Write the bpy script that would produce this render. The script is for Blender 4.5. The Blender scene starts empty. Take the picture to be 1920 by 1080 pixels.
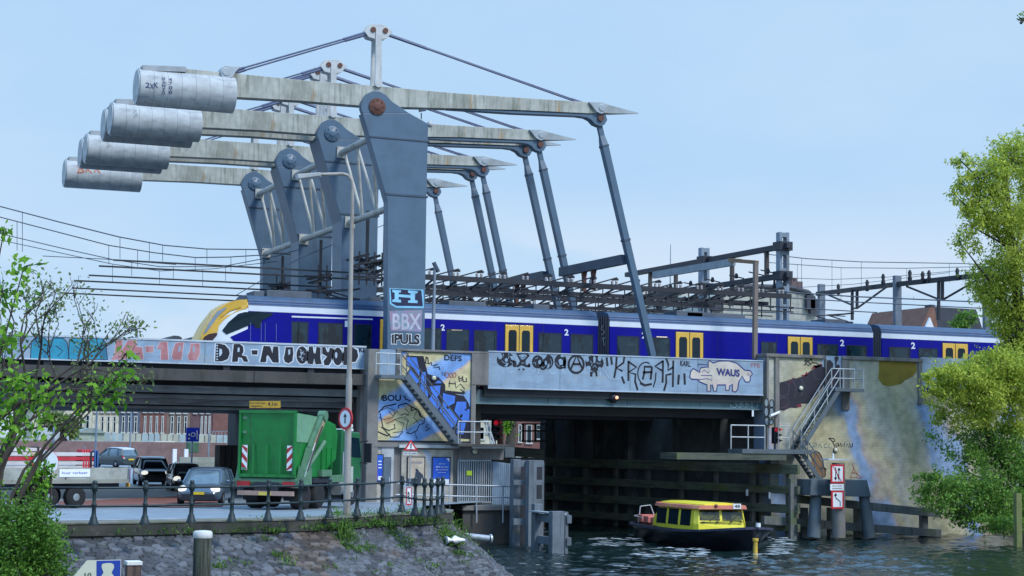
import bpy, math, random
from mathutils import Vector, Matrix
rnd = random.Random(11)
sc = bpy.context.scene
col = sc.collection
# ------------------------------------------------------------------ camera, sky, sun, exposure
FOC = 3157.0
YAW, PITCH, ROLL, CAMZ = math.radians(23.0), math.atan(280 / FOC), .014, 4.9
Fv = Vector((math.sin(YAW) * math.cos(PITCH), math.cos(YAW) * math.cos(PITCH), math.sin(PITCH)))
R0 = Vector((math.cos(YAW), -math.sin(YAW), 0))
U0 = R0.cross(Fv)
Rv = R0 * math.cos(ROLL) + U0 * math.sin(ROLL)
Uv = U0 * math.cos(ROLL) - R0 * math.sin(ROLL)
cam_d = bpy.data.cameras.new("camera")
cam = bpy.data.objects.new("camera", cam_d)
col.objects.link(cam)
sc.camera = cam
cam_d.sensor_width = 36
cam_d.lens = FOC / 1920 * 36
cam_d.clip_start, cam_d.clip_end = .5, 5000
cam.matrix_world = Matrix(((Rv.x, Uv.x, -Fv.x, 0), (Rv.y, Uv.y, -Fv.y, 0), (Rv.z, Uv.z, -Fv.z, CAMZ), (0, 0, 0, 1)))
sc.view_settings.view_transform = 'Standard'
sc.view_settings.look = 'None'
sc.view_settings.exposure = 0.0
sc.view_settings.gamma = 1
SUN_AZ, SUN_EL = math.radians(150), math.radians(48)      # compass azimuth from +Y towards +X
world = bpy.data.worlds.new("World")
sc.world = world
world.use_nodes = True
nt = world.node_tree
nt.nodes.clear()
def nd(t, typ, **kw):
    n = t.nodes.new(typ)
    for k, v in kw.items():
        setattr(n, k, v)
    return n
out = nd(nt, 'ShaderNodeOutputWorld')
bg = nd(nt, 'ShaderNodeBackground')
bg.inputs[1].default_value = .1
sky = nd(nt, 'ShaderNodeTexSky', sky_type='NISHITA', sun_disc=False)
sky.sun_elevation, sky.sun_rotation = SUN_EL, SUN_AZ
tc = nd(nt, 'ShaderNodeTexCoord')
mp = nd(nt, 'ShaderNodeMapping')
mp.inputs['Scale'].default_value = (2.0, 2.0, 5.0)
nz = nd(nt, 'ShaderNodeTexNoise')
nz.inputs['Scale'].default_value = 1.6
nz.inputs['Detail'].default_value = 7
nz.inputs['Roughness'].default_value = .55
rp = nd(nt, 'ShaderNodeValToRGB')
rp.color_ramp.elements[0].position, rp.color_ramp.elements[0].color = .36, (4.5, 6.85, 9.75, 1)
rp.color_ramp.elements[1].position, rp.color_ramp.elements[1].color = .70, (5.4, 7.5, 9.85, 1)
sep = nd(nt, 'ShaderNodeSeparateXYZ')
mr = nd(nt, 'ShaderNodeMapRange')
mr.inputs[1].default_value, mr.inputs[2].default_value = .0, .16
mr.inputs[3].default_value, mr.inputs[4].default_value = .55, .0
hz = nd(nt, 'ShaderNodeMixRGB')
hz.inputs[2].default_value = (6.2, 7.9, 9.75, 1)
mx = nd(nt, 'ShaderNodeMixRGB')
mx.inputs[0].default_value = .94
L = nt.links.new
L(tc.outputs['Generated'], mp.inputs[0]); L(mp.outputs[0], nz.inputs['Vector']); L(nz.outputs['Fac'], rp.inputs[0])
L(tc.outputs['Generated'], sep.inputs[0]); L(sep.outputs[2], mr.inputs[0]); L(mr.outputs[0], hz.inputs[0]); L(rp.outputs[0], hz.inputs[1])
cn = nd(nt, 'ShaderNodeTexNoise')                      # low heap clouds near the horizon
cn.inputs['Scale'].default_value, cn.inputs['Detail'].default_value, cn.inputs['Roughness'].default_value = 2.6, 8, .52
cm = nd(nt, 'ShaderNodeMapping'); cm.inputs['Scale'].default_value = (1.5, 1.5, 3.6); cm.inputs['Location'].default_value = (.55, .2, .1)
L(tc.outputs['Generated'], cm.inputs[0]); L(cm.outputs[0], cn.inputs['Vector'])
cr = nd(nt, 'ShaderNodeMapRange', interpolation_type='SMOOTHSTEP'); cr.inputs[1].default_value, cr.inputs[2].default_value = .44, .57
L(cn.outputs['Fac'], cr.inputs[0])
ce = nd(nt, 'ShaderNodeMapRange', interpolation_type='SMOOTHSTEP'); ce.inputs[1].default_value, ce.inputs[2].default_value, ce.inputs[3].default_value, ce.inputs[4].default_value = .09, .16, .75, 0
L(sep.outputs[2], ce.inputs[0])
cx = nd(nt, 'ShaderNodeMath', operation='MULTIPLY'); L(cr.outputs[0], cx.inputs[0]); L(ce.outputs[0], cx.inputs[1])
ch = nd(nt, 'ShaderNodeMixRGB'); ch.inputs[2].default_value = (7.2, 8.35, 9.8, 1)
L(cx.outputs[0], ch.inputs[0]); L(hz.outputs[0], ch.inputs[1])
zr = nd(nt, 'ShaderNodeMapRange')                      # sky overhead, out of view, made bluer and brighter to tint the light
zr.inputs[1].default_value, zr.inputs[2].default_value = .26, .6
zm = nd(nt, 'ShaderNodeMixRGB')
zm.inputs[2].default_value = (5.4, 10.2, 17.5, 1)
L(sep.outputs[2], zr.inputs[0]); L(zr.outputs[0], zm.inputs[0]); L(ch.outputs[0], zm.inputs[1])
L(sky.outputs[0], mx.inputs[1]); L(zm.outputs[0], mx.inputs[2]); L(mx.outputs[0], bg.inputs[0]); L(bg.outputs[0], out.inputs[0])
sun_d = bpy.data.lights.new("sun", 'SUN')
sun_d.energy, sun_d.angle, sun_d.color = 2.9, math.radians(14), (1, .97, .93)
sun = bpy.data.objects.new("sun", sun_d)
col.objects.link(sun)
sdir = Vector((math.sin(SUN_AZ) * math.cos(SUN_EL), math.cos(SUN_AZ) * math.cos(SUN_EL), math.sin(SUN_EL)))
sun.rotation_euler = sdir.to_track_quat('Z', 'Y').to_euler()
# ------------------------------------------------------------------ helpers
def ray(px, py):
    return Fv + Rv * ((px - 960) / FOC) + Uv * ((540 - py) / FOC)
def at(px, py, Y):                                   # photo pixel -> point of the vertical plane at distance Y
    d = ray(px, py)
    t = Y / d.y
    return Vector((d.x * t, Y, CAMZ + d.z * t))
def atz(px, py, Z):                                  # photo pixel -> point of the level at height Z
    d = ray(px, py)
    t = (Z - CAMZ) / d.z
    return Vector((d.x * t, d.y * t, Z))
def X(px, Y, py=640): return at(px, py, Y).x
def Zp(px, py, Y): return at(px, py, Y).z
class MB:
    def __init__(s): s.v, s.f, s.s = [], [], []
    def add(s, vs, fs, smooth=False):
        o = len(s.v)
        s.v += [tuple(v) for v in vs]
        s.f += [tuple(i + o for i in f) for f in fs]
        s.s += [smooth] * len(fs)
        return s
    def box(s, x0, x1, y0, y1, z0, z1):
        return s.add([(x, y, z) for x in (x0, x1) for y in (y0, y1) for z in (z0, z1)],
                     [(0, 1, 3, 2), (4, 6, 7, 5), (0, 4, 5, 1), (2, 3, 7, 6), (0, 2, 6, 4), (1, 5, 7, 3)])
    def bar(s, a, b, w, h=None, up=(0, 0, 1), w2=None, h2=None):
        a, b = Vector(a), Vector(b)
        h = h or w
        d = (b - a).normalized()
        u = Vector(up)
        if abs(d.dot(u)) > .98: u = Vector((0, 1, 0))
        r = d.cross(u).normalized()
        u = r.cross(d)
        vs = []
        for p, ww, hh in ((a, w, h), (b, w2 or w, h2 or h)):
            for i, j in ((-1, -1), (1, -1), (1, 1), (-1, 1)):
                vs.append(p + r * (i * ww / 2) + u * (j * hh / 2))
        return s.add(vs, [(3, 2, 1, 0), (4, 5, 6, 7), (0, 1, 5, 4), (1, 2, 6, 5), (2, 3, 7, 6), (3, 0, 4, 7)])
    def tube(s, a, b, r, r2=None, n=10, caps=True):
        a, b = Vector(a), Vector(b)
        r2 = r if r2 is None else r2
        d = (b - a).normalized()
        u = Vector((0, 0, 1)) if abs(d.z) < .9 else Vector((1, 0, 0))
        e = d.cross(u).normalized()
        g = e.cross(d)
        vs = []
        for p, q in ((a, r), (b, r2)):
            for k in range(n):
                t = 2 * math.pi * k / n
                vs.append(p + e * (q * math.cos(t)) + g * (q * math.sin(t)))
        s.add(vs, [(k, (k + 1) % n, n + (k + 1) % n, n + k)[::-1] for k in range(n)], True)
        if caps:
            s.add(vs, [tuple(range(n)), tuple(range(2 * n - 1, n - 1, -1))])
        return s
    def path(s, pts, r, n=6):
        for a, b in zip(pts[:-1], pts[1:]): s.tube(a, b, r, n=n)
        return s
    def prism(s, poly, axis, a, b):                  # polygon in the other two axes, extruded along axis
        def mk(p, c): return {'x': (c, p[0], p[1]), 'y': (p[0], c, p[1]), 'z': (p[0], p[1], c)}[axis]
        n = len(poly)
        vs = [mk(p, a) for p in poly] + [mk(p, b) for p in poly]
        return s.add(vs, [tuple(range(n)), tuple(range(2 * n - 1, n - 1, -1))] + [(k, k + n, (k + 1) % n + n, (k + 1) % n) for k in range(n)])
    def lathe(s, o, prof, n=14, axis='z'):
        o = Vector(o)
        vs = []
        for r, h in prof:
            for k in range(n):
                t = 2 * math.pi * k / n
                c, q = r * math.cos(t), r * math.sin(t)
                vs.append(o + Vector({'z': (c, q, h), 'y': (c, h, q), 'x': (h, c, q)}[axis]))
        m = len(prof)
        s.add(vs, [(i * n + k, i * n + (k + 1) % n, (i + 1) * n + (k + 1) % n, (i + 1) * n + k) for i in range(m - 1) for k in range(n)], True)
        return s.add(vs, [tuple(range(n))[::-1], tuple(range((m - 1) * n, m * n))])
    def ball(s, c, r, n=10, sx=1, sy=1, sz=1):
        c = Vector(c)
        vs, fs = [], []
        m = n // 2
        for i in range(m + 1):
            p = math.pi * i / m
            for k in range(n):
                t = 2 * math.pi * k / n
                vs.append(c + Vector((r * sx * math.sin(p) * math.cos(t), r * sy * math.sin(p) * math.sin(t), r * sz * math.cos(p))))
        for i in range(m):
            for k in range(n):
                fs.append((i * n + k, (i + 1) * n + k, (i + 1) * n + (k + 1) % n, i * n + (k + 1) % n))
        return s.add(vs, fs, True)
    def face(s, pts): return s.add(pts, [tuple(range(len(pts)))])
    def loft(s, rings, smooth=True, cap=True):
        n = len(rings[0])
        vs = [p for r in rings for p in r]
        s.add(vs, [(i * n + k, i * n + (k + 1) % n, (i + 1) * n + (k + 1) % n, (i + 1) * n + k) for i in range(len(rings) - 1) for k in range(n)], smooth)
        if cap: s.add(vs, [tuple(range(n))[::-1], tuple(range((len(rings) - 1) * n, len(rings) * n))])
        return s
    def build(s, name, mat, parent=None, bevel=0, label=None, fix=False):
        me = bpy.data.meshes.new(name)
        me.from_pydata(s.v, [], s.f)
        me.polygons.foreach_set('use_smooth', s.s)
        me.materials.append(mat)
        if fix:
            import bmesh
            bm = bmesh.new(); bm.from_mesh(me)
            bmesh.ops.remove_doubles(bm, verts=bm.verts, dist=1e-4)
            bmesh.ops.recalc_face_normals(bm, faces=bm.faces)
            bm.to_mesh(me); bm.free()
        me.update()
        o = bpy.data.objects.new(name, me)
        col.objects.link(o)
        if bevel:
            m = o.modifiers.new('bevel', 'BEVEL')
            m.width, m.segments, m.limit_method, m.angle_limit = bevel, 2, 'ANGLE', math.radians(40)
        if parent is not None: attach(o, parent)
        if label: o['label'] = label
        return o
def attach(o, parent):
    o.parent = parent
    if parent.type == 'EMPTY': o.matrix_parent_inverse = Matrix.Translation(-parent.location)
def tag(o, label, cat, group=None):
    o['label'], o['category'] = label, cat
    if group: o['group'] = group
    return o
def thing(name, label, cat, loc=(0, 0, 0), group=None):
    o = bpy.data.objects.new(name, None)
    o.empty_display_size = .2
    col.objects.link(o)
    o.location = loc
    return tag(o, label, cat, group)
def kind(o, k):
    o['kind'] = k
    return o
def copy_tree(o, parent=None):
    c = o.copy(); col.objects.link(c)
    if parent is not None:
        c.parent = parent
        c.matrix_parent_inverse = o.matrix_parent_inverse.copy()
    for ch in list(o.children): copy_tree(ch, c)
    return c
# flat paint on a vertical wall of constant Y, drawn from pixel points
def PX(pts, ox=0, oy=0, k=1): return [(ox + x * k, oy + y * k) for x, y in pts]
def fill(mb, pts, Y, lift=.006): return mb.face([at(x, y, Y - lift) for x, y in pts])
def stroke(mb, pts, w, Y, lift=.008, closed=False):
    P = [at(x, y, Y - lift) for x, y in pts]
    if closed: P = P + P[:1]
    hw = w * at(0, 0, Y).length / FOC / 2 * 1.0
    D = Vector((0, 1, 0))
    n = len(P)
    e = []
    for i in range(n):
        a, b = P[max(i - 1, 0)], P[min(i + 1, n - 1)]
        if closed and i in (0, n - 1): a, b = P[n - 2], P[1]
        t = (b - a)
        t.y = 0
        if t.length < 1e-6: t = Vector((1, 0, 0))
        t.normalize()
        e.append(t.cross(D) * hw)
    vs = [p + q for p, q in zip(P, e)] + [p - q for p, q in zip(P, e)]
    return mb.add(vs, [(i, i + 1, n + i + 1, n + i) for i in range(n - 1)])
_txt = {}
def text_uv(s, bold=0.):
    key = (s, bold)
    if key not in _txt:
        cu = bpy.data.curves.new('t', 'FONT')
        cu.body, cu.offset, cu.resolution_u = s, bold, 3
        o = bpy.data.objects.new('t', cu); col.objects.link(o)
        bpy.context.view_layer.update()
        me = bpy.data.meshes.new_from_object(o.evaluated_get(bpy.context.evaluated_depsgraph_get()))
        v = [tuple(p.co) for p in me.vertices]; f = [tuple(p.vertices) for p in me.polygons]
        bpy.data.objects.remove(o); bpy.data.meshes.remove(me)
        _txt[key] = (v, f)
    return _txt[key]
def text_on(mb, s, o, ex, ey, bold=0., box=None):    # text in the frame origin o, width vector ex, height vector ey
    v, f = text_uv(s, bold)
    x0, x1 = min(p[0] for p in v), max(p[0] for p in v)
    y0, y1 = min(p[1] for p in v), max(p[1] for p in v)
    o, ex, ey = Vector(o), Vector(ex), Vector(ey)
    return mb.add([o + ex * ((p[0] - x0) / (x1 - x0)) + ey * ((p[1] - y0) / (y1 - y0)) for p in v], f)
def text_px(mb, s, q, Y, bold=0., lift=.008):        # q: pixel corners bottom-left, bottom-right, top-left
    a, b, c = [at(x, y, Y - lift) for x, y in q]
    return text_on(mb, s, a, b - a, c - a, bold)
# ------------------------------------------------------------------ materials
def M(name, base, rough=.6, metal=0, layers=(), bump=None, brick=None, emit=0, spec=.5, mottle=.18, mscale=1.3, coat=0, alpha=None):
    m = bpy.data.materials.new(name)
    m.use_nodes = True
    t = m.node_tree
    L = t.links.new
    b = t.nodes['Principled BSDF']
    b.inputs['Roughness'].default_value = rough
    b.inputs['Metallic'].default_value = metal
    b.inputs['Specular IOR Level'].default_value = spec
    b.inputs['Coat Weight'].default_value = coat
    c = nd(t, 'ShaderNodeTexCoord')
    last = None
    def noise(scale, s=1., det=4):
        mp = nd(t, 'ShaderNodeMapping')
        mp.inputs['Scale'].default_value = scale
        L(c.outputs['Object'], mp.inputs[0])
        n = nd(t, 'ShaderNodeTexNoise')
        n.inputs['Scale'].default_value = s
        n.inputs['Detail'].default_value = det
        n.inputs['Roughness'].default_value = .6
        L(mp.outputs[0], n.inputs['Vector'])
        return n
    cur = None
    lay = list(layers)
    if mottle: lay = [(tuple(x * (1 - mottle * 1.6) for x in base), (mscale,) * 3, .35, .75, 1)] + lay
    for colr, scale, lo, hi, amt in lay:
        n = noise(scale)
        r = nd(t, 'ShaderNodeMapRange', interpolation_type='SMOOTHSTEP')
        r.inputs[1].default_value, r.inputs[2].default_value, r.inputs[4].default_value = lo, hi, amt
        L(n.outputs['Fac'], r.inputs[0])
        x = nd(t, 'ShaderNodeMixRGB')
        L(r.outputs[0], x.inputs[0])
        if cur is None: x.inputs[1].default_value = (*base, 1)
        else: L(cur, x.inputs[1])
        x.inputs[2].default_value = (*colr, 1)
        cur = x.outputs[0]
    hgt = None
    if brick:                                        # (width, height, mortar colour, amount)
        s2 = nd(t, 'ShaderNodeSeparateXYZ'); L(c.outputs['Object'], s2.inputs[0])
        ad = nd(t, 'ShaderNodeMath', operation='ADD'); L(s2.outputs[0], ad.inputs[0]); L(s2.outputs[1], ad.inputs[1])
        cb = nd(t, 'ShaderNodeCombineXYZ'); L(ad.outputs[0], cb.inputs[0]); L(s2.outputs[2], cb.inputs[1])
        br = nd(t, 'ShaderNodeTexBrick')
        br.inputs['Scale'].default_value = 1
        br.inputs['Brick Width'].default_value, br.inputs['Row Height'].default_value = brick[0], brick[1]
        br.inputs['Mortar Size'].default_value = brick[1] * .11
        br.inputs['Color1'].default_value = (1, 1, 1, 1); br.inputs['Color2'].default_value = (.86, .86, .86, 1); br.inputs['Mortar'].default_value = (*brick[2], 1)
        L(cb.outputs[0], br.inputs['Vector'])
        x = nd(t, 'ShaderNodeMixRGB', blend_type='MULTIPLY')
        x.inputs[0].default_value = brick[3]
        if cur is None: x.inputs[1].default_value = (*base, 1)
        else: L(cur, x.inputs[1])
        L(br.outputs['Color'], x.inputs[2])
        cur = x.outputs[0]
        hgt = br.outputs['Fac']
    if cur is None: b.inputs['Base Color'].default_value = (*base, 1)
    else: L(cur, b.inputs['Base Color'])
    if bump:
        n = noise((1, 1, 1), bump[0], 6)
        bp = nd(t, 'ShaderNodeBump')
        bp.inputs['Strength'].default_value = bump[1]
        bp.inputs['Distance'].default_value = bump[2] if len(bump) > 2 else .02
        L(n.outputs['Fac'], bp.inputs['Height'])
        L(bp.outputs[0], b.inputs['Normal'])
    if emit:
        b.inputs['Emission Color'].default_value = (*base, 1)
        b.inputs['Emission Strength'].default_value = emit
    return m
STEEL = M('steel_paint', (.08, .138, .205), .45, layers=[((.045, .08, .12), (1.5, 1.5, .12), .55, .8, .6), ((.10, .16, .22), (.4, .4, 2.5), .58, .75, .4)], mottle=.1)
STEELD = M('steel_paint_dark', (.05, .08, .12), .55, layers=[((.05, .075, .12), (1.5, 1.5, .15), .5, .8, .6)])
ARM = M('arm_paint', (.46, .47, .42), .6, layers=[((.20, .21, .17), (.9, .9, .5), .42, .7, .75), ((.10, .12, .085), (3.4, 3.4, .35), .48, .75, .75), ((.055, .065, .05), (9, 9, .45), .52, .8, .7), ((.36, .2, .06), (2.2, 2.2, .3), .61, .72, .85)])
DRUM = M('counterweight_concrete', (.47, .50, .505), .7, layers=[((.27, .29, .31), (.7, .7, 3.), .5, .7, .8), ((.10, .11, .115), (1.6, 2, 1.2), .57, .72, .7), ((.3, .2, .12), (2.5, 2.5, .5), .68, .76, .6)], bump=(9, .2))
WHITESTEEL = M('pale_steel', (.52, .54, .54), .5, layers=[((.3, .3, .28), (2, 2, .4), .55, .75, .7)])
RUST = M('rust', (.13, .055, .04), .8, bump=(20, .3))
CABLE = M('cable', (.09, .11, .19), .5, layers=[((.2, .13, .1), (3, 3, 3), .6, .7, .7)])
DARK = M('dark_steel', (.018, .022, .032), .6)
BLACK = M('black_paint', (.006, .007, .016), .55, mottle=0)
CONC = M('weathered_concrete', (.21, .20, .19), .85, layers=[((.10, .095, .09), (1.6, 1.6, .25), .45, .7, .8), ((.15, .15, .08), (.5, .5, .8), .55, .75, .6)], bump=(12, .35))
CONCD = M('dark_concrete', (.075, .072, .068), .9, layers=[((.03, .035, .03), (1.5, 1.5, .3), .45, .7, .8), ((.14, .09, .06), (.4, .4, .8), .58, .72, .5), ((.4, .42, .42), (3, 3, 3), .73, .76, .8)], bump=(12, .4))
PANEL = M('grey_panel', (.27, .38, .50), .55, layers=[((.20, .27, .35), (2.2, 2.2, .25), .52, .75, .6), ((.33, .36, .38), (.9, .9, 1.6), .6, .68, .5), ((.21, .28, .38), (.5, .5, 2.4), .5, .6, .7)])
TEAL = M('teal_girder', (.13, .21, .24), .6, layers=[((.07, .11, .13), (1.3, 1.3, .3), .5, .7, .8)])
WHITE = M('white_paint', (.78, .8, .82), .45, mottle=.05)
RED = M('red_paint', (.55, .02, .03), .45, mottle=.1)
YELLOW = M('yellow_paint', (.80, .60, .02), .45, mottle=.08)
GLASS = M('dark_glass', (.006, .022, .035), .1, spec=.3, mottle=.3, mscale=.6)
WOODG = M('mossy_wood_green', (.12, .135, .09), .9, layers=[((.04, .05, .04), (.8, .8, 6), .45, .7, .8), ((.10, .13, .03), (.5, .5, .9), .52, .72, .8)], bump=(14, .5))
GALV = M('galvanised', (.42, .46, .5), .45, metal=.3)
WOOD = M('weathered_timber', (.15, .155, .15), .85, layers=[((.06, .065, .06), (8, 8, .6), .45, .7, .8), ((.08, .11, .04), (.6, .6, .9), .5, .7, .8)], bump=(14, .5))
WOODH = M('mossy_planks', (.10, .115, .09), .9, layers=[((.03, .04, .035), (.8, .8, 6), .45, .7, .8), ((.12, .15, .03), (.45, .45, .9), .52, .72, .7)], bump=(14, .5))
TYRE = M('tyre', (.012, .012, .014), .85, mottle=.1)
# ------------------------------------------------------------------ the setting: water, road, banks
def grid(name, mat, x0, x1, y0, y1, nx, ny, fz, k='structure'):
    mb = MB()
    vs = [(x0 + (x1 - x0) * i / nx, y0 + (y1 - y0) * j / ny) for j in range(ny + 1) for i in range(nx + 1)]
    mb.add([(x, y, fz(x, y)) for x, y in vs], [(j * (nx + 1) + i, j * (nx + 1) + i + 1, (j + 1) * (nx + 1) + i + 1, (j + 1) * (nx + 1) + i) for j in range(ny) for i in range(nx)], True)
    return kind(mb.build(name, mat), k)
def water_mat():
    m = M('canal_water', (.008, .019, .019), .07, mottle=0, spec=.5)
    t = m.node_tree; L = t.links.new
    b = t.nodes['Principled BSDF']
    c = nd(t, 'ShaderNodeTexCoord')
    def nz(scale, s, det, dist=0):
        mp = nd(t, 'ShaderNodeMapping'); mp.inputs['Scale'].default_value = scale
        mp.inputs['Rotation'].default_value = (0, 0, math.radians(-25))
        L(c.outputs['Object'], mp.inputs[0])
        n = nd(t, 'ShaderNodeTexNoise'); n.inputs['Scale'].default_value = s; n.inputs['Detail'].default_value = det; n.inputs['Distortion'].default_value = dist
        L(mp.outputs[0], n.inputs['Vector']); return n
    a, d = nz((1, .5, 1), 1.0, 6, .8), nz((1, .6, 1), 4.2, 4, .4)
    bp = nd(t, 'ShaderNodeBump'); bp.inputs['Strength'].default_value = .6; bp.inputs['Distance'].default_value = .12
    bq = nd(t, 'ShaderNodeBump'); bq.inputs['Strength'].default_value = .5; bq.inputs['Distance'].default_value = .05
    L(a.outputs['Fac'], bp.inputs['Height']); L(d.outputs['Fac'], bq.inputs['Height']); L(bp.outputs[0], bq.inputs['Normal']); L(bq.outputs[0], b.inputs['Normal'])
    return m
import numpy as np
WATER = water_mat()
kind(MB().face([(-400, -60, -.16), (900, -60, -.16), (900, 900, -.16), (-400, 900, -.16)]).build('water', WATER), 'structure')
def waves():                                          # the choppy canal in view, as real waves
    r = np.random.RandomState(6)
    x, y = np.linspace(20, 76, 540), np.linspace(45, 101, 560)
    A, B = np.meshgrid(x, y)
    Z = np.zeros_like(A)
    for i in range(46):
        wl = .45 * (9 ** r.rand())
        th = np.radians(r.normal(-95, 38))
        k = 2 * np.pi / wl
        ph = k * (A * np.cos(th) + B * np.sin(th)) + r.rand() * 6.28 + .8 * np.sin(A * .31 + i) + .8 * np.cos(B * .27 - i)
        Z += .0052 * wl ** .75 * (1 - np.abs(np.sin(ph / 2)) * 2)
    d = np.hypot(A - 39.8, (B - 68) * .8)
    Z *= .8 + .9 * np.exp(-((d - 5) / 5) ** 2)
    ny, nx_ = A.shape
    i = np.arange(ny - 1)[:, None] * nx_ + np.arange(nx_ - 1)[None, :]
    F_ = np.stack([i, i + 1, i + nx_ + 1, i + nx_], -1).reshape(-1, 4)
    me = bpy.data.meshes.new('canal_water')
    me.vertices.add(A.size); me.vertices.foreach_set('co', np.stack([A, B, Z], -1).astype('f').ravel())
    me.loops.add(F_.size); me.loops.foreach_set('vertex_index', F_.astype('i').ravel())
    me.polygons.add(len(F_)); me.polygons.foreach_set('loop_start', np.arange(0, F_.size, 4, dtype='i'))
    me.polygons.foreach_set('use_smooth', np.ones(len(F_), dtype=bool))
    me.update(calc_edges=True); me.materials.append(WATER)
    o = bpy.data.objects.new('canal_water', me); col.objects.link(o)
    kind(o, 'structure')
waves()
ASPH = M('asphalt', (.27, .33, .38), .42, layers=[((.2, .22, .24), (.25, 2.5, 1), .5, .7, .6), ((.4, .42, .44), (4, 4, 4), .62, .7, .4)], bump=(60, .12))
PAVE = M('paving', (.30, .29, .24), .9, layers=[((.16, .18, .09), (.9, .9, .9), .5, .7, .7)], bump=(25, .3))
BRICKPAVE = M('red_paving', (.25, .105, .085), .9, layers=[((.15, .07, .06), (1, 1, 1), .45, .7, .7)], bump=(25, .4))
def rz(y):                                            # the road dips under the bridge
    if y < 54: return 2.2
    if y < 74: return 2.2 - .4 * (y - 54) / 20
    if y < 108: return 1.8
    return 1.8 + min((y - 108) / 60, 1) * .5
EDGE = [(-30, 48.0), (0, 48.2), (6.45, 48.75), (9.5, 49.1), (11.1, 49.6), (13.4, 50.0), (14.6, 50.4), (15.9, 51.2), (17.1, 52.1), (18.2, 53.0), (19.6, 53.4), (20.9, 54.4), (21.6, 56.0), (22.2, 60), (25.2, 69), (30.5, 75)]
def edge_y(x):
    for (a, b), (c, d) in zip(EDGE[:-1], EDGE[1:]):
        if a <= x <= c: return b + (d - b) * (x - a) / (c - a)
    return EDGE[0][1] if x < 0 else EDGE[-1][1]
def bank_w(x): return 1 - .45 * min(max((x - 13.5) / 6.5, 0), 1)      # the bank gets steeper towards the passage
def strip(mb, line, rows):                            # rows of points following a line
    n = len(line)
    vs = [p for r in rows for p in r]
    return mb.add(vs, [(i * n + k, i * n + k + 1, (i + 1) * n + k + 1, (i + 1) * n + k) for i in range(len(rows) - 1) for k in range(n - 1)])
LINE = []
for (a, b), (c, d) in zip(EDGE[:-1], EDGE[1:]):
    m = max(1, int(math.hypot(c - a, d - b) / .8))
    LINE += [(a + (c - a) * k / m, b + (d - b) * k / m) for k in range(m)]
LINE.append(EDGE[-1])
mb = MB()
rows = []
for t in range(0, 46):
    y1 = 48.0 + t * 3.0
    rows.append([(x, max(y, y1), rz(max(y, y1))) for x, y in [(-120, 48)] + [(q, edge_y(q)) for q in (-30, -15, 0, 6.45, 9.5, 11.1, 13.4, 14.6, 15.9, 17.1, 18.2, 19.6, 20.9, 21.6, 22.2, 25.2, 30.5)] + [(30.6, 75.4)]])
strip(mb, rows[0], rows)
kind(mb.build('road', ASPH), 'structure')
kind(grid('far_ground', PAVE, -300, 260, 183, 700, 6, 6, lambda x, y: 2.3), 'structure')
kind(grid('far_quay_ground', PAVE, 47.9, 300, 104, 420, 4, 4, lambda x, y: 1.2), 'structure')
mb = MB()                                            # paved margin and raised kerb of the quay, following the railing
rows = [[(x, y + o * 1.0, z) for x, y in LINE if x < 21.7] for o, z in ((1.35, 2.204), (1.2, 2.33), (-.12, 2.33), (-.121, 2.29), (.05, 2.28))]
strip(mb, rows[0], rows)
kind(mb.build('quay_kerb', M('quay_kerb', (.2, .19, .165), .9, layers=[((.10, .12, .05), (.8, .8, .8), .45, .65, .8), ((.07, .07, .07), (2, 2, 2), .55, .7, .6)], bump=(20, .4))), 'structure')
mb = MB()
QW = MB(); rows = [[(x, y + o, z) for x, y in LINE if x < 21.7] for o, z in ((.1, 2.285), (-.09, 2.285), (-.12, 1.96), (.3, 1.6))]
strip(QW, rows[0], rows)
kind(QW.build('quay_wall', M('quay_wall_stone', (.055, .055, .05), .9, layers=[((.03, .05, .02), (.8, .8, .8), .5, .7, .8), ((.12, .11, .1), (3, 3, 3), .6, .72, .6)], bump=(18, .5))), 'structure')
P0 = [atz(x, y, 2.05) for x, y in ((110, 941), (110, 931), (330, 922), (405, 928), (418, 945), (330, 947))]
mb.face([(p.x, p.y, rz(p.y) + .03) for p in P0])
kind(mb.build('traffic_island_paving', BRICKPAVE), 'structure')
mb = MB()                                            # white lane lines on the road beyond
for x0, y0, x1, y1 in ((195, 884, 250, 905), (120, 868, 190, 872)):
    a, b = atz(x0, y0, 2.0), atz(x1, y1, 2.0)
    d = (b - a).normalized(); e = Vector((-d.y, d.x, 0)) * .09
    for k in range(5):
        p, q = a + (b - a) * (k / 5), a + (b - a) * ((k + .55) / 5)
        mb.face([(v.x, v.y, rz(v.y) + .012) for v in (p - e, p + e, q + e, q - e)])
a, b = Vector((-6, 51.3, 0)), Vector((14.5, 53.4, 0))
e = Vector((0, .07, 0))
mb.face([(v.x, v.y, 2.212) for v in (a - e, a + e, b + e, b - e)])
kind(mb.build('road_markings', M('road_marking', (.62, .63, .62), .7, layers=[((.3, .3, .3), (2, 2, 2), .5, .7, .7)])), 'structure')
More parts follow.
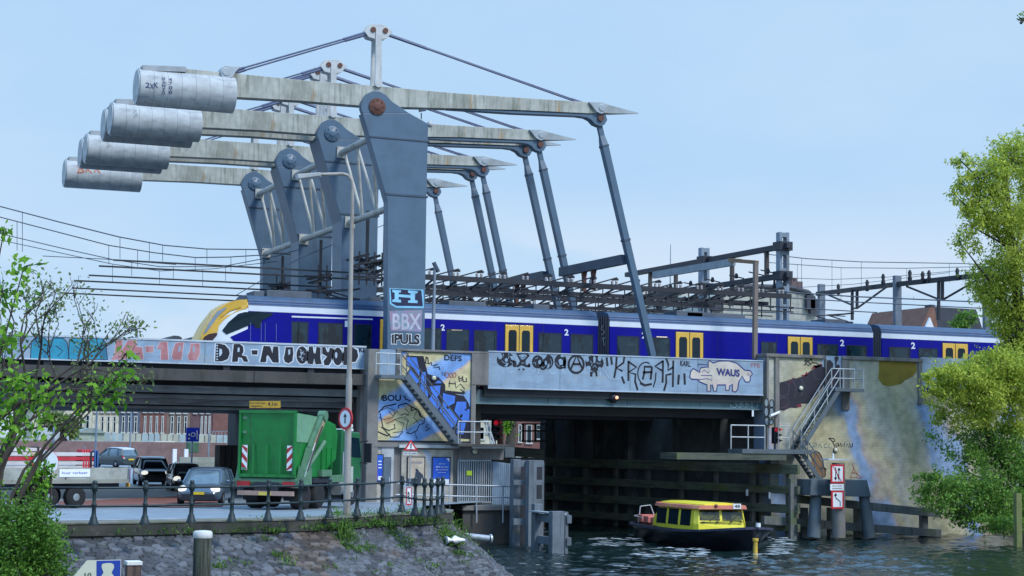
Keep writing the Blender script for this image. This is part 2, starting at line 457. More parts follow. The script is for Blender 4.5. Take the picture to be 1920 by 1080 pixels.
# stone revetment below the quay: every stone a bump of one mesh
import numpy as np
def revetment():
    rr = np.random.RandomState(3)
    prof = [(0, 1.93), (.35, 1.72), (1.3, 1.25), (2.6, .62), (3.9, .05), (5.2, -.6)]
    n = len(LINE)
    seg = np.array(LINE)
    sel = seg[(seg[:, 0] > -8) & (seg[:, 0] < 22.9)]
    d = np.r_[0, np.cumsum(np.hypot(*np.diff(sel, axis=0).T))]
    S = np.arange(0, d[-1], .046)
    cx, cy = np.interp(S, d, sel[:, 0]), np.interp(S, d, sel[:, 1])
    tx, ty = np.gradient(cx), np.gradient(cy)
    k = np.ones(41) / 41
    tx = np.convolve(np.pad(tx, 20, 'edge'), k, 'valid'); ty = np.convolve(np.pad(ty, 20, 'edge'), k, 'valid')
    l = np.hypot(tx, ty); nx, ny = ty / l, -tx / l       # towards the water
    T = np.arange(0, 5.2, .046)
    pz = np.interp(T, [p[0] for p in prof], [p[1] for p in prof])
    G = .31
    gs, gt = int(S[-1] / G) + 3, int(T[-1] / (G * .62)) + 3
    jit = rr.rand(gs, gt, 2) * .75; hh = rr.rand(gs, gt)
    A, B = np.meshgrid(S, T, indexing='ij')
    u, v = A / G + 1, B / (G * .62) + 1
    iu, iv = u.astype(int), v.astype(int)
    f1 = np.full(A.shape, 9.); f2 = f1.copy(); hb = np.zeros(A.shape)
    for du in (-1, 0, 1):
        for dv in (-1, 0, 1):
            a, b = np.clip(iu + du, 0, gs - 1), np.clip(iv + dv, 0, gt - 1)
            off = (b % 2) * .5
            D = np.hypot((a + jit[a, b, 0] + off - .25 - u), (b + jit[a, b, 1] - v))
            near = D < f1
            f2 = np.where(near, f1, np.minimum(f2, D)); hb = np.where(near, hh[a, b], hb); f1 = np.where(near, D, f1)
    ed = np.clip((f2 - f1) / .22, 0, 1)
    Bw = B * np.vectorize(bank_w)(cx)[:, None]
    H = (.07 + .05 * hb) * np.clip(ed * 1.6, 0, 1) ** .5 - .08 + .012 * rr.rand(*hb.shape)
    x = cx[:, None] + nx[:, None] * (Bw + H * .4); y = cy[:, None] + ny[:, None] * (Bw + H * .4)
    z = pz[None, :] + H * .85
    V = np.stack([x, y, z], -1).reshape(-1, 3)
    ns, nt_ = A.shape
    i = np.arange(ns - 1)[:, None] * nt_ + np.arange(nt_ - 1)[None, :]
    Fq = np.stack([i, i + 1, i + nt_ + 1, i + nt_], -1).reshape(-1, 4)
    me = bpy.data.meshes.new('stone_revetment')
    me.from_pydata(V.tolist(), [], Fq.tolist())
    at_ = me.color_attributes.new('tone', 'FLOAT_COLOR', 'POINT')
    c = np.stack([hb, ed, rr.rand(*hb.shape), np.ones(hb.shape)], -1).reshape(-1, 4)
    at_.data.foreach_set('color', c.ravel().astype('f'))
    m = M('revetment_stone', (.098, .104, .118), .85, layers=[((.115, .08, .055), (.35, .35, .35), .54, .62, .7), ((.10, .11, .10), (.8, .8, .8), .55, .7, .5)], bump=(40, .5), mottle=.12)
    t = m.node_tree
    va = nd(t, 'ShaderNodeVertexColor'); va.layer_name = 'tone'
    s = nd(t, 'ShaderNodeSeparateXYZ'); t.links.new(va.outputs[0], s.inputs[0])
    mr = nd(t, 'ShaderNodeMapRange'); mr.inputs[3].default_value, mr.inputs[4].default_value = .45, 1.45
    t.links.new(s.outputs[0], mr.inputs[0])
    b = t.nodes['Principled BSDF']
    b.inputs['Specular IOR Level'].default_value = .3
    src = b.inputs['Base Color'].links[0].from_socket
    x2 = nd(t, 'ShaderNodeMixRGB', blend_type='MULTIPLY'); x2.inputs[0].default_value = 1
    t.links.new(src, x2.inputs[1]); t.links.new(mr.outputs[0], x2.inputs[2]); jm = nd(t, 'ShaderNodeMapRange', interpolation_type='SMOOTHSTEP'); jm.inputs[1].default_value, jm.inputs[2].default_value = .12, .5
    t.links.new(s.outputs[1], jm.inputs[0])
    x3 = nd(t, 'ShaderNodeMixRGB'); x3.inputs[1].default_value = (.022, .024, .018, 1)      # earth in the joints
    t.links.new(jm.outputs[0], x3.inputs[0]); t.links.new(x2.outputs[0], x3.inputs[2]); t.links.new(x3.outputs[0], b.inputs['Base Color'])
    me.materials.append(m)
    o = bpy.data.objects.new('embankment', me); col.objects.link(o)
    return kind(o, 'structure')
revetment()
# ------------------------------------------------------------------ viaduct over the road
YP = 76.0
def parapet_text(*a): pass
span = thing('viaduct_span', 'grey concrete viaduct span over the road, its parapet sprayed with pink and black lettering', 'bridge', (10, 78, 7))
XL, XR = -14, X(687, YP)
par = MB().box(XL, XR, 76, 76.12, 8.02, 9.09).build('parapet', PANEL, span, bevel=.01)
MB().box(XL, XR, 75.97, 76.0, 9.03, 9.11).box(XL, XR, 75.96, 76.0, 8.0, 8.05).build('parapet_rim', M('rim', (.5, .56, .62), .5), span)
mb = MB()
for x in range(-14, 25, 4): mb.box(x, x + .3, 76.05, 76.35, 7.72, 8.0)
mb.box(XL, XR, 76.4, 84.6, 7.55, 7.85).box(XL, 24.9, 76.5, 76.6, 7.8, 8.7)
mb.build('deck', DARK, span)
mb = MB()
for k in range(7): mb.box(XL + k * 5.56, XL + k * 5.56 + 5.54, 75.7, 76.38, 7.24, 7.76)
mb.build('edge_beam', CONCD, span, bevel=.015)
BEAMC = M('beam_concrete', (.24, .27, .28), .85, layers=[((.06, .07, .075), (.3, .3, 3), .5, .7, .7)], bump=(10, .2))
mb = MB()
for k, (y, z0, z1, d) in enumerate(((76.9, 6.72, 7.05, .5), (77.9, 6.46, 6.66, .5), (78.8, 6.2, 6.46, .6), (79.9, 6.02, 6.14, .8))): mb.box(XL, 24.85, y, y + d, z0, z1)
mb.build('girder', BEAMC, span)
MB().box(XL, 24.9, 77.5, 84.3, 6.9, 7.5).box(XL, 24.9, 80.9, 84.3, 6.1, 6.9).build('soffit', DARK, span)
s_ = MB(); p = [atz(465, 766, 6.0)]
sg = MB()
q = [at(465, 765, 75.9), at(523, 765, 75.9), at(523, 752, 75.9), at(465, 752, 75.9)]
SGN = M('warning_yellow', (.40, .26, .02), .6, layers=[((.3, .2, .03), (3, 3, 3), .5, .7, .6)])
hs = MB().prism([(v.x, v.z) for v in q], 'y', 75.62, 75.68).build('height_sign', SGN)
tag(hs, 'dirty yellow height limit sign reading 4,1m above the green container', 'sign')
mb = MB()
text_px(mb, '4,1m', ((502, 762), (520, 762.5), (502, 753.5)), 75.62, .02, .004)
text_px(mb, 'doorrijhoogte', ((468, 757.5), (498, 758), (468, 753.5)), 75.62, .01, .004)
text_px(mb, 'opgelet', ((470, 763.5), (492, 764), (470, 759)), 75.62, .01, .004)
mb.build('lettering', BLACK, hs)
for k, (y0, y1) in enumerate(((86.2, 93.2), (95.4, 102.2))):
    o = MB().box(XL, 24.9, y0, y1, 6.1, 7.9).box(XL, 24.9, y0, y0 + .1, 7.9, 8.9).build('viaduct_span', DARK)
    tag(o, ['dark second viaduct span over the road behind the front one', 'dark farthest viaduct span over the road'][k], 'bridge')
# dark abutment wall beside the road under the bridge, and its round columns
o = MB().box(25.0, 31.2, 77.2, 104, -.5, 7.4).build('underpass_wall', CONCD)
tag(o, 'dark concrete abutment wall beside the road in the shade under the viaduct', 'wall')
def column(x, y, r, z0, z1, label, m):
    c = thing('bridge_column', label, 'column', (x, y, z0), None)
    MB().lathe((x, y, z0), [(r, 0), (r, (z1 - z0) * .62), (r * 1.02, (z1 - z0) * .625), (r * .8, (z1 - z0) * .64), (r * .8, z1 - z0)], 20).build('shaft', m, c)
    return c
COLM = M('column_concrete', (.26, .25, .24), .8, layers=[((.1, .2, .36), (.5, .5, .8), .56, .66, .8), ((.35, .12, .1), (.9, .9, .9), .62, .68, .6), ((.13, .12, .12), (1, 1, .3), .5, .7, .6)])
column(X(686, 76.3, 800), 76.35, .34, 1.7, 7.2, 'round concrete bridge column with paint stains, right of the truck cab', COLM)
column(X(446, 104, 800), 104, .33, 1.7, 6.1, 'slim pale round column left of the green container', M('pale_column', (.36, .39, .4), .7))
# ------------------------------------------------------------------ painted walls of the two abutments
def mural_mat(name, bands, brick=(.24, .085, (.6, .58, .54), .6), ang=(1, 0, .55), sc_=.22, vary=1.2):
    m = M(name, bands[0][1], .8, mottle=0, brick=brick)
    t = m.node_tree; L = t.links.new
    c = nd(t, 'ShaderNodeTexCoord')
    d = nd(t, 'ShaderNodeVectorMath', operation='DOT_PRODUCT'); d.inputs[1].default_value = ang
    L(c.outputs['Object'], d.inputs[0])
    n = nd(t, 'ShaderNodeTexNoise'); n.inputs['Scale'].default_value = .38; n.inputs['Detail'].default_value = 3
    L(c.outputs['Object'], n.inputs['Vector'])
    a = nd(t, 'ShaderNodeMath', operation='MULTIPLY_ADD'); a.inputs[1].default_value = sc_
    L(d.outputs['Value'], a.inputs[0])
    b2 = nd(t, 'ShaderNodeMath', operation='MULTIPLY'); b2.inputs[1].default_value = vary
    L(n.outputs['Fac'], b2.inputs[0]); L(b2.outputs[0], a.inputs[2])
    fr = nd(t, 'ShaderNodeMath', operation='FRACT'); L(a.outputs[0], fr.inputs[0])
    r = nd(t, 'ShaderNodeValToRGB')
    e = r.color_ramp.elements
    e[0].position, e[0].color = bands[0][0], (*bands[0][1], 1)
    e[1].position, e[1].color = bands[-1][0], (*bands[-1][1], 1)
    for p, cc in bands[1:-1]:
        q = e.new(p); q.color = (*cc, 1)
    L(fr.outputs[0], r.inputs[0])
    n2 = nd(t, 'ShaderNodeTexNoise'); n2.inputs['Scale'].default_value = 2.2; n2.inputs['Detail'].default_value = 5
    L(c.outputs['Object'], n2.inputs['Vector'])
    mr = nd(t, 'ShaderNodeMapRange'); mr.inputs[1].default_value, mr.inputs[2].default_value, mr.inputs[3].default_value, mr.inputs[4].default_value = .35, .7, .72, 1.1
    L(n2.outputs['Fac'], mr.inputs[0])
    x = nd(t, 'ShaderNodeMixRGB', blend_type='MULTIPLY'); x.inputs[0].default_value = 1
    L(r.outputs[0], x.inputs[1]); L(mr.outputs[0], x.inputs[2])
    mul = [q for q in t.nodes if q.type == 'MIX_RGB' and q.blend_type == 'MULTIPLY' and q != x][0]
    L(x.outputs[0], mul.inputs[1])
    return m
BEI, BLU, PIN = (.66, .60, .34), (.20, .40, .82), (.66, .5, .38)
MURL = mural_mat('mural_left_paint', [(0, BEI), (.18, (.72, .62, .36)), (.25, PIN), (.31, BLU), (.68, (.28, .48, .85)), (.78, BEI), (1, BEI)], ang=(-.6, 0, 1), sc_=.42, vary=.55)
MURR = mural_mat('mural_right_paint', [(0, (.48, .47, .37)), (.28, (.55, .50, .31)), (.43, (.48, .47, .38)), (.51, (.27, .40, .63)), (.62, (.29, .42, .65)), (.69, (.52, .44, .39)), (.78, (.53, .49, .33)), (.9, (.47, .48, .43)), (1, (.48, .47, .37))], ang=(1, 0, .38), sc_=.17, vary=.75)
pier = thing('left_pier', 'concrete pier under the first tower with a blue graffiti mural on painted brick', 'pier', (28, 76, 1.8))
pier.name = 'mural_pier'
YM = 75.5
x0, x1, x2, x3 = X(690, YM), X(711, YM), X(884, YM), X(916, YM)
zt = 8.95
mb = MB()
mb.box(x0, x1, YM - .12, 77.1, 1.6, zt)                                            # left pilaster
mb.box(X(743, YM), x3, YM - .1, 77.1, Zp(800, 660, YM), zt + .06)                   # cap
mb.box(X(743, YM), X(753, YM), YM - .1, YM + .4, Zp(748, 708, YM), Zp(800, 660, YM) - .002)
mb.box(x2 - .0, x3, YM - .1, 77.1, Zp(900, 722, YM), Zp(800, 660, YM) - .002)
mb.box(x2 - .0, X(893, YM), YM - .08, 77.1, 4.4, Zp(900, 722, YM) - .002)
mb.box(x1, x2, YM + .05, 77.1, 1.6, Zp(800, 660, YM) - .004)                        # core
mb.box(x1 - .2, X(893, YM), YM - .14, YM + .05, 4.36, 4.58)
mb.build('wall', CONC, pier, bevel=.02)
mur = MB().box(x1 + .01, x2 - .01, YM, YM + .04, 4.68, Zp(800, 661, YM)).build('mural', MURL, pier)
MB().box(x1, x2, YM - .02, YM + .045, 4.58, 4.68).build('ledge_black_strip', DARK, pier)  # black strip between the ledge and the mural
MB().box(x1 + .03, X(742, YM), YM - .03, YM - .002, Zp(720, 705, YM), Zp(720, 655, YM)).build('access_hatch', PANEL, pier)
MB().box(X(750, YM), X(862, YM), YM - .22, YM + .04, Zp(800, 840, YM), Zp(800, 834, YM)).build('canopy_edge', M('pale_ledge', (.5, .52, .53), .7), pier)
LOWW = mural_mat('lower_wall_paint', [(0, (.45, .42, .36)), (.4, (.5, .47, .38)), (.55, (.35, .42, .55)), (.75, (.5, .45, .36)), (1, (.45, .42, .36))], sc_=.5)
MB().box(X(757, YM), X(853, YM), YM - .03, YM + .04, 1.6, Zp(800, 843, YM)).build('painted_brick_panel', LOWW, pier)
MB().box(X(698, YM), X(719, YM), YM - .03, YM + .04, 1.6, Zp(705, 835, YM)).build('painted_side_panel', LOWW, pier)
dr = MB().box(X(719, YM), X(737, YM), YM - .04, YM + .04, 1.6, Zp(725, 857, YM)).build('door', M('grey_door', (.10, .14, .18), .5), pier)
MB().box(X(733, YM), X(735, YM), YM - .08, YM - .04, 2.75, 2.95).build('handle', GALV, dr)
MB().box(X(719, YM), X(742, YM), YM - .06, YM + .04, Zp(730, 857, YM), Zp(730, 834, YM)).box(X(737.3, YM), X(742, YM), YM - .06, YM + .04, 1.6, Zp(730, 857, YM)).build('door_frame', M('pale_frame', (.42, .44, .46), .6), pier)
# right abutment
ab = thing('mural_abutment', 'tall right bank abutment wall painted with beige and blue bands and a gold patch', 'wall', (52, 76, 0))
YA = 76.0
def box_px(mb, xa, ya, xb, yb, Y0, Y1):
    a, b = at(xa, ya, YA), at(xb, yb, YA)
    return mb.box(min(a.x, b.x), max(a.x, b.x), Y0, Y1, min(a.z, b.z), max(a.z, b.z))
ztop = 9.47
mb = MB()
xa = [X(v, YA) for v in (1436, 1452, 1460, 1545, 1577, 1591, 1720, 1727)]
mb.box(xa[0], xa[7], YA + .06, YA + 1.2, 4.3, ztop - .15)
mb.box(47.1, 63, YA + .06, YA + 1.2, -.6, 4.3)
mb.box(xa[7], 64, YA + .04, YA + 1.2, 4.3, 7.6)
mb.build('wall', M('abutment_paint', (.34, .33, .22), .8, brick=(.24, .085, (.4, .38, .34), .7), layers=[((.17, .26, .44), (.28, .28, .16), .5, .6, .8)]), ab)
mb = MB()
mb.box(xa[0] - .04, xa[3], YA - .14, YA + 1.2, ztop - .17, ztop)
mb.box(xa[4], xa[7] + .03, YA - .14, YA + 1.2, ztop - .17, ztop + .02)
for a, b, zz in ((xa[0], xa[0] + .13, 4.4), (xa[1], xa[2], 4.0), (xa[3] + .02, xa[3] + .12, 7.6), (xa[4], xa[5], 6.6), (xa[6], xa[7], 7.0)):
    mb.box(a, b, YA - .1, YA + .1, zz, ztop - .17)
mb.build('coping', CONC, ab, bevel=.02)
rm = MB()
rm.box(xa[2], xa[4], YA, YA + .05, 2.6, ztop - .17).box(xa[5], xa[6], YA, YA + .052, .0, ztop - .172).box(xa[6], 63, YA + .002, YA + .05, -.2, 7.0)
rm.box(xa[4], xa[5], YA - .002, YA + .05, 0, 6.6).box(47.1, xa[4], YA + .001, YA + .049, -.2, 2.6).box(xa[0] + .13, xa[1], YA, YA + .05, 4.0, ztop - .17).build('mural', MURR, ab)
MB().box(xa[3] + .12, xa[4], YA - .02, YA + .04, Zp(1560, 725, YA), ztop + .0).build('access_hatch', PANEL, ab)
mb = MB()
f = lambda pts, m_: fill(m_, pts, YA, .012)
gold = MB()
fill(gold, PX([(1310, 215), (1720, 215), (1735, 330), (1690, 395), (1600, 440), (1560, 480), (1420, 505), (1350, 490), (1300, 420), (1310, 300)], 1430, 640, 1 / 6), YA, .01)
gold.build('gold_patch', M('gold_paint', (.30, .215, .025), .8, brick=(.24, .085, (.5, .45, .3), .6)), ab)
drag = MB()
fill(drag, PX([(185, 480), (240, 450), (330, 430), (400, 410), (470, 385), (540, 330), (600, 300), (650, 270), (705, 300), (712, 380), (700, 480), (640, 560), (560, 660), (520, 700), (440, 700), (380, 750), (310, 745), (240, 780), (185, 770)], 1430, 640, 1 / 6), YA, .011)
fill(drag, PX([(722, 215), (760, 210), (795, 250), (790, 290), (810, 310), (820, 270), (860, 262), (885, 330), (890, 440), (880, 510), (730, 520), (718, 400)], 1430, 640, 1 / 6), YA, .03)
fill(drag, PX([(805, 180), (835, 165), (858, 180), (850, 210), (830, 240), (835, 270), (815, 265), (815, 220)], 1430, 640, 1 / 6), YA, .031)
drag.build('graffiti', M('dark_maroon_paint', (.022, .020, .035), .7, layers=[((.11, .02, .04), (1.2, 1.2, 1.2), .6, .7, .4)], brick=(.24, .085, (.9, .9, .9), .4)), ab, label='dark maroon spiked graffiti shape')
mb = MB()
for pts in ([(690, 590), (1, 1)],): pass
for p in ([(175, 470), (250, 455), (300, 500), (290, 590), (230, 620), (185, 600)], [(190, 640), (270, 630), (300, 680), (270, 740), (200, 750)], [(330, 420), (380, 520), (360, 640)], [(420, 400), (470, 500), (430, 620)], [(560, 330), (600, 430), (640, 420)]):
    stroke(mb, PX(p, 1430, 640, 1 / 6), 2.0, YA, .014)
mb.build('graffiti_outline', M('maroon_line', (.055, .05, .075), .7, mottle=.1), ab)
mb = MB()
for p in ([(270, 440), (300, 428), (340, 430), (330, 410), (370, 415)], [(430, 380), (470, 400), (490, 340), (520, 370)], [(545, 320), (575, 270), (590, 310), (650, 250), (680, 265)], [(380, 720), (430, 700), (440, 735), (390, 745)]):
    fill(mb, PX(p, 1430, 640, 1 / 6), YA, .013)
mb.build('graffiti_spikes', M('crimson_paint', (.20, .02, .04), .7), ab)
mb = MB()                                           # loose black tags
for p in ([(470, 230), (500, 190), (540, 190), (560, 240), (520, 270), (480, 250), (530, 210), (555, 200)], [(490, 200), (485, 260), (460, 265)], [(560, 240), (600, 240), (640, 265)], [(500, 215), (545, 260)]):
    stroke(mb, PX(p, 1430, 640, 1 / 6), 1.9, YA, .016)
PW = PX([(0, 0)], 0, 0)
for p in ([(560, 5), (600, 40), (625, 95)], [(560, 8), (610, 10), (625, 35), (605, 45)], [(650, 60), (630, 75), (640, 95), (660, 80), (655, 55), (670, 90)], [(680, 55), (690, 95), (705, 70), (715, 95), (725, 50)], [(735, 100), (745, 60), (765, 105), (775, 50), (785, 100), (800, 95), (800, 55)]):
    stroke(mb, PX(p, 1450, 820, 1 / 5.4), 1.7, YA, .016)
for p in ([(380, 175), (430, 140), (470, 160), (500, 220), (510, 300), (540, 330)], [(390, 300), (420, 410)], [(470, 310), (520, 315), (530, 380), (510, 405)]):
    stroke(mb, PX(p, 1450, 820, 1 / 5.4), 2.2, YA, .016)
mb.build('graffiti_tag', BLACK, ab)
mb = MB()
fill(mb, PX([(390, 180), (430, 155), (475, 170), (505, 240), (510, 300), (535, 340), (525, 400), (420, 410), (385, 300)], 1450, 820, 1 / 5.4), YA, .011)
mb.build('graffiti_patch', M('brown_orange_paint', (.3, .17, .08), .8, brick=(.24, .085, (.6, .5, .4), .6)), ab)
mb = MB()
for p in ([(800, 260), (820, 330), (860, 380), (900, 410)], [(820, 300), (790, 380), (780, 410)], [(780, 410), (830, 405), (890, 415)], [(800, 350), (850, 370), (840, 410)]):
    stroke(mb, PX(p, 1450, 820, 1 / 5.4), 1.2, YA, .015)
mb.build('graffiti_scribble', M('faded_red', (.4, .12, .08), .8), ab)
mb = MB()
for p in ([(385, 55), (360, 70), (390, 90), (365, 105)], [(400, 110), (410, 60), (440, 60), (440, 85), (410, 90)], [(455, 105), (470, 60), (490, 105)], [(540, 60), (515, 75), (520, 105), (550, 100)], [(570, 60), (560, 105), (590, 105)]):
    stroke(mb, PX(p, 1450, 820, 1 / 5.4), 1.3, YA, .015)
mb.build('graffiti_faint_tag', M('faded_teal', (.13, .24, .24), .8), ab)
# viaduct continuing on the right bank
rs = thing('viaduct_span', 'grey viaduct parapet continuing right of the mural abutment behind the willow', 'bridge', (60, 77, 7))
MB().box(xa[7] + .05, 90, YA + .02, YA + .14, Zp(1740, 727, YA), Zp(1740, 670, YA)).build('parapet', PANEL, rs)
MB().box(xa[7] + .05, 90, YA + .2, 104, 7.2, 7.8).box(64, 90, YA + .3, YA + 1, -.5, 7.2).build('deck', CONCD, rs)
# ------------------------------------------------------------------ bascule leaf over the canal
leaf = thing('bascule_leaf', 'pale grey lifting span with black graffiti and a sprayed pig on its side', 'bridge', (38.8, 77, 7))
xl, xr = X(916, YP), X(1431, YP)
pan = MB().box(xl, xr, 76, 76.14, 7.27, 9.09).build('side_panel', PANEL, leaf, bevel=.012)
MB().box(xl, xr, 75.965, 75.998, 7.25, 7.31).box(xl, xr, 75.97, 75.998, 9.04, 9.1).build('panel_rim', M('rim_light', (.42, .5, .6), .5), leaf)
mb = MB()
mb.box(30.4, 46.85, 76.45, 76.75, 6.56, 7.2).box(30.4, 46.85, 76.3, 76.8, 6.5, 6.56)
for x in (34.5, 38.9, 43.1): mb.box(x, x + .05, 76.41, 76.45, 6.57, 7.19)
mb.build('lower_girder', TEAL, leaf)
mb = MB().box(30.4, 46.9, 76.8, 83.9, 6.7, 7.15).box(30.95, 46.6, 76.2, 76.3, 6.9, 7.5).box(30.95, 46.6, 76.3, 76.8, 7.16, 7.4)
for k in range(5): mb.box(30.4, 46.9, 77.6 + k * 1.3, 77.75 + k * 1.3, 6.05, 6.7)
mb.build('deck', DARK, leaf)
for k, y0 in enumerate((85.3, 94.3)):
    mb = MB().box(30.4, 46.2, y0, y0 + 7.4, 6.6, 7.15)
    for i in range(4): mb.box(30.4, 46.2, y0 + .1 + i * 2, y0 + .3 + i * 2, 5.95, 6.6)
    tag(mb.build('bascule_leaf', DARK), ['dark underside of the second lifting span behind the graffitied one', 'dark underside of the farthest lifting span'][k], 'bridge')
nl = thing('navigation_light', 'black navigation lamp with a glowing orange lens under the middle of the lifting span', 'lamp', at(1152, 746, 76.3))
c = at(1150, 746, 76.25)
MB().lathe((c.x, 76.42, c.z), [(.1, 0), (.24, -.02), (.26, -.2), (.2, -.32), (.05, -.36)], 14, 'y').box(c.x - .3, c.x + .3, 76.3, 76.44, c.z - .12, c.z + .12).build('housing', BLACK, nl)
c = at(1157, 745.5, 76.0)
MB().ball((c.x, 76.02, c.z), .085, 10).build('lens', M('orange_lens', (1, .5, .3), .3, emit=1.2, mottle=0), nl)
# graffiti on the lifting span
def g(name, mat, parent, label=None):
    mb = MB()
    def done(): return mb.build(name, mat, parent, label=label)
    return mb, done
k4 = 260 / 1920
T4 = lambda p: PX(p, 910, 640, k4)
mb = MB()
def blob(cx, cy, rx, ry, n=18, a0=0, a1=360): return [(cx + rx * math.cos(math.radians(a0 + (a1 - a0) * i / n)), cy + ry * math.sin(math.radians(a0 + (a1 - a0) * i / n))) for i in range(n + 1)]
def sol(pts, lift=.008): fill(mb, T4(pts), YP, lift)
chl = MB()
def hole(pts): fill(chl, T4(pts), YP, .013)
def hln(pts, w=1.1): stroke(chl, T4(pts), w, YP, .013)
sol(blob(282, 255, 124, 102))
hole(blob(205, 212, 30, 38, 10)); hole(blob(290, 258, 22, 26, 10)); hole([(340, 205), (385, 200), (408, 235), (395, 265), (360, 250)]); hole([(265, 345), (300, 300), (320, 300), (300, 350)])
for q in ([(230, 270), (260, 300), (300, 300)], [(320, 165), (330, 210), (315, 240)], [(250, 170), (245, 215)], [(345, 280), (380, 300), (370, 330)]): hln(q)
sol([(430, 170), (520, 160), (590, 165), (615, 200), (560, 260), (560, 320), (600, 330), (625, 350), (580, 360), (500, 330), (450, 360), (420, 350), (460, 310), (480, 270)])
hole([(460, 190), (520, 178), (570, 185), (575, 205), (530, 250), (500, 250)]); hln([(480, 210), (520, 235), (555, 205)]); hln([(500, 290), (520, 310), (540, 290)])
sol(blob(405, 312, 30, 46, 12)); sol([(450, 390), (475, 370), (480, 395), (460, 405)]); sol([(515, 370), (545, 380), (540, 405), (520, 395)]); sol(blob(608, 332, 18, 30, 10))
sol(blob(722, 283, 76, 92)); sol(blob(870, 283, 74, 100)); sol(blob(800, 340, 50, 58))
hole(blob(752, 288, 20, 32, 10)); hole(blob(838, 300, 16, 34, 10)); hole([(775, 200), (830, 195), (860, 180), (830, 230), (800, 250)]); hole([(860, 330), (885, 300), (890, 345), (872, 380), (850, 370)])
for q in ([(660, 300), (690, 290), (700, 330)], [(690, 240), (730, 225)], [(770, 350), (800, 370), (830, 340)], [(900, 240), (920, 290), (905, 340)]): hln(q)
sol(blob(1040, 283, 82, 104)); sol([(1070, 300), (1118, 200), (1118, 375), (1085, 378)])
hole(blob(1065, 203, 24, 16, 10)); hole([(1010, 260), (1040, 240), (1070, 260), (1075, 320), (1030, 330)]); hln([(975, 290), (1000, 330), (1030, 350)]); hln([(1060, 345), (1090, 350)])
sol(blob(1512, 300, 128, 112)); hole(blob(1582, 235, 26, 42, 10)); hole(blob(1430, 372, 30, 34, 10)); hole(blob(1585, 385, 26, 32, 10)); hole([(1385, 250), (1420, 215), (1440, 260), (1410, 290)])
hole([(1505, 200), (1530, 230), (1520, 300), (1500, 300), (1495, 230)]); hln([(1450, 270), (1480, 300), (1470, 340)]); hln([(1540, 290), (1570, 310), (1600, 300)]); hln([(1490, 360), (1515, 330), (1540, 365)])
sol([(1450, 420), (1550, 410), (1555, 485), (1530, 485), (1520, 430), (1490, 430), (1480, 485), (1450, 490)])
chl.build('graffiti_highlight', M('pale_cut_in', (.25, .37, .5), .55), pan)
stroke(mb, T4(blob(1258, 318, 105, 120)), 4.6, YP, .009)
for p in ([(1180, 395), (1265, 195), (1350, 395)], [(1215, 315), (1320, 315)]): stroke(mb, T4(p), 4.4, YP, .011)
k5 = 320 / 1920
T5 = lambda p: PX(p, 1130, 640, k5)
for p in ([(45, 180), (55, 280)], [(95, 175), (105, 260)]): stroke(mb, T5(p), 4.5, YP)
for p in ([(158, 175), (150, 300), (130, 410)], [(245, 170), (235, 240), (155, 300), (225, 335)], [(215, 395), (245, 475)],
          [(290, 220), (290, 445)], [(285, 225), (380, 290), (295, 345), (370, 370), (365, 450), (395, 550)],
          [(420, 470), (470, 495), (555, 480)],
          [(450, 430), (470, 350), (470, 285), (555, 285)], [(450, 350), (560, 345)], [(555, 290), (540, 430)],
          [(680, 215), (675, 465)], [(680, 220), (590, 280), (670, 330)], [(715, 190), (740, 260), (735, 325), (795, 290)], [(795, 215), (790, 515)], [(775, 365), (715, 380), (715, 470), (690, 555)]):
    stroke(mb, T5(p), 4.3, YP)
stroke(mb, T5([(600, 350), (595, 430), (570, 515)]), 2.8, YP); stroke(mb, T5(blob(485, 360, 90, 125, 14, 100, 300)), 2.6, YP, .007)
for p in ([(858, 375), (850, 485)], [(920, 360), (925, 488)]): stroke(mb, T5(p), 4.8, YP)
text_px(mb, 'KARL', ((1275.5, 686), (1295, 688), (1275.5, 675.5)), YP, .03)
mb.build('graffiti', BLACK, pan, label='black round characters, circled A and KRASH lettering')
mb = MB()
for p in ([(340, 440), (370, 410), (400, 430)], [(640, 410), (670, 425), (700, 380)], [(730, 400), (740, 450)], [(890, 400), (920, 450), (970, 430)], [(1060, 380), (1080, 430), (1110, 450)], [(1590, 420), (1600, 480)], [(1660, 410), (1690, 470), (1710, 500)], [(1440, 480), (1470, 510), (1450, 520)]):
    stroke(mb, T4(p), 1.3, YP, .007)
mb.build('graffiti_drip', M('pale_paint', (.45, .62, .78), .6), pan)
mb = MB()
pig = [(990, 340), (1020, 305), (1060, 330), (1090, 350), (1100, 300), (1150, 290), (1190, 290), (1185, 240), (1205, 215), (1240, 245), (1310, 222), (1420, 220), (1510, 245), (1570, 300), (1600, 325), (1660, 330), (1685, 370), (1660, 395), (1660, 440), (1640, 460), (1605, 455), (1570, 390), (1530, 460), (1520, 540), (1495, 570), (1460, 560), (1460, 480), (1430, 500), (1420, 550), (1385, 550), (1385, 490), (1290, 490), (1280, 560), (1250, 560), (1235, 490), (1215, 490), (1215, 560), (1175, 560), (1175, 490), (1090, 455), (1075, 430), (1000, 425), (980, 400)]
fill(mb, T5(pig), YP, .007)
mb.build('graffiti_pig', M('cream_spray', (.62, .57, .50), .7, layers=[((.6, .45, .45), (1, 1, 1), .5, .6, .6)]), pan)
mb = MB()
stroke(mb, T5(pig), 2.6, YP, .01, True)
for p in ([(1080, 280), (1070, 255), (1180, 265)], [(1080, 430), (1180, 420), (1225, 440), (1230, 385), (1105, 385)], [(1640, 350), (1630, 380), (1660, 375)], [(1120, 350), (1140, 320), (1190, 360), (1200, 330)]): stroke(mb, T5(p), 1.6, YP, .01)
text_px(mb, 'WAUS', ((1343, 704), (1387, 707), (1343, 690)), YP, .05, .011)
mb.build('graffiti_outline', M('violet_blue_paint', (.03, .04, .20), .6), pan)
mb = MB()
text_px(mb, 'PPB', ((1408, 689), (1425, 690.5), (1408, 680)), YP, 0, .009)
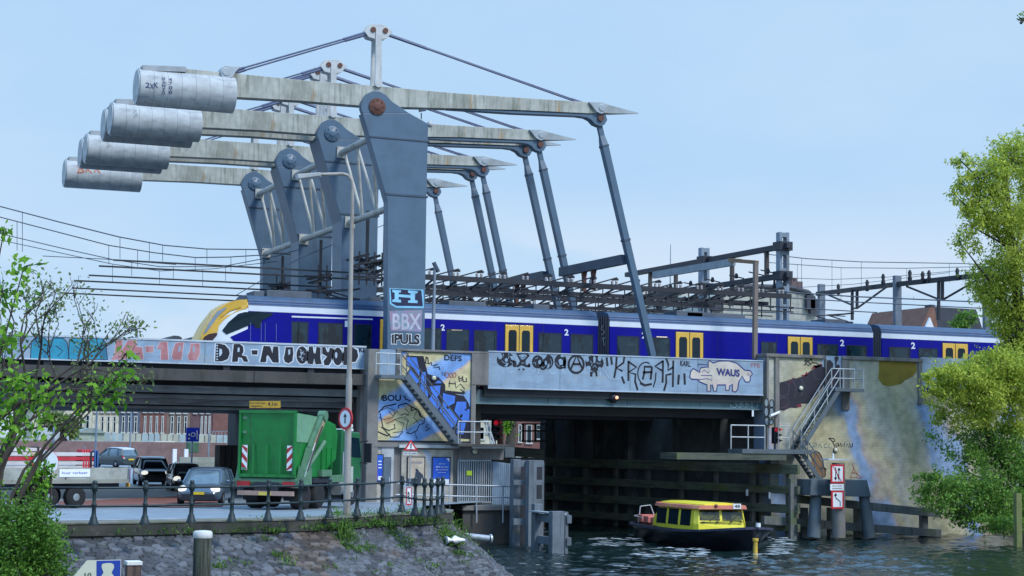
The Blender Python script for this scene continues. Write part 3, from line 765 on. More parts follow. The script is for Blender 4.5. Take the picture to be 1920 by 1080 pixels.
mb.build('graffiti_tag', M('dull_red', (.33, .12, .12), .7), pan)
mb = MB()
for q in range(4):
    cx = 1480 + q * 65
    stroke(mb, T5(blob(cx, 690, 45, 55, 14, 60, 300)), 1.6, 76.45, .012)
    stroke(mb, T5(blob(cx + 40, 710, 30, 45, 10, 200, 420)), 1.6, 76.45, .012)
stroke(mb, T5([(1440, 750), (1430, 640), (1480, 630)]), 1.6, 76.45, .012)
mb.build('graffiti_bubble', M('pale_teal_paint', (.40, .60, .66), .6), leaf)
for x in (34.9, 38.8, 42.7): MB().box(x, x + .03, 75.995, 76.0, 7.32, 9.03).build('panel_joint', TEAL, pan)
for x in (13.2, 17.1, 21.0): MB().box(x, x + .03, 75.995, 76.0, 8.06, 9.02).build('panel_joint', TEAL, par)
# graffiti on the left parapet
q1 = lambda p: PX(p, 380, 540, 1 / 6)
hal, blk = MB(), MB()
def letter(pts, halo=5):
    stroke(hal, q1(pts), halo, YP, .006, True); fill(hal, q1(pts), YP, .006); fill(blk, q1(pts), YP, .010)
holes = MB()
letter([(150, 625), (190, 625), (250, 640), (295, 690), (305, 740), (280, 800), (220, 825), (140, 825)])
fill(holes, q1([(190, 680), (215, 690), (220, 730), (205, 760), (185, 770)]), YP, .014)
letter([(350, 630), (420, 630), (455, 660), (460, 715), (440, 755), (490, 770), (515, 830), (465, 830), (440, 785), (400, 780), (395, 830), (330, 830)])
fill(holes, q1([(395, 670), (415, 670), (415, 715), (392, 720)]), YP, .014)
letter([(550, 700), (620, 700), (615, 750), (555, 748)])
letter([(685, 650), (760, 655), (785, 735), (795, 655), (850, 660), (858, 840), (790, 838), (740, 760), (720, 760), (715, 835), (645, 835)])
letter([(935, 665), (1015, 665), (1020, 740), (1010, 820), (965, 848), (925, 830), (912, 790), (925, 740)])
fill(holes, q1([(960, 695), (985, 690), (985, 740), (965, 755)]), YP, .014)
letter(blob(1118, 755, 62, 98, 20))
letter([(1195, 660), (1240, 660), (1250, 735), (1270, 735), (1280, 660), (1325, 670), (1325, 790), (1340, 855), (1270, 860), (1255, 790), (1240, 860), (1180, 850)])
letter([(1345, 665), (1380, 665), (1400, 720), (1420, 720), (1430, 670), (1470, 680), (1455, 760), (1445, 830), (1420, 870), (1370, 870), (1360, 820), (1400, 770), (1345, 740)])
letter(blob(1520, 770, 55, 100, 18))
fill(holes, q1(blob(1502, 755, 14, 35, 12)), YP, .014)
letter([(1590, 665), (1680, 665), (1740, 700), (1750, 770), (1720, 830), (1660, 835), (1640, 870), (1580, 865)])
hal.build('graffiti_halo', M('white_spray', (.62, .68, .74), .6), par)
text_px(blk, 'KE', ((673, 660), (686, 661), (673, 651)), YP, .04)
blk.build('graffiti', BLACK, par, label='black DR-NOOHKOD block lettering')
for p in ([(1090, 690), (1110, 700), (1100, 730), (1130, 720), (1145, 700), (1120, 740), (1150, 745)], [(1080, 770), (1120, 790), (1140, 770), (1110, 810), (1130, 815)], [(1110, 730), (1105, 780)]): stroke(holes, q1(p), 1.2, YP, .014)
for i in range(6): fill(holes, q1([(155, 640 + i * 31), (172, 640 + i * 31), (172, 655 + i * 31), (155, 655 + i * 31)]), YP, .014)
holes.build('graffiti_highlight', M('pale_spray', (.5, .6, .7), .6), par)
q2 = lambda p: PX(p, 180, 610, 1 / 6)
pk, ph = MB(), MB()
def pl(pts): stroke(ph, q2(pts), 3.4, YP, .006, True); fill(ph, q2(pts), YP, .006); fill(pk, q2(pts), YP, .010)
pl([(230, 165), (300, 165), (290, 280), (360, 170), (455, 170), (450, 240), (520, 250), (530, 380), (450, 385), (440, 320), (400, 300), (330, 380), (170, 385), (210, 330)])
pl([(555, 240), (645, 235), (640, 300), (560, 300)])
pl([(720, 190), (800, 185), (812, 385), (730, 385), (735, 270), (690, 260)])
pl([(900, 200), (985, 190), (960, 385), (870, 385), (855, 340), (870, 270)])
pl([(1065, 205), (1165, 205), (1165, 320), (1130, 390), (1045, 390), (1035, 340), (1060, 290)])
ph.build('graffiti_halo', M('pale_pink_spray', (.55, .45, .5), .6), par)
pk.build('graffiti', M('pink_spray', (.42, .17, .18), .6, layers=[((.48, .26, .27), (2, 2, 2), .5, .6, .6)]), par, label='pink lettering K-100')
mb = MB()
fill(mb, q2([(935, 235), (955, 225), (940, 300), (920, 295)]), YP, .014); fill(mb, q2([(1092, 235), (1115, 235), (1108, 310), (1092, 300)]), YP, .014)
fill(mb, q2([(410, 330), (450, 305), (455, 340), (380, 385)]), YP, .014)
mb.build('graffiti_highlight', PANEL, par)
mb, m2 = MB(), MB()
for cx, w in ((75, 16), (110, 16), (146, 16), (182, 16)):
    fill(mb, [(cx - w, 640), (cx - w + 6, 632), (cx + w - 8, 632), (cx + w, 642), (cx + w + 4, 674), (cx - w - 2, 674)], YP, .008)
    stroke(m2, [(cx - w, 640), (cx - w + 6, 634), (cx + w - 8, 634), (cx + w, 642), (cx + w + 4, 674), (cx - w - 2, 674)], 1.6, YP, .011, True)
    stroke(m2, [(cx - 6, 648), (cx + 8, 658), (cx - 2, 668)], 1.6, YP, .011)
mb.build('graffiti', M('cyan_spray', (.02, .28, .42), .6, layers=[((.02, .12, .22), (2, 2, 1), .5, .6, .8)]), par, label='cyan blue lettering behind the tree')
m2.build('graffiti_outline', M('navy_line', (.02, .03, .06), .6), par)
# mural on the pier
k3 = 240 / 1178
T3 = lambda p: PX(p, 680, 640, k3)
bm_, bk, fc = MB(), MB(), MB()
def bl(pts, w=2.2): fill(bm_, T3(pts), YM, .010); stroke(bk, T3(pts), w, YM, .014, True)
fill(bk, T3([(400, 130), (560, 135), (600, 300), (700, 330), (760, 400), (760, 460), (870, 490), (930, 500), (970, 560), (1000, 640), (985, 900), (800, 890), (690, 690), (620, 660), (560, 540), (500, 430), (450, 420), (380, 340), (440, 240), (400, 220)]), YM, .007)
bl([(405, 140), (500, 145), (530, 270), (520, 320), (470, 250), (440, 240), (405, 215)])
bl([(385, 350), (440, 250), (525, 350), (520, 380), (470, 415), (430, 405)])
bl([(540, 280), (585, 280), (590, 430), (610, 490), (590, 545), (545, 530), (525, 440)])
bl([(610, 410), (720, 400), (715, 480), (690, 510), (730, 580), (700, 620), (680, 660), (630, 655), (600, 540), (640, 480)])
bl([(735, 470), (855, 500), (850, 570), (790, 600), (840, 660), (880, 720), (860, 770), (820, 800), (700, 640), (740, 560)])
bl([(850, 600), (865, 550), (955, 550), (960, 620), (990, 620), (985, 730), (930, 740), (890, 710), (840, 640)])
bl([(870, 740), (955, 745), (930, 860), (860, 850)]); bl([(800, 815), (855, 815), (850, 865), (800, 870)]); bl([(660, 390), (690, 355), (720, 360), (730, 390)])
fill(bk, T3([(765, 600), (830, 590), (840, 610), (780, 620)]), YM, .015); fill(bk, T3([(890, 690), (910, 665), (925, 685), (905, 710)]), YM, .015); fill(bk, T3([(935, 630), (965, 610), (970, 625), (950, 640)]), YM, .015)
def ln(pts, w=1.5): stroke(bk, T3(pts), w, YM, .013)
ln([(120, 680), (200, 600), (310, 575)], 2.4); ln([(330, 615), (330, 590), (400, 570), (445, 600), (450, 630)], 2.2); ln([(160, 660), (190, 800), (260, 880), (330, 880), (370, 830)], 1.8)
ln([(170, 790), (240, 820), (300, 800), (290, 760)], 1.8); ln([(440, 640), (500, 620), (525, 680), (570, 710), (565, 750), (520, 770), (500, 820), (440, 850), (400, 840)], 1.8)
ln([(240, 640), (280, 690), (320, 640), (330, 670)], 1.2); ln([(350, 680), (390, 665), (425, 680)], 1.6); ln([(380, 690), (420, 720), (400, 800), (420, 840), (440, 800)], 1.2); ln([(600, 760), (580, 790), (620, 800), (580, 825)], 1.8); ln([(290, 720), (360, 700), (430, 740)], 1.1); ln([(480, 830), (500, 900)], 1.2); ln([(500, 640), (470, 700), (520, 760)], 1.1)
ln([(150, 640), (230, 610), (300, 640), (280, 700), (200, 720), (150, 700)], 1.0); ln([(220, 760), (300, 720), (380, 760), (360, 830), (280, 840)], 1.0); ln([(450, 600), (520, 640), (540, 700)], 2.2); ln([(140, 830), (180, 850), (230, 870), (250, 850)], 2.2); ln([(390, 620), (430, 660), (400, 690)], 1.1); ln([(460, 760), (520, 720), (560, 740)], 1.1)
text_px(bk, 'BOU', ((717, 752), (752, 752), (717, 740)), YM, .03, .013)
for p in ([(180, 500), (170, 540)], [(370, 500), (400, 540), (390, 500)], [(400, 530), (440, 550)]): ln(p, 1.8)
text_px(bk, 'DEFS', ((833, 675.5), (866, 677.5), (833, 665)), YM, .03, .013)
ln([(585, 150), (580, 200), (605, 205), (600, 150), (580, 145)], 2.4); ln([(610, 210), (630, 190), (635, 220)], 2.2); ln([(645, 225), (695, 205), (650, 245), (705, 235), (710, 260)], 2.4)
ln([(730, 280), (735, 315), (760, 280), (755, 320)], 1.6); ln([(885, 320), (890, 370), (920, 350)], 2); ln([(920, 320), (925, 370), (960, 370), (950, 335)], 2); ln([(890, 345), (915, 335)], 1.6)
ln([(800, 360), (795, 420)], 1.6); ln([(790, 385), (850, 390)], 1.6); ln([(850, 370), (860, 430), (900, 390), (940, 440)], 1.6); ln([(900, 440), (945, 480), (930, 450)], 1.6); ln([(985, 610), (1010, 630), (1015, 650)], 2)
fill(bk, T3([(760, 450), (940, 470), (930, 490), (780, 475)]), YM, .011)
bm_.build('graffiti_letter', M('mural_blue', (.07, .23, .80), .75, brick=(.24, .085, (.7, .75, .9), .5)), mur, label='big blue block letters')
bk.build('graffiti_outline', M('mural_black', (.01, .012, .03), .75), mur)
mb = MB()
for cx, w in ((780, 26), (815, 22), (845, 24)): stroke(mb, T3(blob(cx, 310, w * .6, 22, 12)), 1.5, YM, .013)
mb.build('graffiti_scribble', M('faded_orange', (.36, .14, .06), .7), mur)
fc = MB()
fill(fc, T3([(200, 690), (270, 690), (290, 740), (220, 760), (190, 730)]), YM, .009); fill(fc, T3([(690, 745), (770, 730), (770, 780), (720, 770)]), YM, .009)
fc.build('graffiti_patch', M('peach', (.55, .36, .2), .8, brick=(.24, .085, (.8, .7, .6), .5)), mur)
# ------------------------------------------------------------------ towers, balance arms, hangers, braces
SH = [0, 0]
def P2(pts, Y=76.3): return [(p.x + SH[0], p.z + SH[1]) for p in (at(x, y, Y) for x, y in pts)]
TSH = [(0, 0), (.18, -.02), (.32, -.2), (.42, -.38)]
head = [(677, 203), (680, 188), (688, 176), (699, 170.5), (712, 171), (724, 178), (735, 190), (767, 211.9), (680, 211.9)]
lower = [(680, 212), (767.5, 212), (803, 232), (800, 365), (795, 716), (726, 716), (727, 378)]
TW = [(76.3, 76.95, 'nearest steel bascule tower, with light blue H and black iPULS graffiti low on its front'),
      (84.25, 86.0, 'second steel bascule tower from the front, behind the curved lamp post'),
      (92.95, 94.6, 'third steel bascule tower from the front, between the second tower and the small last one'),
      (101.3, 102.0, 'farthest and lowest looking steel bascule tower, at the left end of the row')]
towers = []
ROW = 'bascule towers in a row'
for k, (ya, yb, lab) in enumerate(TW):
    SH[:] = TSH[k]
    t = thing('bascule_tower', lab, 'bridge tower', (26.8, ya, 7.5), ROW)
    MB().prism(P2(lower), 'y', ya, yb).build('column', STEEL, t, bevel=.02)
    h = MB().prism(P2(head), 'y', ya, ya + .34).build('head_plate', STEEL, t, bevel=.015)
    c = at(707, 200, 76.3) + Vector((SH[0], 0, SH[1]))
    MB().tube((c.x, ya + .3, c.z), (c.x, (77.5, 87.5, 96.0, 102.7)[k], c.z), .3, n=16).build('axle', STEELD, t)
    MB().lathe((c.x, ya, c.z), [(.42, 0), (.42, -.05), (.38, -.07), (.16, -.072), (.14, -.1), (.1, -.105)], 20, 'y').build('pivot_cap', RUST if k == 0 else STEEL, h)
    mb = MB()
    for i in range(8):
        a = i * math.pi / 4
        mb.tube((c.x + .31 * math.cos(a), ya - .06, c.z + .31 * math.sin(a)), (c.x + .31 * math.cos(a), ya - .1, c.z + .31 * math.sin(a)), .035, n=6)
    mb.build('bolt', STEELD if k else RUST, h)
    s1, s2 = P2([(694, 256), (804, 258)]), P2([(724, 364), (801, 366)])
    for (a, b), wd in ((s1, .04), (s2, .06)): MB().box(a[0] - .02, b[0] + .04, ya - .035, yb + .03, a[1] - .03, a[1] + wd).build('weld_band', STEELD, t)
    if k == 0:
        e = P2([(726, 378), (724, 700)])
    towers.append(t)
SH[:] = (0, 0)
TY = 76.3
lt = towers[0]
mb = MB()
fill(mb, [(730, 540), (794, 543), (795, 578), (742, 577), (731, 570)], TY, .008)
gr = mb.build('graffiti_halo', M('sky_blue_spray', (.22, .55, .78), .6), lt)
mb = MB()
fill(mb, [(732.5, 541.5), (790, 544.5), (793, 574), (744, 573.5), (734, 568)], TY, .012)
mb.build('graffiti_shadow', M('navy_spray', (.012, .015, .06), .6), gr)
mb = MB()
fill(mb, PX([(240, 290), (350, 300), (350, 325), (320, 330), (320, 350), (470, 360), (470, 335), (440, 330), (440, 300), (560, 308), (560, 335), (530, 340), (525, 420), (560, 430), (560, 462), (440, 455), (440, 430), (470, 425), (470, 395), (320, 382), (320, 415), (350, 420), (350, 455), (240, 445), (240, 420), (270, 410), (270, 330), (240, 320)], 700, 500, 20 / 135), TY, .016)
mb.build('graffiti', M('light_blue_spray', (.28, .62, .85), .6), gr, label='light blue block letter H')
mb = MB()
fill(mb, [(730, 583), (792, 581), (790, 622), (733, 620)], TY, .006)
mb.build('graffiti_patch', M('greyish_lilac', (.26, .25, .38), .7, layers=[((.34, .2, .28), (1.5, 1.5, 1.5), .5, .65, .8), ((.16, .3, .34), (.9, .9, .9), .55, .65, .8)]), lt)
mb = MB()
text_px(mb, 'BBX', ((736, 618), (790, 618), (736, 588)), TY, .02, .010)
mb.build('graffiti_letter', M('pale_lilac', (.5, .5, .6), .7), lt)
mb, m2 = MB(), MB()
text_px(mb, 'iPULS', ((733, 646), (789, 648), (733, 624)), TY, .075, .010)
text_px(m2, 'iPULS', ((734.5, 644.5), (787, 646), (734.5, 625.5)), TY, .035, .016)
mb.build('graffiti_halo', M('white_spray2', (.7, .74, .78), .6), lt)
m2.build('graffiti', BLACK, lt, label='black iPULS lettering')
# cctv on the near tower shoulder
cc = thing('security_camera', 'small white security cameras on the right shoulder of the nearest tower', 'camera', at(803, 235, 76.3))
c = at(790, 212, 76.6); d = at(806, 233, 76.6)
MB().tube(at(790, 228, 76.6), c, .03).bar(at(786, 208, 76.6), at(798, 206, 76.6), .14, .1).build('bracket', STEELD, cc)
MB().bar(at(779, 222, 76.4), at(792, 229, 76.4), .16).ball((d.x, d.y, d.z), .17, 10).build('housing', WHITESTEEL, cc)
# balance arm: built on the near plane, then copied
AY = 77.0
def pa(pts): return P2(pts, AY)
ARMS = [(77.0, 'nearest balance arm, highest in the picture, with black writing on its counterweight'),
        (85.0, 'second balance arm from the front, its counterweight just under the topmost one'),
        (87.0, 'third balance arm from the front, close behind the second with its counterweight mostly hidden'),
        (93.7, 'fourth balance arm from the front, with sooty marks on its counterweight'),
        (95.5, 'fifth balance arm from the front, close behind the sooty one'),
        (102.2, 'farthest balance arm, lowest in the picture, with an orange tag on its counterweight')]
arm = thing('balance_arm', ARMS[0][1], 'bridge arm', (25.4, AY, 20.8), 'balance arms on the towers')
bpts = [(262, 128), (345, 131), (430, 139), (560, 152), (700, 163), (830, 175), (960, 184.5), (1100, 193.5), (1136, 197), (1136, 214), (1100, 214.5), (960, 208), (830, 205), (683, 201), (560, 191), (420, 183), (262, 160)]
MB().prism(pa(bpts), 'y', AY - .3, AY + .3).build('beam', ARM, arm, bevel=.015)
hp = [(838, 206), (960, 209), (1100, 215), (1122, 211), (1132, 217), (1135, 226), (1130, 235), (1121, 238), (1112, 234), (1105, 226), (1096, 221.5), (1080, 219), (960, 214)]
MB().prism(pa(hp), 'y', AY - .24, AY + .24).build('hanger_lug', STEEL, arm, bevel=.01)
c = at(1122, 223, AY)
MB().tube((c.x, AY - .34, c.z), (c.x, AY + .34, c.z), .17, n=14).build('pin', RUST, arm)
MB().loft([[(p.x, AY + s * w, p.z) for p, s, w in ((at(x, y0, AY), -1, w), (at(x, y0, AY), 1, w), (at(x, y1, AY), 1, w), (at(x, y1, AY), -1, w))] for x, y0, y1, w in ((1135, 198, 214, .28), (1197, 211.6, 213.4, .02))], False).build('spike', M('spike_paint', (.36, .4, .42), .5), arm)
c0, c1 = at(257, 163, AY), at(437, 179, AY)
R_ = .85
mb = MB()
d = (c1 - c0).normalized()
ln_ = (c1 - c0).length
u = Vector((0, 0, 1)); e = d.cross(u).normalized(); g_ = e.cross(d)
def ring(s, r, n=28):
    return [c0 + d * (s * ln_) + e * (r * math.cos(2 * math.pi * k / n)) + g_ * (r * math.sin(2 * math.pi * k / n)) for k in range(n)]
for i in range(7):                                   # seven cast rings with thin joints
    a, b = i / 7 + .0012, (i + 1) / 7 - .0012
    mb.loft([ring(a, R_), ring(b, R_)])
mb.loft([ring(.002, R_ - .03), ring(.998, R_ - .03)])
mb.loft([ring(-.012, R_ - .06), ring(.01, R_ - .06)])
cwt = mb.build('counterweight', DRUM, arm)
mb = MB()
mb.prism(pa([(264, 125.5), (345, 128.5), (345, 138), (264, 136)]), 'y', AY - .45, AY + .45)
mb.build('counterweight_plate', M('plate_grey', (.36, .39, .41), .7), arm)
mb = MB()
b0 = at(705, 160, AY)
tp = at(706, 60, AY)
for s in (-1, 1):
    mb.bar((b0.x, AY + s * .36, b0.z - .1), (tp.x, AY + s * .3, tp.z + .1), .1, .34, (1, 0, 0), .1, .28)
    q = at(705, 159, AY)
    mb.lathe((q.x, AY + s * .36, q.z), [(.2, -.06), (.2, .06)], 14, 'y')
mb.build('mast', WHITESTEEL, arm)
mp_ = MB()
for s in (-.3, .2): mp_.prism(pa([(690, 47), (718, 49), (733, 62), (722, 74), (712, 76), (709, 82), (702, 82), (699, 75), (688, 72), (680, 61)]), 'y', AY + s, AY + s + .1)
top = mp_.build('mast_head', WHITESTEEL, arm, bevel=.01)
for x, y in ((696, 58), (719, 60)):
    q = at(x, y, AY); MB().tube((q.x, AY - .36, q.z), (q.x, AY + .34, q.z), .13, n=12).build('head_pin', RUST, top)
for (xa_, ya_), (xb_, yb_), xe in (((697, 60), (432, 137), 0), ((719, 62), (1112, 201), 1)):
    for s in (-.16, .16):
        p, q = at(xa_, ya_, AY), at(xb_, yb_, AY)
        p.y = q.y = AY + s; p.z += s * .45; q.z += s * .55
        MB().tube(p, q, .042, n=8).tube(p, p.lerp(q, .2), .075, .06, n=8).tube(q.lerp(p, .1), q, .06, .07, n=8).build('stay_cable', CABLE, arm)
ANC = M('anchor_paint', (.38, .43, .46), .5)
mb = MB()
mb.prism(pa([(410, 136), (413, 129), (420, 126), (428, 128), (447, 128), (438, 138), (432, 148), (420, 152), (412, 147)]), 'y', AY - .42, AY + .42)
q = at(420, 138, AY); mb.lathe((q.x, AY - .46, q.z), [(.16, 0), (.16, .03), (.24, .04)], 14, 'y')
mb.build('cable_anchor', ANC, arm, bevel=.01)
mb = MB()
mb.prism(pa([(1098, 194), (1118, 194), (1130, 197), (1134, 205), (1130, 213), (1121, 216), (1112, 212)]), 'y', AY - .42, AY + .42)
for x, y in ((1122, 205),):
    q = at(x, y, AY); mb.lathe((q.x, AY - .46, q.z), [(.16, 0), (.16, .03), (.24, .04)], 14, 'y')
mb.build('cable_anchor', ANC, arm, bevel=.01)
for Y, lab in ARMS[1:]:
    s = TSH[(0, 1, 1, 2, 2, 3)[[a for a, b in ARMS].index(Y)]]
    c = copy_tree(arm); c.location = (25.4 + s[0], Y, 20.8 + s[1] - .08 * (Y > 80)); c['label'] = lab
def on_drum(mb, s, cx, cz, w, h, yc, bold=.02):       # one letter on the curved drum
    v, f = text_uv(s, bold)
    xs, ys = [p[0] for p in v], [p[1] for p in v]
    o = []
    for p in v:
        x = cx + w * ((p[0] - min(xs)) / (max(xs) - min(xs)) - .5); z = cz + h * ((p[1] - min(ys)) / (max(ys) - min(ys)) - .5)
        zz = (c0.z + (c1.z - c0.z) * (x - c0.x) / (c1.x - c0.x)); r = R_ + .012
        o.append((x, yc - math.sqrt(max(r * r - (z - zz) ** 2, .01)), z))
    mb.add(o, f)
mb = MB()
for i, ch in enumerate('DANZO'):
    q = at(300, 154 + i * 6.6, AY); on_drum(mb, ch, q.x, q.z, .15, .13, AY)
for i, ch in enumerate('4700'):
    q = at(313, 155 + i * 8, AY); on_drum(mb, ch, q.x, q.z, .16, .16, AY)
for i, ch in enumerate('2XK'):
    q = at(270 + i * 8, 166 + (i % 2) * 2, AY); on_drum(mb, ch, q.x, q.z, .2, .24, AY)
wr = mb.build('writing', M('ink', (.05, .07, .16), .6), cwt)
arms = sorted([o for o in col.objects if o.name.startswith('balance_arm')], key=lambda o: o.location.y)
last_cw = [o for o in arms[-1].children if o.name.startswith('counterweight') and 'plate' not in o.name][0]
mb = MB()
for i, ch in enumerate('BKK'):
    q = at(290 + i * 20, 158, AY); on_drum(mb, ch, q.x, q.z, .42, .5, AY)
wr2 = mb.build('writing', M('orange_ink', (.5, .16, .08), .6), None)
wr2.parent = last_cw
ht, hb = at(1122, 223, 77), at(1223, 668, 77)
HY = [77.0, 85.0, 87.0, 93.7, 95.5, 102.2]
HL = ['nearest slanting hanger bar, standing in front of the blue train', 'left bar... ']
HL = ['nearest slanting hanger bar, whole length in view in front of the blue train', 'hanger bar joined to the nearest one by a cross beam', 'hanger bar of the second lifting span, right beside and left of the cross beam', 'right bar of the thin far pair of hangers', 'left bar of the thin far pair of hangers', 'farthest and thinnest hanger bar, just right of the nearest tower']
hang = []
for Y, lab in zip(HY, HL):
    t = thing('hanger_bar', lab, 'hanger', (ht.x, Y, ht.z), 'hanger bars of the lifting spans')
    s = TSH[(0, 1, 1, 2, 2, 3)[HY.index(Y)]]
    p, q = Vector((ht.x + s[0], Y, ht.z - .15 + s[1] - .08 * (Y > 80))), Vector((hb.x, Y, hb.z))
    a = p.lerp(q, .06)
    MB().bar(p, a, .26, .2, (0, 1, 0)).bar(a, p.lerp(q, .1), .26, .2, (0, 1, 0), .34, .4).bar(p.lerp(q, .1), q, .34, .4, (0, 1, 0), .3, .34).build('bar', STEEL, t)
    for f_ in (.1, .5): MB().bar(p.lerp(q, f_), p.lerp(q, f_ + .008), .38, .43, (0, 1, 0)).build('splice', STEELD, t)
zq = at(1172, 486, 77)
for k, (a, b) in enumerate(((77.15, 84.85), (87.15, 93.55), (95.65, 102.05))):
    t = thing('cross_beam', ['near grey cross beam between the two front hanger bars', 'middle cross beam between hanger bars, half hidden by overhead line gear', 'farthest cross beam between the thin hanger bars'][k], 'beam', (zq.x, a, zq.z))
    MB().box(zq.x - .16, zq.x + .16, a, b, zq.z - .25, zq.z + .25).build('beam', STEELD, t)
    mb = MB()
    for f_ in (.45, .6):
        y = a + (b - a) * f_
        mb.prism([(zq.x - .14, zq.z - .25), (zq.x + .14, zq.z - .25), (zq.x + .1, zq.z - .5), (zq.x + .1, zq.z - 1.3), (zq.x - .1, zq.z - 1.3), (zq.x - .1, zq.z - .6)], 'y', y, y + .2)
    mb.build('bracket', RUST, t)
tt, tb = at(641, 286, 84.2), at(656, 417, 84.2)
LAT = M('lattice_paint', (.46, .46, .42), .5, layers=[((.28, .24, .18), (2, 2, 2), .55, .7, .6)])
for k, (a, b) in enumerate(((76.95, 84.25), (86.0, 92.95), (94.6, 101.3))):
    t = thing('lattice_brace', ['white tubular lattice brace between the nearest and second towers', 'white tubular lattice brace between the second and third towers', 'white tubular lattice brace between the third and farthest towers'][k], 'brace', (tt.x, a, tb.z), 'lattice braces between the towers')
    mb = MB()
    for p in (tt, tb): MB().tube((p.x, a, p.z), (p.x, b, p.z), .17, n=12).build('chord', LAT, t)
    for p in (tt, tb): mb.box(p.x - .27, p.x + .27, b - .1, b, p.z - .3, p.z + .3)
    mb.build('end_plate', LAT, t)
    w = b - a
    for i, (f0, f1) in enumerate(((.06, .3), (.36, .3), (.36, .62), (.68, .62), (.68, .9), (.97, .9))):
        MB().tube((tt.x, b - w * f0, tt.z), (tb.x, b - w * f1, tb.z), .085, n=8).build('diagonal', LAT, t)
# ------------------------------------------------------------------ train
TN = 79.0
tr = thing('passenger_train', 'blue electric passenger train with yellow doors and a yellow cab crossing the bridge', 'train', (40, 80.4, 7.6))
BLUE = M('train_blue', (.002, .003, .25), .4, mottle=.08, spec=.2)
TROOF = M('train_roof', (.045, .095, .18), .6, layers=[((.045, .09, .17), (.3, 3, 3), .5, .7, .7)])
TYEL = M('train_yellow', (.74, .45, .06), .4, mottle=.08, coat=.3)
TWHT = M('train_white', (.70, .76, .84), .35, mottle=.05)
BEL = M('bellows', (.022, .032, .055), .85)
ROOFPROF = [(0, 11.02), (.03, 11.12), (.09, 11.22), (.14, 11.34), (.3, 11.48), (.8, 11.58), (1.45, 11.6)]
def tp_px(a, b, y=640): return X(a, TN, y), X(b, TN, y)
def section(half):                                    # right half mirrored
    pts = [(0 - 0, 7.75)] + [(0, 11.02)] + half
    return pts
def carriage(xa, xb, name='carriage'):
    mb = MB()
    side = [(TN, 7.8), (TN, 10.76)]
    far = [(TN + 2.9, 10.76), (TN + 2.9, 7.8)]
    return MB().prism([(p[0], p[1]) for p in side + far], 'x', xa, xb).build(name, BLUE, tr, bevel=.02)
def roof(xa, xb, par):
    mb = MB()
    half = [(TN + a, z) for a, z in ROOFPROF]
    full = half + [(TN + 2.9 - a, z) for a, z in ROOFPROF[::-1]][1:]
    mb.prism(full + [(TN + 2.9, 11.0), (TN, 11.0)], 'x', xa, xb)
    o = mb.build('roof', TROOF, par)
    mb = MB().box(xa, xb, TN - .008, TN + 2.908, 10.76, 11.03)
    mb.build('white_band', TWHT, par)
    mb = MB()
    for z in (11.13, 11.25): mb.box(xa, xb, TN + .02 + (z - 11.13) * .5, TN + .1 + (z - 11.13) * .5, z - .015, z + .02)
    mb.build('roof_rib', M('rib_blue', (.03, .10, .3), .5), par)
    return o
X0 = X(465, TN, 600)
xb1, xb2 = X(1121, TN), X(1143, TN)
xb3, xb4 = X(1637, TN), X(1653, TN)
c1 = carriage(X0, xb1); roof(X0, xb1, c1)
c2 = carriage(xb2, xb3); roof(xb2, xb3, c2)
c3 = carriage(xb4, 74); roof(xb4, 74, c3)
for a, b in ((xb1, xb2), (xb3, xb4)):
    mb = MB().box(a, b, TN + .1, TN + 2.8, 7.9, 11.25)
    for k in range(5):
        x = a + (b - a) * (k + .5) / 5
        mb.box(x - .04, x + .04, TN + .04, TN + 2.86, 7.85, 11.3)
    mb.build('gangway_bellows', BEL, tr)
mb = MB()
for p in ([(1130, 610), (1127, 617), (1134, 622), (1128, 628)], [(1129, 634), (1134, 634)], [(1130, 634), (1133, 648)]): stroke(mb, p, 1.2, TN, -.02)
mb.build('graffiti', M('grey_scrawl', (.2, .25, .3), .7), tr)
# cab nose
nose = [(375, 640), (383, 622), (397, 599), (408, 584), (420, 573), (436, 565), (452, 561.5), (466, 561)]
def nx(px, py): return at(px, py, TN)
NS = [(at(x, y, TN).x, at(x, y, TN).z) for x, y in nose]
NS = [(16.75, 7.8), (16.9, 8.4)] + NS
mb = MB()
rings = []
for x, z in NS:
    pass
def nosepart(name, mat, pts_top, pts_bot, y0, y1): ...
# nose built as a loft of cross sections along x
stations = [16.78, 17.0, 17.3, 17.6, 18.0, 18.5, 19.0, 19.5, X0]
def top_at(x):
    for (a, b), (c, d) in zip(NS[:-1], NS[1:]):
        if a <= x <= c: return b + (d - b) * (x - a) / max(c - a, 1e-6)
    return NS[-1][1] if x > NS[-1][0] else NS[0][1]
for x in stations:
    t = (x - 16.78) / (X0 - 16.78)
    ins = .55 * (1 - t) ** 2.2
    zt_ = max(top_at(x), 8.3)
    r = []
    a, b = TN + ins, TN + 2.9 - ins
    sh = min(.55, (zt_ - 7.9) * .35) * (1 - .3 * t)
    pr = [(a, 7.8), (a, 8.2), (a, zt_ - sh), (a + .08, zt_ - sh * .55), (a + .25, zt_ - sh * .2), (a + .6, zt_ - .03), (a + 1.0, zt_)]
    pr = pr + [(2 * (TN + 1.45) - y, z) for y, z in pr[::-1]]
    rings.append([(x, y, z) for y, z in pr])
mb = MB().loft(rings)
cab = mb.build('cab', TWHT, tr, fix=True)
def nside(pts, lift=.012):                            # polygon on the curved cab side
    out = []
    for x, y in pts:
        p = at(x, y, TN)
        t = min(max((p.x - 16.78) / (X0 - 16.78), 0), 1)
        out.append((p.x, TN + .55 * (1 - t) ** 2.2 - lift, p.z))
    return out
qn = lambda p: PX(p, 380, 540, 1 / 6)
def dens(pts):
    o = []
    for a, b in zip(pts, pts[1:] + pts[:1]):
        n = max(1, int(math.hypot(b[0] - a[0], b[1] - a[1]) / 25))
        o += [(a[0] + (b[0] - a[0]) * i / n, a[1] + (b[1] - a[1]) * i / n) for i in range(n)]
    return o
mb = MB()
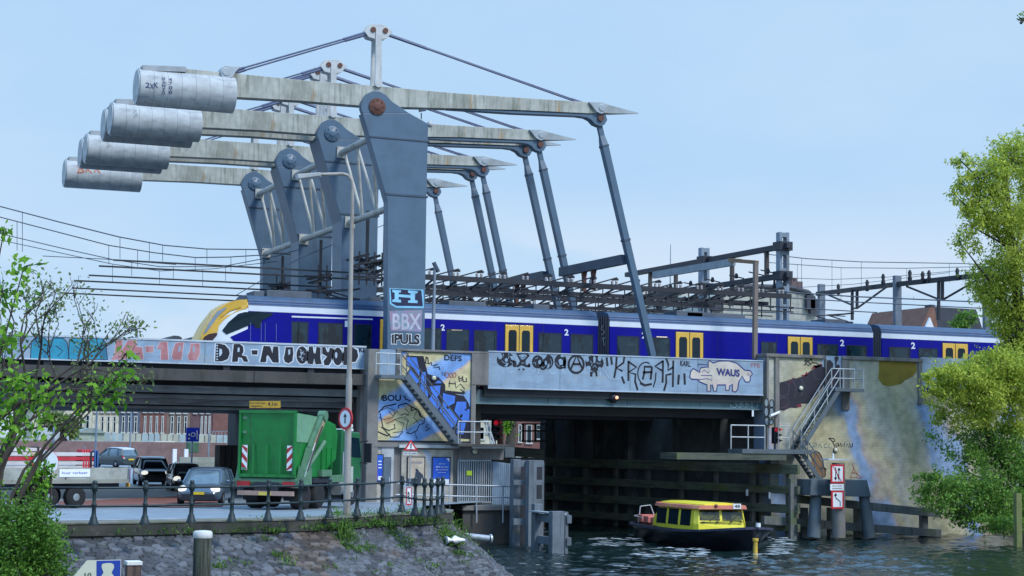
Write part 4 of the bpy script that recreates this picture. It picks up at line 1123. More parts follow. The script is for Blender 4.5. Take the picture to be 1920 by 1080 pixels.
arc_o = [(0, 515), (60, 420), (130, 300), (200, 225), (290, 165), (390, 135), (500, 128)]
arc_i = [(500, 230), (420, 250), (330, 290), (250, 350), (190, 420), (170, 500), (80, 515), (20, 560), (-5, 600)]
mb.add(nside(qn(dens(arc_o + arc_i)), .02), [tuple(range(len(dens(arc_o + arc_i))))])
mb.build('yellow_front', TYEL, cab)
cowl = MB()
rr_ = []
for i, x in enumerate(stations[2:]):
    t = (x - 16.78) / (X0 - 16.78); ins = .55 * (1 - t) ** 2.2
    z = top_at(x) + .025; sh = min(.55, (z - 7.9) * .35) * (1 - .3 * t)
    a = TN + ins - .015
    half = [(a, z - sh * 1.1), (a + .06, z - sh * .55), (a + .23, z - sh * .18), (a + .6, z), (a + 1.0, z + .01)]
    rr_.append([(x, y, zz) for y, zz in half + [(2 * (TN + 1.45) - y, zz) for y, zz in half[::-1]]])
cowl.loft(rr_, True, False).build('yellow_hood', TYEL, cab)
mb = MB()
for pts in ([(222, 475), (290, 385), (400, 290), (470, 270), (620, 268), (780, 280), (790, 300), (665, 365), (600, 400), (530, 415), (270, 520)], [(575, 400), (665, 370), (655, 450), (590, 455)]):
    d_ = dens(pts); mb.add(nside(qn(d_), .03 if pts[0][0] < 300 else .034), [tuple(range(len(d_)))])
mb.build('cab_window', GLASS, cab)
mb = MB()
d_ = dens([(310, 550), (530, 450), (670, 380), (870, 290), (1000, 290), (1000, 630), (360, 605)])
mb.add(nside(qn(d_), .026), [tuple(range(len(d_)))])
mb.build('blue_flash', BLUE, cab)
mb = MB()
for pts in ([(30, 545), (80, 515), (170, 505), (165, 530), (110, 590), (60, 600), (10, 598)],):
    d_ = dens(pts); mb.add(nside(qn(d_), .04), [tuple(range(len(d_)))])
mb.build('headlight', M('lamp_dark_red', (.05, .02, .03), .2), cab)
mb = MB()
d_ = dens([(15, 520), (75, 395), (165, 265), (255, 215), (270, 225), (190, 300), (120, 400), (50, 500)])
mb.add(nside(qn(d_), .032), [tuple(range(len(d_)))])
mb.build('windscreen_edge', M('windscreen', (.25, .33, .4), .1), cab)
mb = MB()
for x in (535, 655, 700, 825):
    p = nside(qn([(x, 390 if x < 800 else 400), (x, 600)]), .04); mb.tube(p[0], p[1], .02, n=6)
mb.build('cab_handrail', M('handrail_blue', (.1, .14, .45), .4), cab)
RGEAR = M('roof_gear', (.10, .12, .15), .7)
WSTR = M('warm_strip', (.9, .7, .5), .4, emit=.5, mottle=0)
SEAM = M('seam_dark', (.004, .005, .07), .5, mottle=0)
for par_, xs in ((c1, (22.3, 25.9, 28.2, 32.6, 35.3)), (c2, (40.9, 45.6, 47.6, 49.3, 52.2)), (c3, (58.2, 59.6, 62.9, 64.6))):
    for x in xs: MB().box(x, x + .025, TN - .004, TN + .01, 7.85, 10.74).build('panel_joint', SEAM, par_)
# windows, doors, numbers
def tq(px0, py0, px1, py1): return at(px0, (py0 + py1) / 2, TN).x, at(px1, (py0 + py1) / 2, TN).x, at((px0 + px1) / 2, py1, TN).z, at((px0 + px1) / 2, py0, TN).z
TGL = M('train_glass', (.008, .03, .045), .06, spec=.5, layers=[((.03, .055, .06), (.9, .9, 2.2), .55, .62, .7), ((.002, .006, .012), (1.4, 1, .6), .5, .58, .8)], mottle=0)
WFR = M('window_rubber', (.004, .006, .05), .5, mottle=0)
def win(par, a, b, z0, z1):
    o = MB()
    f = .045
    o.box(a - f, a, TN - .018, TN + .02, z0 - f, z1 + f).box(b, b + f, TN - .018, TN + .02, z0 - f, z1 + f).box(a, b, TN - .018, TN + .02, z0 - f, z0).box(a, b, TN - .018, TN + .02, z1, z1 + f)
    o = o.build('window', WFR, par)
    MB().box(a, b, TN - .004, TN + .02, z0, z1).build('pane', TGL, o)
    return o
def tdoor(par, a, b):
    z0, z1 = 8.02, 10.62
    o = MB().box(a, b, TN - .03, TN + .02, z0, z1).build('door', TYEL, par, bevel=.02)
    m = (a + b) / 2
    w = (b - a) / 2
    MB().box(a - .05, a, TN - .02, TN + .02, z0, z1 + .05).box(b, b + .05, TN - .02, TN + .02, z0, z1 + .05).box(a, b, TN - .02, TN + .02, z1, z1 + .05).build('door_seal', WFR, o)
    mb = MB()
    for s in (-1, 1):
        cx = m + s * w * .48
        pr = [(cx - w * .29, 8.5), (cx + w * .29, 8.5), (cx + w * .29, 10.25), (cx + w * .2, 10.36), (cx - w * .2, 10.36), (cx - w * .29, 10.25)]
        mb.prism(pr, 'y', TN - .042, TN - .03)
    mb.box(m - .015, m + .015, TN - .042, TN - .03, z0, z1)
    mb.build('door_glass', GLASS, o)
    return o
ZW0, ZW1 = 8.85, 10.25
for par, ws in ((c1, [(532.5, 576, 9.25, 10.3), (597.5, 641, 9.25, 10.3), (664, 695, 9.0, 10.3), (795, 826, ZW0, ZW1), (838, 878, ZW0, ZW1), (890, 930, ZW0, ZW1), (1011, 1052, ZW0, ZW1), (1071, 1111, 9.25, ZW1)]),
                (c2, [(1158, 1197, 9.15, ZW1), (1225, 1255, ZW0, ZW1), (1428, 1455, ZW0, ZW1), (1533, 1570, ZW0, ZW1), (1588, 1624, ZW0, ZW1)]),
                (c3, [(1668, 1705, ZW0, ZW1), (1723, 1757, ZW0, ZW1), (1835, 1870, ZW0, ZW1)])):
    for a, b, z0, z1 in ws: win(par, X(a, TN), X(b, TN), z0, z1)
for par, ds in ((c1, [(712, 758), (947, 999)]), (c2, [(1267, 1318), (1477, 1523)]), (c3, [(1767, 1814)])):
    for a, b in ds: tdoor(par, X(a, TN), X(b, TN))
mb1 = MB()
text_px(MB(), '1', ((646.5, 613), (652, 613), (646.5, 601.5)), TN, .03, .014).build('class_number', TWHT, c1)
for cc_, xs in ((c1, (830, 1062)), (c2, (1207, 1579)), (c3, (1712,))):
    for x in xs:
        y = 614 + (x - 830) * .0385
        text_px(MB(), '2', ((x - 3.6, y + 6), (x + 4, y + 6.2), (x - 3.6, y - 6)), TN, .03, .014).build('class_number', TWHT, cc_)
fill(mb1, [(531, 591.5), (699, 597.5), (699, 600), (531, 594.5)], TN, .012)
mb1.build('white_stripe', TWHT, c1)
for x in (838, 1222): 
    fill(MB(), [(x + 9, 617 + (x - 838) * .036), (x + 29, 617.6 + (x - 838) * .036), (x + 29, 619.4 + (x - 838) * .036), (x + 9, 619 + (x - 838) * .036)], TN, .016).build('destination_light', WSTR, c1)
for a, b, h in ((480, 500, .22), (505, 590, .3), (700, 722, .2), (850, 920, .2), (1010, 1040, .22), (1280, 1330, .25), (1300, 1410, .2), (1560, 1600, .18)):
    MB().box(X(a, TN), X(b, TN), TN + .7, TN + 2.2, 11.5, 11.58 + h).build('roof_equipment', RGEAR, tr, bevel=.03)
def panto(px):
    x = X(px, TN)
    mb = MB()
    for y in (TN + .9, TN + 2.0):
        mb.bar((x - .7, y, 11.65), (x + .7, y, 11.65), .07).bar((x + .6, y, 11.68), (x - .8, y, 12.0), .06).bar((x - .8, y, 12.0), (x + .8, y, 12.15), .05)
    mb.bar((x + .8, TN + .6, 12.15), (x + .8, TN + 2.3, 12.15), .08).box(x - .9, x + .9, TN + .8, TN + 2.1, 11.58, 11.68)
    mb.build('pantograph', DARK, tr)
panto(1590); panto(650)
p = at(1763, 606, TN)
MB().prism([(p.x - .3, 11.5), (p.x + .35, 11.5), (p.x + .05, 12.15)], 'y', TN + 1.0, TN + 1.15).build('roof_marker', WHITE, tr)
# ------------------------------------------------------------------ overhead line
DST = M('catenary_dark', (.022, .026, .036), .6)
for k, (y, lab) in enumerate(((80.6, 'nearest dark overhead conductor rail with brackets, over the blue train'), (89.2, 'middle dark overhead conductor rail with brackets'), (97.7, 'farthest dark overhead conductor rail low above the train roof'))):
    t = thing('overhead_conductor_rail', lab, 'overhead line', (40, y, 13), 'overhead conductor rails')
    xs, xe = X((212, 167, 136)[k], y, 500), 51.2
    mb = MB()
    xm = X((740, 640, 560)[k], y, 520)
    mb.bar((xs, y, 13.02), (xm, y, 13.02), .07, .08).bar((xs - .6, y + .4, 12.74), (xm, y + .4, 12.74), .06, .08)
    mb.bar((xm, y, 13.0), (xe, y, 13.0), .26, .26)
    mb.bar((xm, y - .3, 12.1), (xe, y - .3, 12.1), .06, .07).bar((xm, y + .3, 12.4), (xe, y + .3, 12.4), .05, .06)
    mb.build('rail', DST, t)
    mb = MB().bar((xm + 1, y + 2.4, 12.75), (xe, y + 2.4, 12.75), .2, .2).bar((xm + 1, y + 1.9, 12.0), (xe, y + 1.9, 12.0), .06, .06)
    mb.build('rail', DST, t)
    x = xm + .5
    mb = MB(); m2 = MB()
    while x < xe - .5:
        mb.bar((x - .9, y - .05, 13.12), (x + .35, y - .05, 13.5), .1, .07).bar((x + .1, y, 13.4), (x + .45, y, 13.42), .12, .12)
        m2.lathe((x + .05, y - .1, 13.1), [(.05, 0), (.09, .05), (.05, .1), (.09, .15), (.05, .22)], 8).lathe((x + .3, y - .1, 13.1), [(.05, 0), (.09, .05), (.05, .1), (.09, .15), (.05, .22)], 8)
        mb.bar((x + .8, y - .1, 12.1), (x + .8, y - .1, 12.9), .05).bar((x + .7, y - .1, 12.35), (x + 1.0, y - .1, 12.35), .08, .12)
        mb.bar((x - .3, y + 2.3, 12.85), (x + .8, y + 2.3, 13.15), .09, .07).bar((x + .4, y + 2.3, 11.95), (x + .4, y + 2.3, 12.7), .05).bar((x - .9, y, 13.0), (x - .6, y + 2.4, 12.75), .08)
        x += 1.3
    mb.build('bracket', DST, t); m2.build('insulator', M('insulator_%d' % k, (.4, .36, .36), .35), t)
def clutter(px0, px1, py0, py1, Y, n, lab):           # bracket gear on the tower portals
    t = thing('overhead_line_bracket', lab, 'overhead line', at(px0, py1, Y), 'bracket clusters between the towers')
    mb = MB()
    r = random.Random(int(Y))
    a, b = at(px0, py1, Y), at(px1, py0, Y)
    for i in range(n):
        x = a.x + (b.x - a.x) * r.random(); z = a.z + (b.z - a.z) * r.random()
        l = .3 + r.random() * .9
        mb.bar((x - l / 2, Y + r.random(), z), (x + l / 2, Y + r.random(), z + l * (.32 if r.random() < .7 else -.1)), .07 + .06 * r.random())
    for i in range(4):
        x = a.x + (b.x - a.x) * (i + .5) / 4
        mb.bar((x, Y + .2, a.z - .3), (x, Y + .2, b.z + .4), .07)
    mb.bar((a.x - .5, Y + .1, a.z + .1), (b.x + .3, Y + .1, a.z + .1), .12).bar((a.x - .3, Y + .1, a.z + (b.z - a.z) * .6), (b.x, Y + .1, b.z + .1), .1)
    mb.build('arms', DST, t)
clutter(668, 726, 488, 522, 81.5, 22, 'dark bracket cluster left of the nearest tower')
clutter(590, 655, 512, 548, 89.8, 20, 'dark bracket cluster between the second tower and the lamp post')
clutter(512, 572, 528, 556, 98, 18, 'dark bracket cluster in front of the farthest tower base')
for k, (x, y0, Y) in enumerate(((690, 395, 82.5), (723, 380, 80.0), (602, 450, 90.5), (629, 440, 88.4), (530, 480, 99), (548, 470, 97.3))):
    a = at(x, y0, Y); 
    o = MB().bar((a.x, Y, a.z), (a.x, Y, 13.2), .14).build('hanging_post', DST)
    tag(o, ['dark post hanging from the nearest white brace, left one', 'dark post hanging beside the nearest tower', 'dark post hanging from the middle brace, left one', 'dark post hanging from the middle brace, right one', 'dark post hanging from the farthest brace, left one', 'dark post hanging from the farthest brace, right one'][k], 'post', 'hanging posts under the braces')
WIRE = M('wire', (.05, .075, .11), .5)
def wires(name, lab, lines, Y, r=.022, drop=None, grp=None):
    t = thing(name, lab, 'overhead line', at(*lines[0][0], Y), grp)
    for l in lines:
        p = [at(x, y, Y) for x, y in l]
        MB().path(p, r, 5).build('wire', WIRE, t)
    if drop:
        for x, y0, y1 in drop: MB().tube(at(x, y0, Y), at(x, y1, Y), .014, n=4).build('dropper', WIRE, t)
    return t
GW = 'overhead wires left of the towers'
wires('overhead_wire', 'topmost sagging overhead wire at the left edge', [[(-60, 370), (0, 387), (110, 416), (222, 444), (308, 460), (388, 467), (495, 468)]], 80.6, .03, [(42, 399, 472), (225, 445, 485), (280, 455, 489), (305, 459, 490), (388, 467, 494), (461, 468, 497)], GW)
wires('overhead_wire', 'second sagging overhead wire from the top at the left edge', [[(-60, 393), (0, 407), (100, 433), (204, 460), (290, 474), (367, 483), (430, 482), (495, 478)]], 84, .028, [(32, 416, 470), (204, 460, 495), (258, 469, 500), (366, 483, 505), (433, 482, 508)], GW)
wires('overhead_wire', 'third sagging overhead wire with long droppers at left', [[(-60, 428), (0, 438), (110, 464), (213, 487), (300, 500), (415, 500), (520, 480), (560, 468)]], 89, .024, [(247, 492, 517), (325, 500, 522), (423, 499, 527)], GW)
wires('overhead_wire', 'fourth sagging overhead wire behind the sparse tree', [[(-60, 438), (0, 450), (140, 480), (210, 495), (300, 508), (400, 504), (520, 490)], [(80, 480), (200, 486), (330, 496)]], 97, .022, [(211, 496, 528), (299, 508, 533), (380, 505, 537)], GW)
wires('overhead_wire', 'overhead feeder wire with insulators crossing the towers', [[(440, 555), (560, 485), (650, 448), (725, 420)]], 86, .02, None, GW)
GR = 'overhead wires right of the lattice post'
wires('overhead_wire', 'topmost overhead wire running right of the lattice post', [[(1432, 476), (1513, 485), (1613, 491), (1800, 494), (1960, 500)]], 88, .028, [(1503, 484, 547), (1560, 489, 552), (1615, 491, 540), (1780, 494, 530)], GR)
wires('overhead_wire', 'second overhead wire running right of the lattice post', [[(1437, 492), (1580, 502), (1700, 503), (1960, 497)]], 92, .024, [(1495, 496, 560), (1577, 502, 565), (1700, 503, 540)], GR)
wires('overhead_wire', 'third overhead wire, sagging in the middle above the right gantry', [[(1480, 521), (1560, 524), (1660, 520), (1790, 508), (1960, 500)], [(1480, 540), (1600, 533), (1780, 511)]], 97, .02, None, GR)
wires('overhead_contact_wire', 'upper dark contact wire from the lattice post to the willow', [[(1400, 543), (1600, 556), (1830, 566), (1960, 573)]], 80.6, .04, [(1455, 530, 546), (1600, 545, 556), (1713, 556, 561)], GR)
wires('overhead_contact_wire', 'lower dark contact wires from the grey mansard house to the willow', [[(1330, 549), (1600, 566), (1760, 574), (1960, 584)], [(1330, 566), (1500, 578), (1645, 586)], [(1330, 580), (1585, 593)]], 89, .036, None, GR)
# gantry with the lattice post
gn = thing('catenary_gantry', 'dark overhead line gantry with a tall grey lattice post, right of the lifting span', 'gantry', (51.4, 81.5, 7.5))
LP = M('gantry_grey', (.23, .29, .36), .55, layers=[((.14, .14, .14), (2, 2, .6), .5, .7, .7)])
def lattice_post(px, Y, ptop, w, name, par, mat):
    c = at(px, ptop, Y)
    z1, z0 = c.z, 7.4
    mb = MB()
    for s in (-1, 1): mb.box(c.x + s * w / 2 - .09, c.x + s * w / 2 + .09, Y - .2, Y + .2, z0, z1)
    z = z1 - .18
    while z > z0:
        mb.box(c.x - w / 2 + .09, c.x + w / 2 - .09, Y - .19, Y + .19, z - .1, z + .16)
        z -= 1.02
    return mb.build(name, mat, par, bevel=.01), c
_, pc = lattice_post(1467.5, 81.5, 436, .46, 'post', gn, LP)
_, pc2 = lattice_post(1320, 90.3, 465, .4, 'post', gn, LP)
za, zb = Zp(1467, 462, 81.5), Zp(1467, 517, 81.5)
mb = MB()
for z, h in ((za, .3), (zb, .3)):
    mb.box(pc.x - .16, pc.x + .16, 80.8, 101, z - h / 2, z + h / 2)
    for y in (81.5, 90.3): mb.box(pc.x - .42, pc.x + .42, y - .4, y + .4, z - .25, z + .25)
mb.build('beam', M('gantry_dark', (.03, .035, .05), .55), gn, bevel=.01)
GBR = M('gantry_brown', (.07, .055, .05), .6)
for y in (83.1, 87, 90.6, 94, 97.5): MB().box(pc.x - .1, pc.x + .1, y, y + .22, zb - .6 if y != 83.1 else zb, za).build('dropper_post', GBR, gn)
r5 = random.Random(5)
for y in (81.9, 83.2, 85.4, 88.2, 90.9, 93.5, 96):
    mb = MB()
    mb.lathe((pc.x - .3, y, zb - .9), [(.09, 0), (.16, .1), (.08, .2), (.15, .3), (.08, .42), (.05, .75)], 8)
    mb.bar((pc.x - 1.3, y, zb - .95), (pc.x + .2, y, zb - .7), .07).bar((pc.x - 1.2, y, zb + .3), (pc.x - .2, y, zb + .15), .06).lathe((pc.x - .6, y + .2, zb + .15), [(.08, 0), (.13, .1), (.07, .3)], 8)
    mb.bar((pc.x - 2.2, y + .3, zb - 1.2 + r5.random() * .5), (pc.x + .6, y + .3, zb - 1.1 + r5.random() * .4), .07)
    mb.build('insulator', DST, gn)
# second gantry farther right
g2 = thing('catenary_gantry', 'distant slim overhead line gantry with diagonal struts, left of the willow', 'gantry', (70, 98, 7.5))
def at2(x, y, ya=86.): # the gantry stands on a line across the tracks
    return at(x, y, ya)
Ya, Yb, Yc = 107., 93., 84.
G2P = M('gantry2_post', (.16, .2, .25), .6)
for (x, yt, Y, w) in ((1540, 533, Ya, .5), (1682, 517, Yb, .5), (1850, 500, Yc, .5)):
    a = at(x, yt, Y); MB().box(a.x - w * .5, a.x + w * .5, Y - .15, Y + .15, 7.4, a.z).build('post', G2P, g2)
mb = MB()
A, B, C_ = at(1533, 551, Ya), at(1682, 533, Yb), at(1850, 515, Yc)
mb.bar(A, B, .3, .3).bar(B, C_, .3, .3)
for (x0, y0, Y0, x1, y1, Y1) in ((1607, 578, 99, 1665, 536, Yb), (1598, 572, 100, 1553, 553, Ya), (1762, 562, 88, 1700, 537, 92), (1768, 562, 88, 1832, 525, 85), (1607, 578, 99, 1598, 578, 100)):
    mb.tube(at(x0, y0, Y0), at(x1, y1, Y1), .07, n=6)
for x, y0, y1, Y in ((1598, 543, 600, 100), (1607, 543, 578, 99), (1760, 527, 600, 88.5), (1767, 527, 562, 88)): mb.bar(at(x, y0, Y), at(x, y1, Y), .16)
for x, y, Y in ((1572, 545, 103), (1626, 538, 97), (1656, 527, 95), (1706, 520, 92), (1730, 523, 90), (1742, 521, 89.5), (1795, 517, 86.5)): 
    a = at(x, y, Y); mb.lathe((a.x, a.y, a.z - .3), [(.1, 0), (.16, .2), (.1, .4), (.14, .6), (.06, .8)], 7)
mb.build('beam', DST, g2)
# lamp posts
POLE = M('lamp_pole', (.36, .34, .31), .6, layers=[((.2, .15, .11), (2.5, 2.5, .8), .5, .7, .7)])
lp = thing('street_lamp', 'tall rusty street lamp with a bent arm in front of the green truck', 'street lamp', (16.5, 52.4, 2.2))
b0, b1 = at(650, 973, 52.4), at(661, 352, 52.4)
pts = [at(661, 352, 52.4), at(659, 338, 52.4), at(653, 329, 52.4), at(643, 326, 52.4), at(597, 327, 52.4)]
MB().tube(b0, b0.lerp(b1, .42), .12, .1, 12).tube(b0.lerp(b1, .42), b1, .085, .06, 12).tube(b0 - Vector((0, 0, .1)), b0 + Vector((0, 0, .5)), .15, .12, 12).build('pole', POLE, lp)
MB().path(pts, .055, 8).build('arm', POLE, lp)
a, b = at(600, 327, 52.4), at(556, 332, 52.4)
MB().bar(a, b, .22, .12, w2=.3, h2=.16).bar(a + Vector((.02, 0, -.05)), b + Vector((.2, 0, -.06)), .16, .08).build('lamp_head', M('lamp_head_grey', (.4, .43, .44), .5), lp, bevel=.02)
sg = thing('round_road_sign', 'round white prohibition sign with red rim seen from the side on the tall lamp post', 'sign', at(648, 785, 52.2))
c = at(648, 785, 52.2)
dn = Vector((-.93, -.35, 0)).normalized(); de = Vector((-dn.y, dn.x, 0))
def disc(mb, c, r, n=24, off=0.): return mb.face([c + dn * off + de * (r * math.cos(2 * math.pi * k / n)) + Vector((0, 0, r * math.sin(2 * math.pi * k / n))) for k in range(n)])
mb = MB()
mb.tube(c - dn * .015, c + dn * .015, .36, n=24).build('rim', RED, sg)
mb = MB(); disc(mb, c, .27, off=.02); mb.build('face', WHITE, sg)
mb = MB(); ctr = c + dn * .026
mb.face([ctr + de * -.03 + Vector((0, 0, -.15)), ctr + de * .03 + Vector((0, 0, -.15)), ctr + de * .03 + Vector((0, 0, .1)), ctr + de * -.03 + Vector((0, 0, .1))]); mb.face([ctr + de * -.09 + Vector((0, 0, .06)), ctr + de * .09 + Vector((0, 0, .06)), ctr + Vector((0, 0, .17))])
mb.build('arrow', BLACK, sg)
l2 = thing('lamp_mast', 'slim grey mast on the pier top right of the nearest tower', 'mast', at(812, 655, 77.3))
MB().tube(at(811, 657, 77.3), at(815.5, 500, 77.3), .11, .06, 10).build('pole', LP, l2)
a = at(815, 498, 77.3); MB().bar(at(813, 492, 77.3), at(822, 510, 77.3), .2, .14).build('head', STEELD, l2)
l3 = thing('signal_mast', 'brown square post on the lifting span with a long grey arm reaching left', 'mast', at(1416, 672, 77))
mb = MB(); e0, e1 = at(1415, 673, 77), at(1417, 492, 77)
mb.bar(e0, e1, .22).build('post', M('brown_post', (.20, .16, .14), .6), l3)
mb = MB(); mb.bar(e1 + Vector((.11, 0, 0)), at(1382, 489, 78.5), .2, .2).bar(at(1386, 489, 78.5), at(1370, 488, 79.5), .3, .22).build('bracket', M('brown_orange', (.28, .16, .09), .6), l3)
mb = MB(); mb.bar(at(1376, 491, 79.4), at(1226, 516, 89), .22, .4).build('arm', M('pale_arm', (.3, .36, .4), .5), l3)
l4 = thing('street_lamp', 'small distant street lamp above the left parapet behind the sparse tree', 'street lamp', at(256, 640, 120))
MB().tube(at(256, 645, 120), at(256, 615, 120), .1, n=8).bar(at(256, 616, 120), at(232, 614, 120), .12, .16).build('pole', LP, l4)
# ------------------------------------------------------------------ stairs and railings on the bridge piers
STR = M('stair_steel', (.11, .14, .165), .55, layers=[((.1, .11, .12), (2, 2, 2), .5, .7, .7)])
RAILM = M('rail_steel', (.46, .5, .52), .45, metal=.2)
def stair(name, lab, top, bot, w, Yn, railtop, n, rails=True):
    a, b = at(*top, Yn), at(*bot, Yn)
    t = thing(name, lab, 'staircase', b)
    mb = MB()
    for y in (Yn, Yn - w): mb.bar((a.x, y, a.z), (b.x, y, b.z), .05, .24)
    mb.build('stringer', STR, t)
    mb = MB()
    for k in range(1, n):
        p = a.lerp(b, k / n); mb.box(p.x - .16, p.x + .16, Yn - w, Yn, p.z - .02, p.z + .02)
    mb.build('steps', STR, t)
    if rails:
        mb = MB()
        for y in (Yn, Yn - w):
            for h in (.55, 1.05): mb.tube((a.x, y, a.z + h), (b.x, y, b.z + h), .028, n=8)
            for k in range(4):
                p = a.lerp(b, k / 3); mb.tube((p.x, y, p.z), (p.x, y, p.z + 1.05), .025, n=8)
        mb.build('handrail', RAILM if railtop else STR, t)
    return t
def platform(t, xa, xb, y0, y1, z, mat=STR, th=.16): return MB().box(xa, xb, y0, y1, z - th, z).build('platform', mat, t)
def guard(mb, pts, z, hs=(.55, 1.05), posts=True, r=.028):
    for (x0, y0), (x1, y1) in zip(pts[:-1], pts[1:]):
        for h in hs: mb.tube((x0, y0, z + h), (x1, y1, z + h), r, n=8)
    if posts:
        for x, y in pts: mb.tube((x, y, z), (x, y, z + hs[-1]), r, n=8)
s1 = stair('metal_staircase', 'steel staircase running down to the right across the blue graffiti mural', (752, 705), (852, 833), .75, YM - .3, False, 15)
zp = Zp(730, 704, YM - .3)
platform(s1, X(706, YM - .3), X(754, YM - .3), YM - 1.05, YM - .16, zp)
mb = MB(); guard(mb, [(X(706, YM - 1), YM - 1.0), (X(728, YM - 1), YM - 1.0), (X(752, YM - 1), YM - 1.0)], zp, (.5, 1.0))
mb.build('platform_rail', RAILM, s1)
zl = Zp(880, 832, YM - .3)
wk = thing('walkway', 'low steel walkway with thin rails right of the mural, below the lifting span', 'walkway', at(860, 832, YM), None)
platform(wk, X(846, YM), X(948, YM), YM - 1.2, YM - .16, zl, CONCD, .12)
mb = MB(); guard(mb, [(X(v, YM - 1.1), YM - 1.1) for v in (862, 892, 922)], zl); mb.build('rail', RAILM, wk)
mb = MB()
for o_ in (0, .12): mb.bar(at(908 + o_ * 40, 788, YM - 1), at(922 + o_ * 40, 832, YM - 1), .07)
mb.bar(at(885, 838, YM - 1), at(948, 838, YM - 1), .12, .14)
for v in (888, 910): mb.bar(at(v, 832, YM - 1), at(v + 2, 840, YM - 1), .08)
mb.build('brace', RAILM, wk)
YS = YA - .35
s2 = stair('metal_staircase', 'pale steel staircase climbing right across the dark graffiti on the right abutment', (1559, 728), (1487, 842), .8, YS, True, 15)
zp = Zp(1575, 729, YS)
platform(s2, X(1549, YS), X(1603, YS), YS - .85, YS + .25, zp)
mb = MB(); guard(mb, [(X(v, YS - .8), YS - .8) for v in (1559, 1581, 1602)], zp, (.52, 1.02)); guard(mb, [(X(1602, YS), YS - .8), (X(1602, YS), YS + .2)], zp, (.52, 1.02))
mb.build('platform_rail', RAILM, s2)
w2 = thing('walkway', 'steel walkway with pale rails beside the red signal, right of the passage', 'walkway', at(1372, 843, YS))
zw = Zp(1420, 842, YS)
platform(w2, X(1370, YS), X(1500, YS), YS - 1.2, YA - .1, zw, STR, .22)
MB().box(X(1250, YS), X(1452, YS), YS - 1.15, YA + .3, zw - .55, zw - .225).build('bearer', WOODH, w2)
mb = MB(); guard(mb, [(X(v, YS - 1.1), YS - 1.1) for v in (1371, 1403, 1434)], zw, (.6, 1.2), r=.035); mb.build('rail', RAILM, w2); mb = MB(); guard(mb, [(X(v, YS - 1.1), YS - 1.1) for v in (1460, 1480)], zw, (.6, 1.2), r=.02)
mb.build('rail', RAILM, w2)
s3 = stair('metal_staircase', 'dark lower flight of steel steps going down right to the concrete mooring dolphin', (1487, 845), (1528, 905), .7, YS - .2, False, 9)
# concrete box with gate at the canal side, and low platform
gb = thing('gated_enclosure', 'concrete enclosure with grey vertical bar gate, round lamp and yellow notice beside the canal', 'enclosure', at(900, 945, YM))
zq_ = Zp(900, 945, YM)
ga, gbx = X(862, YM), X(946, YM)
MB().box(ga, gbx, YM - .1, YM + 4, Zp(900, 862, YM), Zp(900, 836, YM)).box(ga, X(866, YM), YM - .1, YM + .3, zq_, Zp(900, 862, YM)).build('wall', CONC, gb, bevel=.015)
MB().box(ga, gbx, YM + 2.2, YM + 2.4, zq_, Zp(900, 862, YM)).build('back_wall', CONCD, gb)
mb = MB()
xg0, xg1 = X(861, YM), X(922, YM)
n = 15
for k in range(n + 1):
    x = xg0 + (xg1 - xg0) * k / n; mb.box(x - .026, x + .026, YM - .16, YM - .12, zq_ + .05, Zp(900, 865, YM))
mb.box(xg0, xg1, YM - .18, YM - .1, Zp(900, 865, YM), Zp(900, 862, YM)).box(xg0, xg1, YM - .18, YM - .1, zq_ + .05, zq_ + .14)
mb.build('gate', M('gate_grey', (.33, .38, .42), .5, metal=.2), gb)
p0, p1 = at(922, 865, YM), at(969, 871, YM - .5)
mb = MB()
P = [Vector((p0.x, YM - .14, zq_)), Vector((p1.x, YM - .5, zq_ - .1)), Vector((p1.x, YM - .5, p1.z)), Vector((p0.x, YM - .14, p0.z))]
mb.add(P + [v + Vector((.03, .04, 0)) for v in P], [(0, 1, 2, 3), (7, 6, 5, 4), (0, 4, 5, 1), (1, 5, 6, 2), (2, 6, 7, 3), (3, 7, 4, 0)])
for k in range(13):
    q = P[0].lerp(P[1], k / 12); r_ = P[3].lerp(P[2], k / 12); mb.bar(q + Vector((0, -.02, 0)), r_ + Vector((0, -.02, 0)), .03)
mb.build('mesh_panel', M('mesh_panel_paint', (.30, .40, .50), .6, layers=[((.16, .2, .25), (6, 6, .4), .5, .7, .7)]), gb)
a = at(880, 887, YM - .2); MB().box(a.x - .14, a.x + .14, YM - .2, YM - .185, a.z - .11, a.z + .11).build('notice', M('lime_notice', (.55, .75, .05), .5), gb)
def bulkhead(px, py, Y, name, lab, r=.15):
    c = at(px, py, Y)
    t = thing(name, lab, 'lamp', c)
    MB().lathe((c.x, Y, c.z), [(r * 1.1, 0), (r * 1.1, -.05), (r * .9, -.06)], 16, 'y').build('base', STEELD, t)
    MB().ball((c.x, Y - .06, c.z), r * .92, 14, 1, .55, 1).build('lamp_cover', M('lamp_cover_' + str(px), (.75, .74, .55), .35), t)
bulkhead(890, 846, YM - .1, 'bulkhead_lamp', 'round cream wall lamp above the barred gate')
bulkhead(813, 709, YM, 'bulkhead_lamp', 'round cream wall lamp among the blue graffiti letters', .12)
bulkhead(1501, 728, YA, 'bulkhead_lamp', 'round cream wall lamp in the dark maroon graffiti', .13)
bulkhead(1566, 844, YA, 'bulkhead_lamp', 'round wall lamp below the word PAWN', .13)
qp = thing('quay_platform', 'low concrete quay platform at the water in front of the barred gate', 'quay', at(900, 948, YM))
MB().box(X(845, YM), X(962, YM), YM - 1.9, YM + 3, zq_ - .22, zq_ - .002).build('slab', CONC, qp, bevel=.02)
MB().box(X(848, YM), X(958, YM), YM - 1.75, YM + 2.8, -.8, zq_ - .22).build('wall', CONCD, qp)
tr_ = thing('tube_railing', 'thin galvanised tube railing along the quay in front of the posters and gate', 'railing', at(840, 945, YM - 2))
mb = MB()
A, B = at(742, 906, YM - 2.0), at(958, 912, YM - 2.0)
